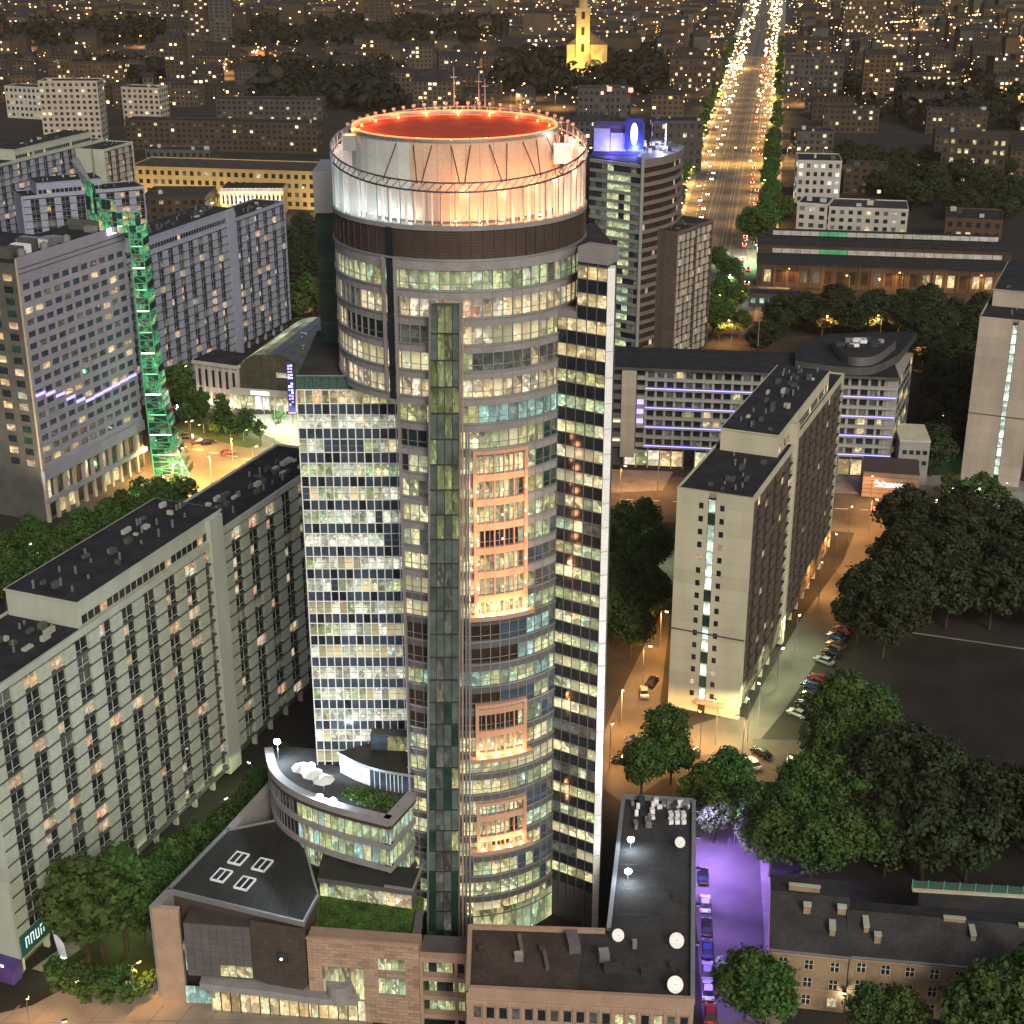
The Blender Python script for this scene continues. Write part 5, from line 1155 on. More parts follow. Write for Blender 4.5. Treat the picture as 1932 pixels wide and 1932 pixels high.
# old tenement with low roofs, lower right
K = Kit('old_tenement', 'three storey ochre tenement with dark low roofs and white cross framed windows', 'house', (55, 178, 0))
fa = Fr((37.2, 176.2), (48.0, 174.4)); fb = Fr((48.3, 174.9), (92, 168.6))
mat('frame_white', (0.55, 0.52, 0.45), .7)
def wing(ff, L0, L1, dep, he, hr, chim):
    mb = MB(); mb.cube(ff.M(L0, L1, 0, he, -dep, 0), 'brick_old'); K.part('wall', mb)
    p = [ff.pt(L0 - .3, he, .5), ff.pt(L1 + .3, he, .5), ff.pt(L1 + .3, hr, -dep * .62), ff.pt(L0 - .3, hr, -dep * .62), ff.pt(L1 + .3, he + .6, -dep - .4), ff.pt(L0 - .3, he + .6, -dep - .4)]
    lo = [q - Vector((0, 0, .28)) for q in p]
    mb = MB(); mb.mesh(p + lo, [(0, 1, 2, 3), (3, 2, 4, 5), (0, 6, 7, 1), (1, 7, 8, 2), (2, 8, 10, 4), (4, 10, 11, 5), (5, 11, 9, 3), (3, 9, 6, 0)], 'roof_grey'); rf = K.part('roof', mb)
    mb = MB(); mb.cube(ff.M(L0 - .35, L1 + .35, he - .1, he + .12, .4, .62), 'metal_grey'); K.part('gutter', mb)
    mb = MB(); mb.cube(ff.M(L0, L1, he - .75, he - .3, .001, .25), 'stone_tan'); K.part('cornice', mb)
    for (s, t, w_, d_, h_) in chim:
        mb = MB(); zz = he + (hr - he) * min(1, t / (dep * .62)); mb.cube(ff.M(s, s + w_, zz - .4, zz + h_, -t - d_, -t), 'brick_old'); mb.cube(ff.M(s - .08, s + w_ + .08, zz + h_, zz + h_ + .15, -t - d_ - .08, -t + .08), 'concrete_grey'); mb.build('chimney', rf)
    n = int((L1 - L0) / 3.3); bw = (L1 - L0) / n
    for k in range(3):
        for i in range(n):
            s = L0 + i * bw + bw / 2; z = .9 + k * 3.1
            on = (k == 0 and i == n - 1 and L1 < 13)
            for dx in (-1, 1):
                for dz in (0, 1): K.add('window_pane', ff.M(s + (-.58 if dx < 0 else .06), s + (-.06 if dx < 0 else .58), z + (.08 if dz == 0 else .98), z + (.88 if dz == 0 else 1.52), .001, .05), 'lit_office' if on else 'glass_dark')
            K.add('window_frame', ff.M(s - .06, s + .06, z, z + 1.6, .001, .09), 'frame_white'); K.add('window_frame', ff.M(s - .66, s + .66, z + .88, z + .98, .001, .085), 'frame_white')
            K.add('window_frame', ff.M(s - .66, s - .58, z, z + 1.6, .001, .08), 'frame_white'); K.add('window_frame', ff.M(s + .58, s + .66, z, z + 1.6, .001, .08), 'frame_white')
            K.add('window_sill', ff.M(s - .75, s + .75, z - .14, z, .001, .2), 'stone_tan')
    mb = MB(); mb.cube(ff.M(L0, L1, 3.65, 3.85, .001, .12), 'stone_tan'); K.part('string_course', mb)
wing(fa, 0, fa.L, 16.5, 10.2, 12.6, ((4.5, 6.5, 1.0, .9, 1.4), (8.2, 3.0, .8, 2.2, 1.2), (2.4, 11, 4.5, .5, .7), (9.4, 7.0, 1.2, .8, 1.2)))
wing(fb, 0, fb.L, 11.5, 10.0, 12.4, ((2.0, 3.6, .7, 2.6, 1.0), (3.4, 2.0, .9, .9, 1.4), (17, 3.8, .7, 2.4, 1.0), (13.5, 6.6, 3.0, .5, .6), (24, 6.6, 6.0, .4, .5)))
mb = MB(); mb.prism([(61, 181.6), (95, 176.8), (96.5, 187), (62, 190.5)], 0, 9.6, 'brick_old', 'roof_grey'); K.part('rear_wing', mb)
for a, b in (((61, 190.7), (96, 187.2)),):
    f = Fr(a, b); 
    for i in range(15): K.add('fence_panel', f.M(i * f.L / 15 + .06, (i + 1) * f.L / 15 - .06, 9.7, 11.2, -.05, .02), 'glass_tint'); K.add('fence_post', f.M(i * f.L / 15 - .06, i * f.L / 15 + .06, 9.6, 11.4, -.08, .08), 'lattice_green')
    K.add('roof_kerb', f.M(0, f.L, 9.6, 9.9, .1, .7), 'concrete')
mb = MB(); c = fa.pt(11.0, 3.6, .3); mb.cube(fa.M(10.5, 11.1, 3.9, 4.1, .1, .6), 'metal_dark'); mb.cube(fa.M(10.55, 11.05, 3.8, 3.89, .15, .55), 'glow_whitewarm'); o = K.part('wall_lamp', mb); lamp(o, tuple(fa.pt(10.8, 3.4, 1.0)), (1.0, .88, .6), 260, .2)
K.fin()
# glass barrel hall and white pillared front by the roundabout
K = Kit('glass_barrel_hall', 'glass barrel vaulted shopping hall with lit entrance behind the roundabout', 'shopping hall', (-82, 455, 0))
ha, hb = Vector(G(420, 740)), Vector(G(560, 786)); hf = Fr((-88.5, 452), (-62.5, 446)); Rr = 13.4
mb = MB(); mb.cube(hf.M(0, hf.L, 0, 7.0, -46, -.2), 'wall_ochre'); K.part('base', mb)
NA = 14
for j in range(7):
    for i in range(NA):
        t0, t1 = math.pi * i / NA, math.pi * (i + 1) / NA; s = lambda t: hf.L / 2 - math.cos(t) * Rr * .98; z = lambda t: 7.0 + math.sin(t) * 11.5
        n0, n1 = -1 - j * 6.4, -1 - (j + 1) * 6.4 + .15
        mb = MB(); mb.face([hf.pt(s(t0) + .05, z(t0), n0), hf.pt(s(t1) - .05, z(t1), n0), hf.pt(s(t1) - .05, z(t1), n1), hf.pt(s(t0) + .05, z(t0), n1)][::-1], 'lit_vault' if i < 7 else 'vault_glass'); K.part('vault_pane', mb) if False else K.p.setdefault(('q', None), []).append((mb,))
vault = K.p.pop(('q', None))
lit('lit_vault', [(0.55, 0.62, 0.30), (0.35, 0.42, 0.25), (0.7, 0.7, 0.4)], 0.42, contrast=.9, scale=.5); mat('vault_glass', (0.07, 0.075, 0.055), .2, .1, spec=.6)
for (m_,) in vault: K.part('vault_pane', m_)
mb = MB(); vs = [hf.pt(hf.L / 2 - math.cos(math.pi * i / 20) * Rr * .97, 7.0 + math.sin(math.pi * i / 20) * 11.3, -1) for i in range(21)]; mb.face(vs, 'vault_glass'); K.part('end_glass', mb)
for i in range(1, 10): s = hf.L * i / 10; hh = 7 + 11.3 * math.sqrt(max(0, 1 - ((s - hf.L / 2) / Rr) ** 2)); K.add('end_mullion', hf.M(s - .12, s + .12, 7, hh, -1, -.8), 'cladding_dark')
for q in range(5): K.add('end_transom', hf.M(2 + q * .8, hf.L - 2 - q * .8, 8.5 + q * 1.9, 8.7 + q * 1.9, -1, -.82), 'cladding_dark')
for i in range(10): K.add('entrance_pane', hf.M(1 + i * 2.4, 3.2 + i * 2.4, .4, 4.6, -.2, -.05), 'lit_office' if i not in (3, 4) else 'lit_white'); K.add('entrance_post', hf.M(.7 + i * 2.4, 1 + i * 2.4, 0, 6.8, -.2, .1), 'wall_white')
K.add('entrance_band', hf.M(0, hf.L, 4.8, 7.0, -.2, .15), 'wall_white'); K.add('entrance_sign', hf.M(7, 13, 5.2, 6.3, .16, .3), 'glow_sign_white'); K.add('entrance_sign', hf.M(15.5, 19, 11, 12.6, -.8, -.6), 'lit_cream')
K.fin()
K = Kit('white_pillared_house', 'small white pillared house lit from below beside the glass hall', 'house', (-104, 470, 0)); wf_ = Fr(G(372, 760), G(452, 772))
mb = MB(); mb.cube(wf_.M(0, wf_.L, 0, 13.2, -12, -.3), 'wall_white'); K.part('wall', mb); mb = MB(); mb.cube(wf_.M(-.5, wf_.L + .5, 13.2, 14.2, -12.4, .6), 'wall_white'); mb.cube(wf_.M(0, wf_.L, 14.2, 14.5, -12, 0), 'roof_navy'); K.part('cornice', mb)
for i in range(6):
    a = 1.2 + i * wf_.L / 6.3; K.add('pilaster', wf_.M(a - .8, a - .1, 1, 13.2, -.3, .25), 'wall_white'); K.add('window', wf_.M(a + .1, a + .95, 6, 11.6, -.3, -.2), 'glass_dark'); K.add('window', wf_.M(a + .1, a + .95, 1.6, 4.2, -.3, -.2), 'glass_dark' if i % 2 else 'lit_amber')
K.fin()
for i in range(4): lamp(K.t, tuple(wf_.pt(1.6 + i * wf_.L / 4, .8, 1.6)), (1.0, .72, .5), 800, .2)
# blue upright sign, navy sign
B = Kit('blue_banner_sign', 'tall upright blue banner sign with white marks beside the glass side block', 'sign', (-66, 432, 0)); p = G(553, 800); f = Fr((p.x - 1.1, p.y), (p.x + 1.1, p.y))
mb = MB(); mb.cube(f.M(1.0, 1.2, 0, 4, -.1, .1), 'metal_dark'); B.part('post', mb); mb = MB(); mb.cube(f.M(0, 2.2, 3.8, 19.5, -.15, .15), 'sign_blue'); B.part('board', mb)
for i in range(15):
    for c in (0, 1):
        if random.random() < .75: B.add('mark', f.M(.35 + c * .8, .95 + c * .8, 5 + i * .95, 5.5 + i * .95 + random.uniform(-.1, .25), .151, .2), random.choice(['glow_sign_white', 'glow_violet', 'glow_violet']))
B.add('base_light', f.M(0, 2.2, 3.5, 3.75, -.15, .15), 'glow_pink' if 'glow_pink' in M else glow('glow_pink', (1, .25, .7), 1.5).name); B.fin()
K, f = block('navy_signed_building', 'low dark building with a navy sign board carrying a white square emblem', G(548, 668), G(640, 668), 9, 14, 'wall_brown', floors=2, litf=.3, litk='lit_amber', para=.5)
mb = MB(); mb.cube(f.M(2, f.L - 4, 5.2, 9.6, .16, .4), 'sign_navy'); o = K.part('sign_board', mb); mb = MB(); mb.cube(f.M(4, 6.2, 6.2, 8.4, .41, .46), 'glow_strip'); mb.cube(f.M(4.5, 5.7, 6.6, 7.6, .461, .5), 'sign_navy'); mb.cube(f.M(7.5, f.L - 5, 7.0, 7.5, .41, .46), 'panel_blue'); mb.build('sign_emblem', o)
# yellow palace with white lit arcade
K, f = block('yellow_palace', 'long low yellow lit palace wing with rows of small windows', G(250, 384), G(640, 398), 19, 30, 'wall_yellow', 'roof_brown', 4, 4.0, .06, 'lit_cream', cat='palace', roofn=0, dark='glass_brown')
K2 = Kit('white_arcade_pavilion', 'white balustraded pavilion with floodlit arcade before the yellow palace', 'pavilion', (-134, 750, 0)); af = Fr(G(418, 406), G(536, 406))
mb = MB(); mb.cube(af.M(0, af.L, 0, 13, -18, -.6), 'wall_yellow'); K2.part('body', mb); mb = MB(); mb.cube(af.M(-.4, af.L + .4, 10.8, 12.4, -18, .6), 'wall_white'); K2.part('cornice', mb); mb = MB(); mb.cube(af.M(.6, af.L - .6, 13, 13.3, -17, -1), 'roof_navy'); K2.part('roof', mb)
for i in range(15):
    a = .5 + i * af.L / 15; K2.add('column', af.M(a - .4, a + .4, 5.2, 10.8, -.6, .4), 'wall_white'); K2.add('arch', af.M(a + .5, a + 1.5, 5.6, 9.6, -.6, -.5), 'glass_brown'); K2.add('baluster_block', af.M(a - .2, a + 1.7, 12.4, 13.6, -.4, .3), 'wall_white')
K2.fin()
for i in range(5): lamp(K2.t, tuple(af.pt(2 + i * af.L / 4.6, 7.0, 4)), (1.0, .84, .55), 2400, .3)
for i in range(7): lamp(K.t, tuple(f.pt(6 + i * f.L / 7, 3.5, 7)), (1.0, .74, .30), 2600, .3)
# market halls
K = Kit('market_hall', 'long dark market hall with stepped roof and pale skylight strips', 'market hall', (150, 615, 0)); mf = Fr((101, 612), (203, 596))
for j, (n0, n1, h) in enumerate(((-18, 0, 9.5), (-38, -18, 14), (-60, -38, 9.5))):
    mb = MB(); mb.cube(mf.M(0, mf.L, 0, h, n0, n1 - .01), 'wall_brown'); K.part('hall', mb); mb = MB(); mb.cube(mf.M(-.4, mf.L + .4, h, h + .4, n0, n1 + .4), 'roof_navy'); K.part('roof', mb)
for j, (z, n, k) in enumerate(((11.8, -17.9, 0), (16.2, -33, 0))):
    for i in range(24):
        r = random.random(); K.add('skylight_pane', mf.M(6 + i * 3.9, 9.7 + i * 3.9, z - 1.3, z + .5, n, n + .6), 'skylight_green' if i in (5, 6, 7) else 'skylight_grey')
mat('skylight_grey', (0.42, 0.42, 0.40), .4); mat('skylight_green', (0.10, 0.42, 0.22), .4)
mb = MB(); mb.cube(mf.M(4, mf.L - 4, 14.4, 17, -36, -33.6), 'roof_navy'); K.part('clerestory', mb)
for i in range(20): a = 3 + i * 4.9; K.add('arch_window', mf.M(a, a + 2.6, 2.2, 7.2, -.05, .08), random.choice(['glass_brown', 'glass_brown', 'lit_dim', 'lit_amber'])); K.add('pilaster', mf.M(a - 1.2, a - .4, 0, 9.2, -.05, .35), 'wall_ochre')
K.fin()
for i in range(4): lamp(K.t, tuple(mf.pt(26 + i * 24, 3.6, 5)), (1.0, .5, .16), 1400, .3)
# teal lit kiosk roof before the halls
K, f = block('teal_lit_kiosk', 'low kiosk with teal lit canopy between the square and the market hall', G(1412, 578), G(1510, 582), 4.6, 9, 'wall_grey', 'roof_navy', 1, 3, .7, 'lit_teal', cat='kiosk', roofn=0)
# assorted blocks placed from the picture
lst = [
 ('pale_office_block', 'pale blue lit five storey block beside the avenue', (1500, 384), (1582, 386), 22, 24, 'wall_white', 5, .3, 'lit_white'),
 ('stepped_office_block', 'beige four storey office with flat dark roofs facing the crossing', (1500, 448), (1556, 452), 16, 20, 'wall_white', 4, .15, 'lit_cream'),
 ('stepped_office_block', 'beige office wing with ribbon windows next to the market hall', (1560, 452), (1708, 458), 15, 22, 'wall_white', 4, .2, 'lit_cream'),
 ('flat_topped_block', 'pale walled block with bare flat top above the dark courtyards', (1552, 250), (1656, 252), 16, 16, 'wall_brown', 4, .1, 'lit_far'),
 ('lit_corner_house', 'ochre house with bright upper windows right of the dark trees', (1770, 345), (1890, 352), 26, 22, 'wall_brown', 5, .16, 'lit_office'),
 ('brown_court_block', 'brown block with a few lit windows behind the market hall', (1745, 252), (1860, 254), 15, 16, 'wall_brown', 4, .12, 'lit_far'),
 ('yellow_edged_block', 'dark roofed block with tan edge lights right of the market hall', (1778, 470), (1885, 476), 14, 26, 'wall_ochre', 3, .05, 'lit_far'),
 ('avenue_block', 'tan block with even window rows standing west of the avenue', (1262, 168), (1358, 170), 24, 24, 'wall_brown', 5, .12, 'lit_far'),
 ('avenue_block', 'tan wide block with even window rows standing east of the avenue', (1478, 176), (1588, 178), 28, 24, 'wall_grey', 6, .12, 'lit_far'),
 ('avenue_block', 'dark roofed block with bright glass stair next to the curved tower', (1230, 330), (1322, 330), 30, 20, 'wall_grey', 6, .12, 'lit_cream'),
 ('avenue_block', 'low blue grey block behind the violet lit roof', (1090, 222), (1190, 222), 20, 20, 'wall_grey', 4, .04, 'lit_far'),
 ('long_brown_block', 'long brown block with rows of small windows behind the palace', (240, 282), (600, 290), 18, 16, 'wall_brown', 5, .06, 'lit_far'),
 ('pale_left_block', 'greenish pale lit block far left behind the grey slabs', (15, 222), (90, 226), 22, 16, 'wall_white', 5, .3, 'lit_office'),
 ('tan_tall_block', 'tan tall block with plain end walls far left', (85, 275), (195, 275), 40, 16, 'panel_tan', 11, .07, 'lit_far'),
 ('tan_tall_block', 'tan tall narrow block beside a longer tan block far left', (235, 238), (305, 240), 26, 16, 'panel_tan', 7, .1, 'lit_far'),
 ('low_lilac_block', 'low lilac roofed hall between the grey slabs and the palace', (270, 420), (390, 420), 12, 30, 'wall_brown', 3, .1, 'lit_home'),
 ('long_grey_block', 'long grey block behind the tower crown with lit corner', (410, 238), (610, 240), 18, 16, 'wall_grey', 5, .08, 'lit_far'),
 ('ochre_row', 'ochre row of houses along the far left streets', (95, 168), (235, 168), 20, 14, 'wall_ochre', 5, .12, 'lit_far'),
 ('right_far_block', 'brown block with lit upper row far right by dark trees', (1700, 180), (1800, 182), 16, 16, 'wall_brown', 4, .2, 'lit_far'),
 ('right_far_block', 'tall tan far block at the right with glowing windows', (1590, 72), (1668, 72), 50, 24, 'wall_ochre', 10, .2, 'lit_far'),
 ('brick_house', 'reddish house with lamps on its front beside the white office', (1590, 366), (1666, 370), 15, 18, 'wall_brown', 4, .15, 'lit_far'),
 ('courtyard_house', 'dark courtyard house with pale gable right of the avenue', (1500, 300), (1570, 300), 16, 20, 'wall_grey', 4, .05, 'lit_far'),
 ('dark_cube_block', 'dark cube block with bright stair lights above the palace', (278, 330), (400, 332), 14, 14, 'slab_dark', 3, .12, 'lit_far'),
]
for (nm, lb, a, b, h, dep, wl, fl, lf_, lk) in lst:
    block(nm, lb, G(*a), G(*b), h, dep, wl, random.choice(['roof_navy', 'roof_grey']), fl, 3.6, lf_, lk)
# far twin tower block
K, f = block('stepped_tower_block', 'grey stepped tower block standing alone on the dark horizon', G(318, 82), G(352, 84), 62, 24, 'wall_grey', 'roof_navy', 18, 5, .12, 'lit_far', cat='tower block')
block('stepped_tower_block', 'tallest grey stepped tower block on the dark horizon', G(352, 90), G(398, 90), 76, 24, 'wall_brown', 'roof_navy', 20, 5, .22, 'lit_far', cat='tower block')
block('stepped_tower_block', 'grey tower block with flat top at the right of the stepped group', G(398, 92), G(440, 92), 84, 24, 'wall_grey', 'roof_navy', 22, 5, .06, 'lit_far', cat='tower block')
block('brown_tower', 'lone brown tower with small amber top lights on the dark horizon', G(688, 62), G(738, 62), 50, 30, 'wall_brown', 'roof_navy', 12, 6, .05, 'lit_far', cat='tower block')
# yellow lit church with spire
K = Kit('lit_church', 'yellow floodlit church with a slender green spire among dark trees', 'church', (0, 0, 0)); cpt = G(1098, 140); K.t.location = (cpt.x, cpt.y, 0); K.t['_b'] = (cpt.x, cpt.y, 0)
x, y = cpt
mb = MB(); mb.box(x - 6, x + 6, y - 6, y + 6, 0, 56, 'wall_yellow'); K.part('tower', mb); mb = MB(); mb.box(x - 6.8, x + 6.8, y - 6.8, y + 6.8, 54, 57, 'wall_yellow'); K.part('gallery', mb)
mb = MB(); mb.tube((x, y, 57), (x, y, 66), 4.5, 4, 'wall_yellow', 8); K.part('lantern', mb); mb = MB(); mb.tube((x, y, 66), (x, y, 100), 4.2, .2, 'skylight_green', 8); K.part('spire', mb)
mb = MB(); mb.box(x - 14, x + 22, y - 4, y + 30, 0, 26, 'wall_yellow'); K.part('nave', mb); mb = MB(); mb.mesh([(x - 14.5, y - 4.5, 26), (x + 22.5, y - 4.5, 26), (x + 22.5, y + 30, 26), (x - 14.5, y + 30, 26), (x + 4, y - 4.5, 38), (x + 4, y + 30, 38)], [(0, 1, 4), (1, 2, 5, 4), (2, 3, 5), (3, 0, 4, 5)], 'roof_brown'); K.part('roof', mb)
for zz in (20, 34, 48): mb = MB(); mb.box(x - 1.5, x + 1.5, y - 6.2, y - 6.01, zz, zz + 7, 'glass_brown'); K.part('window', mb)
for dx, z in ((-10, 6), (10, 6), (0, 30)): lamp(K.t, (x + dx, y - 16, z), (1.0, .66, .18), 26000, .5)
K.fin()
# ================================================================== trees
def leafy(seed, h, r, leaves, size, shape=1.0, trunk=.28, k='leaf'):
    rnd = random.Random(seed); mb = MB(); cl = []
    n = max(10, int(leaves / 55))
    for i in range(n):
        while True:
            p = Vector((rnd.uniform(-1, 1), rnd.uniform(-1, 1), rnd.uniform(-1, 1)))
            if .25 < p.length < 1: break
        p = p.normalized() * (p.length ** .55)
        zc = h * (.30 + .70 * (.5 + .44 * p.z)); rr = r * (1 - .45 * max(0, p.z) * shape)
        cl.append((Vector((p.x * rr * .86, p.y * rr * .86, zc)), rnd.uniform(.55, 1.05) * r * .34))
    for c, cr in cl:
        for j in range(int(55 * rnd.uniform(.45, 1.5))):
            d = Vector((rnd.gauss(0, 1), rnd.gauss(0, 1), rnd.gauss(0, .8))).normalized() * cr * rnd.uniform(.55, 1.05); p = c + d
            nrm = (d.normalized() + Vector((rnd.uniform(-.7, .7), rnd.uniform(-.7, .7), rnd.uniform(-.2, .9)))).normalized(); a = nrm.orthogonal().normalized(); a.rotate(Matrix.Rotation(rnd.uniform(0, 6.28), 3, nrm)); b = nrm.cross(a); s = size * rnd.uniform(.6, 1.3)
            mb.face([p - a * s - b * s * .5, p + a * s * .3 - b * s * .7, p + a * s, p - a * s * .2 + b * s * .7], k)
    crown = bpy.data.meshes.new('crown'); crown.from_pydata(mb.v, [], mb.f); crown.materials.append(M[k]); crown.update()
    tb = MB(); tb.tube((0, 0, 0), (0, 0, h * .4), trunk, trunk * .7, 'trunk', 7); tb.tube((0, 0, h * .4), (.1 * r, 0, h * .75), trunk * .7, trunk * .25, 'trunk', 6)
    for i in range(5):
        a = i * 1.26 + rnd.random(); tb.tube((0, 0, h * (.28 + .06 * i)), (math.cos(a) * r * .6, math.sin(a) * r * .6, h * (.5 + .07 * i)), trunk * .42, trunk * .12, 'trunk', 5)
    for i in range(9):
        a = i * .7 + rnd.random(); z_ = h * rnd.uniform(.45, .8); tb.tube((0, 0, z_ - h * .14), (math.cos(a) * r * .92, math.sin(a) * r * .92, z_), trunk * .22, trunk * .06, 'trunk', 4)
    tr = bpy.data.meshes.new('trunk'); tr.from_pydata(tb.v, [], tb.f); tr.materials.append(M['trunk']); tr.update()
    return tr, crown
TREES = {'big': [leafy(i, 15, 5.6, 5200, .34) for i in range(4)], 'dark': [leafy(20 + i, 15, 5.8, 3600, .40, k='leaf_dark') for i in range(3)],
         'mid': [leafy(40 + i, 11, 4.2, 2200, .40) for i in range(3)], 'poplar': [leafy(60 + i, 17, 3.6, 4600, .34, .7, k='leaf') for i in range(2)], 'shrub': [leafy(80 + i, 3.0, 1.7, 900, .2) for i in range(2)],
         'cone': [leafy(90, 9, 2.2, 1500, .28, 1.6)]}
def tree(kind, x, y, h, label, group, wide=1.0, z=0):
    tr, cr = random.choice(TREES[kind]); base = {'big': 15, 'dark': 15, 'mid': 11, 'poplar': 17, 'shrub': 3, 'cone': 9}[kind]; s = h / base; rz = random.uniform(0, 6.28)
    t = thing({'shrub': 'shrub', 'poplar': 'poplar_tree', 'cone': 'conifer_tree'}.get(kind, 'leafy_tree'), label, 'shrub' if kind == 'shrub' else 'tree', (x, y, z), group); t.rotation_euler = (0, 0, rz); t.scale = (s * wide, s * wide, s)
    for nm, me in (('trunk', tr), ('crown', cr)):
        o = bpy.data.objects.new(nm, me); COL.objects.link(o); o.parent = t
    return t
def grove(kind, pts, label, group, hr=(12, 16), wide=1.0):
    hs = sorted([random.uniform(*hr) for _ in pts]); order = list(range(len(pts))); random.shuffle(order)
    for (u, v), r in zip(pts, order):   # (u, v) is where the foot stands on the ground
        n = len(pts); w_ = random.uniform(.86, 1.16); lb = label
        if n > 3: lb = ('tallest ' if r == n - 1 else 'lowest ' if r == 0 else 'tall ' if r > n * .66 else 'short ' if r < n * .33 else '') + ('broad ' if w_ > 1.06 else 'slim ' if w_ < .95 else '') + label
        p = G(u, v); tree(kind, p.x, p.y, hs[r], lb.replace('broad broad', 'broad').replace('slim broad', 'slim'), group, wide * w_)
def scatter(poly, n, mind, seed):
    rnd = random.Random(seed); out = []; us = [p[0] for p in poly]; vs = [p[1] for p in poly]
    def inside(x, y):
        c = False; j = len(poly) - 1
        for i in range(len(poly)):
            if (poly[i][1] > y) != (poly[j][1] > y) and x < (poly[j][0] - poly[i][0]) * (y - poly[i][1]) / (poly[j][1] - poly[i][1]) + poly[i][0]: c = not c
            j = i
        return c
    t = 0
    while len(out) < n and t < 6000:
        t += 1; q = (rnd.uniform(min(us), max(us)), rnd.uniform(min(vs), max(vs)))
        if inside(*q) and all((G(*q) - G(*o)).length > mind for o in out): out.append(q)
    return out
LP = 'broad green tree in the park between the slab block and the tenement'
grove('big', scatter([(1400, 1610), (1450, 1565), (1520, 1470), (1600, 1335), (1670, 1390), (1640, 1560), (1690, 1660), (1560, 1690), (1440, 1655)], 24, 5.2, 3), LP, 'park trees', (10, 14), 1.1)
grove('dark', scatter([(1600, 1240), (1650, 1140), (1700, 1100), (1932, 1130), (1990, 1200), (1720, 1180), (1660, 1260)], 16, 7.5, 4), 'dark tree along the upper edge of the sports field', 'trees above the sports field', (13, 17), 1.2)
grove('dark', scatter([(1640, 1480), (1700, 1500), (1932, 1570), (1990, 1640), (1932, 1660), (1760, 1680), (1650, 1640)], 20, 7.0, 5), 'dark tree between the sports field and the tenement roofs', 'trees below the sports field', (12, 16), 1.2)
grove('dark', scatter([(1650, 1060), (1700, 1000), (1800, 1010), (1985, 1040), (1985, 1110), (1690, 1110)], 14, 8, 6), 'dark tree by the orange lit street', 'trees by the street', (12, 16), 1.2)
grove('big', scatter([(1145, 1060), (1245, 1010), (1255, 1120), (1230, 1200), (1160, 1290), (1140, 1200)], 14, 5.5, 7), 'leafy tree between the round tower and the pale gable', 'trees behind the tower', (11, 15))
grove('big', [(1210, 1500), (1265, 1480), (1320, 1540), (1370, 1530), (1255, 1440), (1345, 1590)], 'green tree at the foot of the pale gable near the annex', 'trees at the gable foot', (10, 13))
grove('big', [(1440, 1945), (1405, 1925)], 'tree overhanging the street corner before the tenement', 'trees before the tenement', (11, 12.5))
grove('big', [(1690, 1985), (1635, 1975)], 'tree in front of the tenement windows', 'trees before the tenement front', (10, 11))
grove('big', [(1870, 1995), (1925, 1985), (1840, 2020), (1900, 2040)], 'large yellowish green tree covering the tenement end', 'trees covering the tenement', (15, 18), 1.05)
grove('poplar', [(195, 1810), (240, 1795), (170, 1830)], 'tall dense dark tree between the pale slab and the theatre', 'tall trees by the slab', (17, 21), 1.25)
grove('big', [(300, 1720), (275, 1780), (330, 1680)], 'green tree beside the theatre boundary wall', 'trees by the theatre wall', (9, 11))
grove('big', scatter([(350, 1680), (480, 1530), (540, 1480), (560, 1500), (430, 1640), (370, 1690)], 9, 4.2, 9), 'tree in the strip between the pale slab and the terraces', 'trees along the slab', (9, 12))
grove('mid', [(110, 1860), (150, 1868), (190, 1882), (235, 1885)], 'small bright green tree by the lit forecourt', 'small trees by the forecourt', (5, 7))
for (u, v) in ((120, 1872), (150, 1880), (170, 1890), (205, 1895), (245, 1892), (265, 1880), (285, 1862)):
    p = G(u, v); tree('shrub', p.x, p.y, random.uniform(1.8, 3), 'low shrub on the bed beside the forecourt paving', 'forecourt shrubs', 1.2)
grove('big', scatter([(0, 1105), (60, 1060), (120, 1050), (200, 1010), (330, 985), (350, 1010), (130, 1110), (0, 1160)], 16, 6.0, 11), 'tree between the hotel and the pale slab roof', 'trees before the hotel', (11, 15))
grove('mid', scatter([(250, 960), (330, 940), (380, 960), (300, 985)], 7, 4.5, 12), 'tree at the foot of the green lift tower', 'trees under the lift tower', (7, 10))
grove('mid', scatter([(330, 800), (345, 782), (400, 768), (450, 790), (495, 830), (470, 842), (380, 815)], 12, 4.2, 13), 'tree on the planted traffic island', 'island trees', (6, 8))
grove('cone', [(492, 842)], 'single dark conifer at the tip of the traffic island', None, (8, 9))
grove('mid', [(468, 800), (525, 800)], 'clipped round tree before the lit hall entrance', 'clipped entrance trees', (4, 4.5), 1.3)
grove('mid', scatter([(300, 740), (340, 720), (370, 760), (330, 780)], 6, 5, 14), 'tree beside the white pillared house', 'trees by the white house', (8, 11))
grove('mid', scatter([(530, 590), (590, 560), (600, 600), (545, 620)], 7, 6, 15), 'orange lit tree beyond the blue grey slab', 'orange lit trees', (10, 14))
grove('big', [(1412, 462), (1440, 452), (1470, 440), (1425, 470)], 'bright green lit tree in the middle of the avenue crossing', 'green trees at the crossing', (17, 20), 1.2)
for i in range(12):
    p = av(165 + i * 24, 23 + random.uniform(-1, 1)); tree('big', p[0], p[1], random.uniform(13, 17), 'green tree in the row along the east side of the avenue', 'avenue trees east', 1.0)
    p = av(60 + i * 30, -24 + random.uniform(-1, 1)); tree('mid', p[0], p[1], random.uniform(9, 12), 'tree in the row along the west side of the avenue', 'avenue trees west', 1.1)
for i in range(24):
    for t_, sd in ((-24.5, 'west'), (24.5, 'east')):
        p = av(440 + i * 30 + random.uniform(-6, 6), t_ + random.uniform(-1.5, 1.5)); tree('mid', p[0], p[1], random.uniform(8, 12), 'gold lit tree on the far %s side of the avenue' % sd, 'far avenue trees ' + sd, 1.2)
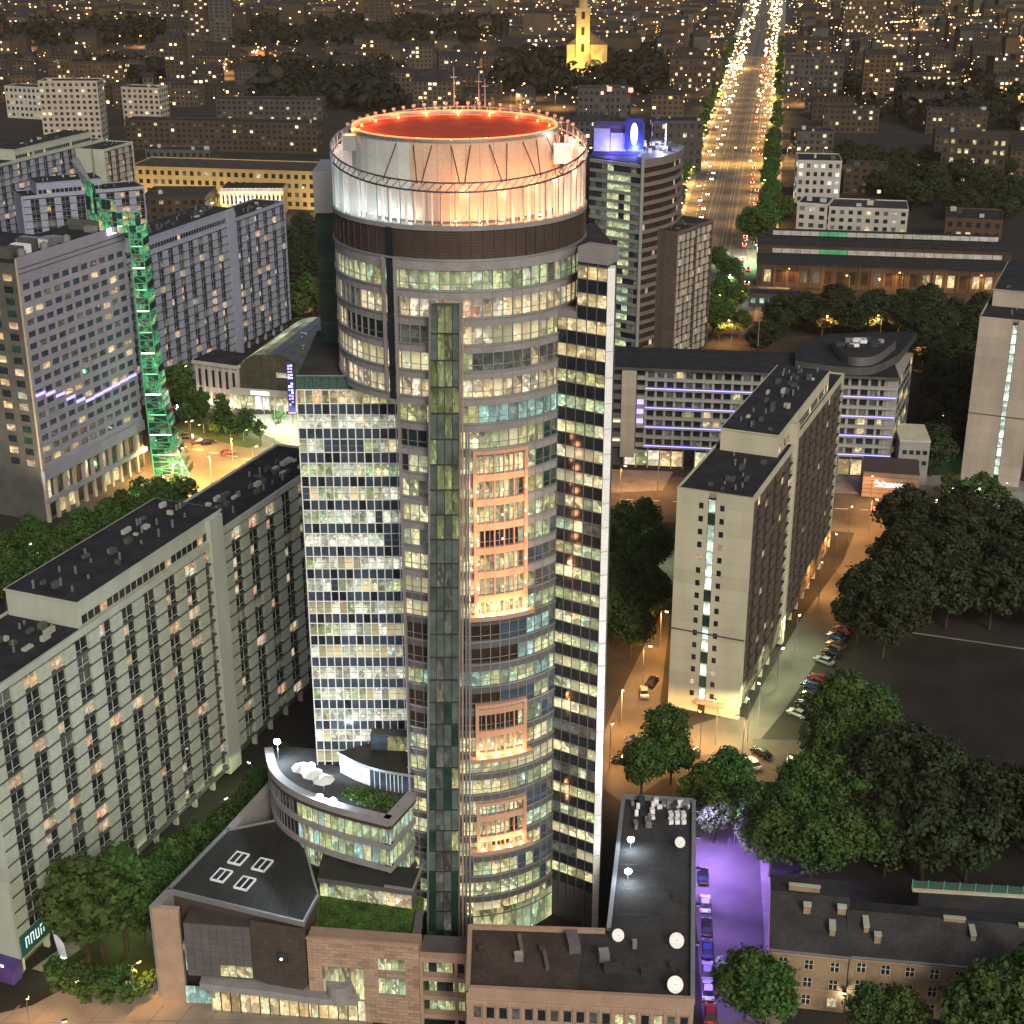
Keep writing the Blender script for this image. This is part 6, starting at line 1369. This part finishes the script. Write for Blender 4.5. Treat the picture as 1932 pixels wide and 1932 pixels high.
grove('big', scatter([(1340, 640), (1345, 500), (1395, 540), (1400, 640), (1370, 680)], 12, 7, 16), 'tree near the brown slab and the square', 'trees by the square', (11, 15))
grove('dark', scatter([(1420, 680), (1480, 600), (1620, 590), (1850, 600), (1850, 700), (1740, 720), (1720, 640), (1500, 640)], 40, 9, 17), 'dim tree in the gardens behind the blue lit block', 'garden trees', (10, 14), 1.3)
grove('dark', scatter([(1750, 900), (1745, 740), (1810, 700), (1830, 780), (1805, 900)], 12, 7.5, 18), 'tree beside the tan gabled slab block', 'trees by the tan gable', (11, 15), 1.2)
grove('mid', [(1790, 950), (1820, 958), (1850, 950), (1870, 960)], 'yellow lit street tree by the shop front', 'street trees by the shops', (7, 9), 1.2)
# mid-distance dark tree masses
grove('dark', scatter([(1590, 300), (1700, 330), (1880, 300), (1932, 420), (1890, 440), (1720, 400), (1600, 350)], 40, 14, 19), 'dark tree between the courtyards right of the avenue', 'courtyard trees', (12, 17), 1.5)
grove('dark', scatter([(540, 480), (590, 420), (600, 560), (540, 600)], 10, 9, 20), 'dark tree beyond the blue grey slab', 'dark trees beyond the slab', (11, 15), 1.4)
grove('dark', scatter([(250, 330), (600, 345), (600, 375), (420, 395), (250, 372)], 22, 14, 21), 'dark tree in front of the palace', 'palace trees', (9, 12), 1.3)
# ================================================================== cars
def car_meshes(col):
    prof = [(-2.15, .35), (-2.2, .62), (-2.05, .86), (-1.45, .95), (1.1, .95), (1.95, .80), (2.18, .60), (2.15, .35)]
    b = MB(); w_ = .86; n = len(prof)
    vs = [(x, s * (w_ if .4 < z < .9 else w_ * .93), z) for s in (-1, 1) for x, z in prof]
    b.mesh(vs, [tuple(range(n)), tuple(range(n, 2 * n))[::-1]] + [(i, n + i, n + (i + 1) % n, (i + 1) % n) for i in range(n)], col)
    c = MB(); rf = [(-1.75, .94), (-1.15, 1.42), (.25, 1.44), (1.05, .95)]
    vs = [(x, s * (.78 if z < 1 else .62), z) for s in (-1, 1) for x, z in rf]
    c.mesh(vs, [(0, 1, 2, 3)[::-1], (4, 5, 6, 7), (0, 1, 5, 4)[::-1], (2, 3, 7, 6)[::-1]], 'glass_dark'); c.mesh(vs, [(1, 2, 6, 5)[::-1]], col)
    r = MB(); r.mesh([(x, s * .63, z + .012) for s in (-1, 1) for x, z in rf[1:3]], [(0, 1, 3, 2)], col)
    out = {}
    for nm, m_ in (('body', b), ('cabin', c), ('roof', r)):
        me = bpy.data.meshes.new(nm); me.from_pydata(m_.v, [], m_.f)
        for k in m_.mats: me.materials.append(M[k])
        me.polygons.foreach_set('material_index', m_.m); me.update(); out[nm] = me
    return out
wh = MB(); wh.tube((0, -.1, 0), (0, .1, 0), .33, .33, 'rubber', 14); wh.tube((0, -.11, 0), (0, .11, 0), .19, .19, 'metal_grey', 10); WHEEL = bpy.data.meshes.new('wheel'); WHEEL.from_pydata(wh.v, [], wh.f); WHEEL.materials.append(M['rubber']); WHEEL.materials.append(M['metal_grey']); WHEEL.polygons.foreach_set('material_index', wh.m); WHEEL.update()
CARS = {c: car_meshes('car_' + c) for c in ('black', 'silver', 'white', 'red', 'blue', 'brown')}
mat('lamp_off', (0.5, 0.5, 0.48), .2); mat('tail_off', (0.2, 0.01, 0.01), .3); glow('head_on', (1.0, .93, .75), 22); glow('tail_on', (1.0, .06, .03), 9)
def car(x, y, rz, col, label, group, on=False, full=True):
    t = thing('parked_car' if not on else 'driven_car', label, 'car', (x, y, .03), group); t.rotation_euler = (0, 0, rz)
    def ch(nm, me, loc=(0, 0, 0), sc=(1, 1, 1)):
        o = bpy.data.objects.new(nm, me); COL.objects.link(o); o.parent = t; o.location = loc; o.scale = sc
    for nm in ('body', 'cabin', 'roof'): ch(nm, CARS[col][nm])
    for sy in (-.62, .62):
        ch('headlight', unit('head_on' if on else 'lamp_off'), (2.12, sy, .64), (.14, .34, .16) if not on else (.35, .5, .42)); ch('tail_light', unit('tail_on' if on else 'tail_off'), (-2.14, sy, .74), (.12, .34, .16) if not on else (.35, .5, .42))
    if full:
        for sx in (-1.32, 1.32):
            for sy in (-.78, .78): ch('wheel', WHEEL, (sx, sy, .33))
RSang = math.atan2(.92, .392); CS = list(CARS)
for (x, y, c, lb) in ((31.4, 206.4, 'black', 'black car lit violet at the head of the row by the annex'), (30.9, 199.2, 'white', 'white car behind the violet lit black car by the annex wall'), (30.4, 193.2, 'black', 'black car parked between pale cars by the annex wall'), (29.9, 188.0, 'blue', 'dark blue car parked by the annex wall'), (29.3, 182.8, 'silver', 'silver car parked by the annex wall'), (28.9, 178.6, 'white', 'white car near the red car by the annex wall'), (28.6, 173.6, 'red', 'red car parked near the annex corner'), (27.9, 166.8, 'black', 'black car last in the row by the annex corner')):
    car(x, y, math.atan2(9, 1.05), c, lb, None)
for i in range(24):          # along the right slab
    s = 6 + i * 4.0; p = RSn + RSd * s + Vector((RSd.y, -RSd.x)) * (11.0 if i % 3 else 10.2)
    if i in (5, 11): continue
    car(p.x, p.y, RSang + math.radians(70), CS[(i * 5 + 1) % 6], '%s car parked nose in beside the dark loggia side of the slab' % CS[(i * 5 + 1) % 6], 'cars parked by the slab block')
for i, (u, v, c) in enumerate(((1230, 1290, 'black'), (1215, 1310, 'silver'), (1420, 1445, 'white'), (1435, 1425, 'black'), (1300, 1420, 'brown'), (1175, 1440, 'black'), (1200, 1400, 'blue'))):
    p = G(u, v); car(p.x, p.y, RSang + i * .35, c, '%s car on the orange lit yard by the pale gable' % c, 'cars in the yard')
for i, (u, v, c) in enumerate(((350, 828, 'black'), (375, 836, 'brown'), (392, 838, 'black'), (560, 872, 'silver'), (430, 858, 'red'), (1690, 955, 'black'), (1665, 965, 'white'), (1760, 952, 'blue'), (330, 780, 'red'), (322, 772, 'red'), (1720, 975, 'silver'))):
    p = G(u, v); car(p.x, p.y, .3 + (i % 3) * .1 - 0.4 * (u > 1000), c, '%s car on the wide lit street' % c, 'cars on the wide street', on=i % 3 == 0)
AVA = math.atan2(AVD.y, AVD.x)
for i in range(46):
    s = 60 + i * 22 + random.uniform(-6, 6); t_ = random.choice((-16, -13, -10)); p = av(s, t_); car(p[0], p[1], AVA + math.pi, random.choice(CS), 'car with bright headlights coming down the avenue', 'cars coming down the avenue', True, False)
    s = 60 + i * 24 + random.uniform(-6, 6); t_ = random.choice((10, 13, 16)); p = av(s, t_); car(p[0], p[1], AVA, random.choice(CS), 'car with red tail lights driving away up the avenue', 'cars driving up the avenue', True, False)
for i in range(16):
    p = av(30 + i * 9, -26 if i % 2 else 25.5); car(p[0], p[1], AVA, random.choice(CS), 'car parked at the kerb of the avenue', 'cars parked on the avenue', False, False)
# ================================================================== street lamps
lm = MB(); lm.tube((0, 0, 0), (0, 0, 8.6), .11, .07, 'metal_grey', 6); POLE = lm.build('pole_tmp'); pole_me = POLE.data; bpy.data.objects.remove(POLE)
lm = MB(); lm.tube((0, 0, 8.5), (1.3, 0, 9.0), .06, .05, 'metal_grey', 5); a_ = lm.build('x'); arm_me = a_.data; bpy.data.objects.remove(a_)
lm = MB(); lm.box(.95, 1.75, -.17, .17, 8.98, 9.16, 'metal_dark'); a_ = lm.build('x'); head_me = a_.data; bpy.data.objects.remove(a_)
ORANGE2, ORANGE, GOLD, COOL, LIME = (1.0, .52, .14), (1.0, .46, .13), (1.0, .54, .15), (.85, 1.0, .92), (.86, 1.0, .55)
glow('glow_lime', (.9, 1.0, .6), 12)
def street_lamp(x, y, col, power, label, group, rz=0, h=1.0, bulb=None, big=1.0):
    t = thing('street_lamp', label, 'street lamp', (x, y, 0), group); t.rotation_euler = (0, 0, rz); t.scale = (1, 1, h)
    for nm, me in (('pole', pole_me), ('arm', arm_me), ('lamp_head', head_me)):
        o = bpy.data.objects.new(nm, me); COL.objects.link(o); o.parent = t
    o = bpy.data.objects.new('bulb', unit(bulb or ('glow_orange' if col == ORANGE else 'glow_gold' if col == GOLD else 'glow_lime' if col == LIME else 'glow_whitewarm'))); COL.objects.link(o); o.parent = t; o.location = (1.35, 0, 8.87 - .1 * big); o.scale = (.6 * big, .3 * big, .2 * big)
    if power:
        l = bpy.data.lights.new('light', 'SPOT'); l.energy = power; l.color = col; l.shadow_soft_size = .3; l.spot_size = math.radians(158); l.spot_blend = .35; q = bpy.data.objects.new('light', l); COL.objects.link(q); q.parent = t; q.location = (1.35, 0, 8.2)
def lamps(pts, col, power, label, group, **k):
    for (u, v) in pts:
        p = G(u, v); street_lamp(p.x, p.y, col, power, label, group, random.uniform(0, 6.28), **k)
lamps([(1172, 1370), (1212, 1290), (1245, 1220), (1150, 1450)], ORANGE, 11000, 'orange street lamp on the yard behind the round tower', 'orange yard lamps')
lamps([(1320, 1425), (1400, 1430), (1350, 1405)], ORANGE, 6500, 'orange street lamp in front of the pale gable', 'gable lamps')
lamps([(1430, 1370), (1465, 1300), (1500, 1235), (1410, 1400)], LIME, 5200, 'yellow green street lamp beside the parked cars', 'car park lamps')
lamps([(1545, 1130), (1575, 1075), (1600, 1020)], ORANGE, 9000, 'orange street lamp at the far end of the slab block', 'slab end lamps')
lamps([(1170, 935), (1240, 930), (1640, 1000), (1690, 985), (1760, 1000), (1640, 960)], ORANGE, 6500, 'orange street lamp along the wide street', 'wide street lamps')
lamps([(310, 885), (345, 905), (400, 915), (440, 880), (360, 850), (480, 900), (330, 930), (520, 880)], ORANGE2, 24000, 'golden street lamp on the roundabout', 'roundabout lamps')
lamps([(540, 850), (575, 880), (520, 815), (570, 820)], LIME, 9000, 'pale street lamp on the forecourt of the hall', 'forecourt lamps')
lamps([(465, 795), (500, 800), (540, 795)], COOL, 3000, 'white lamp at the hall entrance', 'entrance lamps', h=.6)
lamps([(350, 742), (325, 735)], ORANGE, 5200, 'orange lamp by the trees next to the white house', 'white house lamps')
lamps([(548, 575), (575, 585), (560, 540)], ORANGE, 40000, 'orange lamp among the trees beyond the blue grey slab', 'lamps beyond the slab')
lamps([(130, 1055), (230, 985), (60, 1095), (320, 960)], LIME, 3600, 'pale lamp between the trees before the hotel', 'hotel garden lamps')
lamps([(360, 812), (385, 818), (410, 822), (435, 826), (460, 832)], GOLD, 500, 'low golden lamp along the edge of the traffic island', 'island lamps', h=.35)
lamps([(255, 1888), (60, 1960), (150, 1990)], ORANGE, 2300, 'orange lamp on the forecourt paving', 'near forecourt lamps', h=.7)
lamps([(105, 1850), (140, 1872)], LIME, 500, 'low lamp shining into the small green trees', 'bed lamps', h=.35)
lamps([(330, 1660), (420, 1570), (480, 1500), (250, 1740)], LIME, 1500, 'pale lamp along the path beside the pale slab', 'slab path lamps', h=.7)
lamps([(1215, 1130), (1175, 1200), (1235, 1060)], LIME, 14000, 'pale lamp among the trees behind the round tower', 'lamps behind the tower')  # lamps added to lighten the dark trees
lamps([(1385, 1592)], LIME, 900, 'small pale lamp among the park trees', None, h=.8)
lamps([(1480, 1500), (1560, 1450)], LIME, 2600, 'pale lamp hidden in the park trees', 'park lamps')
lamps([(1785, 960), (1850, 965), (1895, 955)], COOL, 1600, 'white lamp before the shops by the tan gable', 'shop lamps', h=.7)
lamps([(1768, 830), (1790, 870)], (.3, 1.0, .4), 3600, 'green tinted lamp beside the tan gable', 'green lamps', bulb='glow_green')
lamps([(1410, 490), (1370, 560), (1450, 470)], COOL, 16000, 'white lamp at the avenue crossing', 'crossing lamps')
lamps([(1430, 500)], (.4, 1.0, .4), 26000, 'green tinted lamp beneath the trees at the crossing', None)
lamps([(1350, 600), (1395, 590), (1550, 640), (1660, 640), (1800, 655), (1740, 690), (1380, 650)], ORANGE, 16000, 'orange lamp in the gardens behind the blue lit block', 'garden lamps')
lamps([(1485, 548), (1600, 560), (1700, 555), (1840, 560)], ORANGE, 5000, 'orange lamp before the market hall', 'market lamps')
for i in range(34):
    s = 110 + i * 36
    for t_ in (-21, 21):
        p = av(s, t_ + random.uniform(-.5, .5)); street_lamp(p[0], p[1], GOLD, 30000 if i < 26 else 0, 'golden street lamp in the row along the avenue', 'avenue lamps', AVA + (math.pi / 2 if t_ > 0 else -math.pi / 2), 1.1, big=1.3 + i * .05)
for i in range(14):
    p = G(1110 + i * 34, 309); street_lamp(p.x, p.y, GOLD, 15000, 'golden street lamp in the row along the cross street', 'cross street lamps', 0, 1.1, big=2)
for (u, v, a) in ((-20, 1040, 18), (45, 1015, 26)):     # added floodlights that brighten the hotel's end wall
    p = G(u, v); g = Fr(W0 - Fr(W0, W1).n * 34, W0); t_ = g.pt(g.L - 8 - (10 if u < 0 else 0), a, 0)
    flood_mast((p.x, p.y), 0, 2.2, tuple(t_), 60000, 'warm floodlight on the ground before the tan end wall of the hotel' if u > 0 else 'warm floodlight further along the tan end wall of the hotel', (1.0, .78, .5), 110)
# violet lamps on the annex wall
for (x, y) in ((31.2, 211), (30.4, 203.5), (29.5, 195), (28.4, 186), (27.3, 177)):
    mb = MB(); mb.box(x - .9, x - .3, y - .2, y + .2, 10.2, 10.5, 'metal_dark'); mb.box(x - .85, x - .35, y - .15, y + .15, 10.1, 10.19, 'glow_violet'); o = mb.build('wall_lamp', None); tag(o, 'violet wall lamp shining on the side street from the annex', 'lamp', 'violet annex lamps')
    lamp(o, (x - .2, y, 9.9), (.36, .20, 1.0), 26000 if y > 200 else 9000, .25, 105, (x + 6.5, y + 3, 0))
street_lamp(36.0, 170, COOL, 900, 'white lamp lighting the near end of the side street', None, math.pi)
# red obstruction lamps behind the crown
for (u, v) in ((1150, 168), (1190, 170)):
    p = G(u, v, 60); t = thing('obstruction_light', 'red obstruction light on a lattice mast behind the violet lit roof', 'light', (p.x, p.y, 0), 'red obstruction lights'); mb = MB(); mb.tube((p.x, p.y, 0), (p.x, p.y, 59), .8, .3, 'metal_dark', 5); mb.build('mast', t); mb = MB(); mb.tube((p.x, p.y, 59), (p.x, p.y, 61), 1.1, 1.1, 'glow_red', 8); mb.build('lamp', t)
# banner flag by the slab corner, wall panel stand
p = G(122, 1835); t = thing('feather_flag', 'slim white feather flag leaning beside the forecourt shrubs', 'flag', (p.x, p.y, 0)); mb = MB(); mb.tube((p.x, p.y, 0), (p.x - 1.2, p.y, 8.8), .06, .03, 'metal_grey', 6); mb.build('pole', t); mb = MB(); mb.mesh([(p.x - .15, p.y - .02, 1.0), (p.x + .75, p.y - .02, 1.6), (p.x + .5, p.y - .02, 5.2), (p.x - 1.15, p.y - .02, 8.7), (p.x - .15, p.y + .02, 1.0), (p.x + .75, p.y + .02, 1.6), (p.x + .5, p.y + .02, 5.2), (p.x - 1.15, p.y + .02, 8.7)], [(0, 1, 2, 3), (7, 6, 5, 4), (0, 4, 5, 1), (1, 5, 6, 2), (2, 6, 7, 3), (3, 7, 4, 0)], 'flag'); mb.build('cloth', t)
# ================================================================== the far city
rnd = random.Random(99); cells = []
def dark_zone(u, v):
    return (v < 88 and v > 38 and u < 900 and not (u < 120 and v < 50)) or (130 < v < 215 and 480 < u < 760) or (150 < v < 250 and 60 < u < 330 and False) or (100 < v < 175 and 950 < u < 1250 and not 1080 < u < 1130) or (165 < v < 300 and u > 1660 and (u + v) % 7 < 4)
ANG = math.atan2(AVD.y, AVD.x) - math.pi / 2; ca, sa = math.cos(ANG), math.sin(ANG)
occupied = [G(*a) for a in ((375, 90), (712, 62), (1098, 140), (1310, 169), (1533, 177), (165, 168), (430, 286), (520, 239), (130, 275), (1142, 222), (1750, 181), (1629, 72), (1604, 251), (1800, 253), (270, 239), (52, 224), (80, 300), (160, 360))]
for i in range(-72, 90):
    for j in range(0, 74):
        gx, gy = i * 37 + rnd.uniform(-6, 6), 800 + j * 36 + rnd.uniform(-7, 7) + (12 if i % 2 else 0)
        x, y = gx * ca - (gy) * sa + 0, gx * sa + gy * ca
        x += 0; u, v = pr(x, y, 8)
        if not (-60 < u < 1990) or v < -25 or v > 325: continue
        rel = Vector((x, y)) - AV0; t_ = rel.dot(AVN)
        if abs(t_) < 46: continue
        if v > 225 and u < 640: continue
        if abs(u - 1103) < 50 and 118 < v < 215: continue
        if v > 236 and 1180 < u < 1720: continue
        if 560 < u < 1120 and v > 195: continue
        if abs(y - G(1300, 300).y) < 30 and 1100 < u < 1570: continue
        if min((Vector((x, y)) - q).length for q in occupied) < 62: continue
        if rnd.random() < .30 or (dark_zone(u, v) and rnd.random() < .93): continue
        cells.append((y, x, u, v))
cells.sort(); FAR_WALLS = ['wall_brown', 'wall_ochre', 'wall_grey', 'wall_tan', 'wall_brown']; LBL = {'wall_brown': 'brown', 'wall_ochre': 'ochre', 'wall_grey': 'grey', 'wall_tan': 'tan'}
lit('lit_city', [(1.0, 0.55, 0.2), (1.0, 0.75, 0.42), (1.0, 0.66, 0.3), (1.0, 0.9, 0.7)], 2.2, contrast=.3)
restw, restr, restl = MB(), MB(), MB(); meta = []
for idx, (y, x, u, v) in enumerate(cells):
    L_, D_ = rnd.uniform(13, 33), rnd.uniform(9, 14); h = rnd.choice([8, 10, 12, 14, 16, 19]) * rnd.uniform(.85, 1.15)
    if rnd.random() < .05: h *= 2.0
    a = ANG + (math.pi / 2 if rnd.random() < .25 else 0) + rnd.uniform(-.12, .12); dv = Vector((math.cos(a), math.sin(a)))
    if abs(dv.y) > .8 : dv = Vector((abs(dv.y), .2)).normalized(); L_ *= .6
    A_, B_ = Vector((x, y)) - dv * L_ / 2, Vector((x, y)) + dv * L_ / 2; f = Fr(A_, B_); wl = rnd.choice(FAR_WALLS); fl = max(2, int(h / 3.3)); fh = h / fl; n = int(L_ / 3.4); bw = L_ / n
    one = idx < 290
    if one:
        tall = h > 26
        t = thing('city_tower' if tall else 'city_block', ('%s tower block rising above the far city roofs' if tall else '%s walled block of the far city with scattered lit windows') % LBL[wl], 'tower block' if tall else 'building', (x, y, 0), 'far %s %s' % (LBL[wl], 'towers' if tall else 'blocks'))
        wm, rm, lm_ = MB(), MB(), MB(); meta.append((t, fl, L_, wl, tall))
    else: wm, rm, lm_ = restw, restr, restl
    wm.cube(f.M(0, L_, 0, h, -D_, 0), wl)
    hip, rh_ = rnd.choice([(.1, 3.6), (4, 3.0), (1, .5), (.1, 4.4)])
    for q in range(rnd.choice([1, 2, 3])): cs_ = rnd.uniform(1, L_ - 2); rm.cube(f.M(cs_, cs_ + 1.1, h, h + rh_ + 1.2, -D_ * .55, -D_ * .45), 'wall_ochre')
    rm.mesh([f.pt(-.4, h, .4), f.pt(L_ + .4, h, .4), f.pt(L_ + .4, h, -D_ - .4), f.pt(-.4, h, -D_ - .4), f.pt(hip, h + rh_, -D_ / 2), f.pt(L_ - hip, h + rh_, -D_ / 2)], [(0, 1, 5, 4), (1, 2, 5), (2, 3, 4, 5), (3, 0, 4)], 'roof_navy')
    lf_ = rnd.choice([.04, .08, .12, .2])
    if one: t['label'] = '%s %s storey %s %s of the far city with %s lit windows' % ('long' if L_ > 26 else 'short' if L_ < 18 else 'mid length', {2: 'two', 3: 'three', 4: 'four', 5: 'five', 6: 'six', 7: 'seven'}.get(fl, 'many'), LBL[wl], 'tower block' if h > 26 else 'block', {.04: 'very few', .08: 'a few', .12: 'scattered', .2: 'many'}[lf_])
    for k in range(fl):
        for q in range(n):
            r = rnd.random()
            if r < lf_: kk = 'lit_city'
            elif one and idx < 110: kk = 'glass_dark'
            else: continue
            g_ = .5 if kk != 'lit_city' else .3 + rnd.uniform(0, .25)
            lm_.cube(f.M(q * bw + bw * g_ * .5, (q + 1) * bw - bw * g_ * .5, k * fh + fh * .3, k * fh + fh * .8, -.05, .08), kk)
    if one:
        wm.build('wall', t); rm.build('roof', t)
        if lm_.f: lm_.build('window', t, 'stuff')
if restw.f: tag(restw.build('far_houses', None, 'stuff'), 'mass of far city houses thinning to the horizon', 'houses'); tag(restr.build('far_house_roofs', None, 'stuff'), 'dark roofs of the far city houses', 'roofs'); tag(restl.build('far_house_windows', None, 'stuff'), 'tiny lit windows of the far city houses', 'windows')
# far street lights: countless points
dl = MB(); OCT = [(1, 0, 0), (-1, 0, 0), (0, 1, 0), (0, -1, 0), (0, 0, 1), (0, 0, -1)]; OF = [(0, 2, 4), (2, 1, 4), (1, 3, 4), (3, 0, 4), (2, 0, 5), (1, 2, 5), (3, 1, 5), (0, 3, 5)]
glow('glow_city', (1.0, 0.58, 0.20), 7); glow('glow_city_white', (1.0, 0.9, 0.72), 7); glow('glow_city_green', (0.5, 1.0, 0.6), 5)
def dot(x, y, z, r, k): dl.mesh([(x + c[0] * r, y + c[1] * r, z + c[2] * r) for c in OCT], OF, k)
cnt = 0
while cnt < 2300:
    v = 5 + 215 * rnd.random() ** 1.5 - 12; u = rnd.uniform(-10, 1940)
    if dark_zone(u, v) and rnd.random() < .985: continue
    if v > 120 and rnd.random() < .35: continue
    if u < 1000 and rnd.random() < .5: continue
    p = G(u, v, 8); q = rnd.random()
    if abs((p - AV0).dot(AVN)) < 30 and v > 60: continue
    dist = p.length; dot(p.x, p.y, rnd.uniform(7, 14), dist / 1450 * (.16 + .55 * rnd.random() ** 3) , 'glow_city' if q < .72 else 'glow_city_white' if q < .96 else 'glow_city_green'); cnt += 1
for k in range(420):         # beads of light along the far end of the avenue
    s = 560 + 1500 * rnd.random(); t_ = rnd.choice((-21, -15, -10, 10, 16, 21)) + rnd.gauss(0, 1.5); p = av(s, t_); dot(p[0], p[1], rnd.uniform(1, 10), .35 + .35 * rnd.random() + s / 3200, 'glow_city' if rnd.random() < .6 else 'glow_city_white')
for (ua, va, ub, vb, n) in ((1180, 85, 1265, 20, 60), (1250, 70, 1340, 10, 40), (1720, 300, 1790, 360, 20), (1480, 60, 1932, 20, 90)):
    for k in range(n): t_ = k / n + rnd.uniform(-.01, .01); p = G(ua + (ub - ua) * t_, va + (vb - va) * t_, 8); dot(p.x, p.y, 8, p.length / 1450 * .5, 'glow_city')
tag(dl.build('far_city_lights', None, 'stuff'), 'countless street lights of the far city', 'lights')
for k in range(60):          # lamps warming far streets
    v = rnd.uniform(15, 215); u = rnd.uniform(0, 1932)
    if dark_zone(u, v): continue
    p = G(u, v); street_lamp(p.x, p.y, ORANGE, 26000 + 24 * p.length, 'orange street lamp in the far city streets', 'far street lamps', 0, 1.3, big=2.2)
# far dark woods
wd_ = MB()
for (poly, n, sd) in (([(0, 40), (320, 42), (320, 84), (0, 92)], 150, 1), ([(440, 40), (960, 45), (960, 80), (440, 95)], 200, 2), ([(480, 128), (760, 128), (760, 215), (480, 205)], 130, 3), ([(930, 110), (1250, 105), (1250, 185), (930, 180)], 130, 4), ([(1590, 165), (1932, 150), (1932, 250), (1600, 235)], 90, 5), ([(150, 128), (330, 130), (330, 165), (140, 165)], 40, 6)):
    for (u, v) in scatter(poly, n, 9, sd):
        p = G(u, v); R_ = rnd.uniform(6, 11)
        for q in range(34):
            d = Vector((rnd.gauss(0, 1), rnd.gauss(0, 1), rnd.gauss(0, 1))).normalized(); c = Vector((p.x, p.y, 8)) + Vector((d.x * R_, d.y * R_, d.z * 6.5)); a = d.orthogonal().normalized() * rnd.uniform(1.2, 2.6); b = d.cross(a); wd_.face([c - a - b * .6, c + a - b, c + a * .8 + b, c - a + b * .7], 'leaf_far')
tag(wd_.build('far_woods', None, 'stuff'), 'dark wooded parks of the far city', 'woods')
for o in bpy.data.objects:
    if '_b' in o: del o['_b']

# ================================================================== city haze
hz = bpy.data.materials.new('haze'); hz.use_nodes = True; hn = hz.node_tree
hn.nodes.remove(hn.nodes['Principled BSDF']); pvn = hn.nodes.new('ShaderNodeVolumePrincipled')
pvn.inputs['Color'].default_value = (1.0, 0.74, 0.45, 1); pvn.inputs['Density'].default_value = 0.000034; pvn.inputs['Anisotropy'].default_value = 0.0
hn.links.new(pvn.outputs[0], hn.nodes['Material Output'].inputs['Volume']); M['haze'] = hz
hb = MB(); hb.box(-7100, 7100, -500, 9100, -1, 158, 'haze'); hob = hb.build('haze', None, 'stuff'); tag(hob, 'thin amber city haze over the streets and roofs', 'haze')
S.cycles.volume_bounces = 0
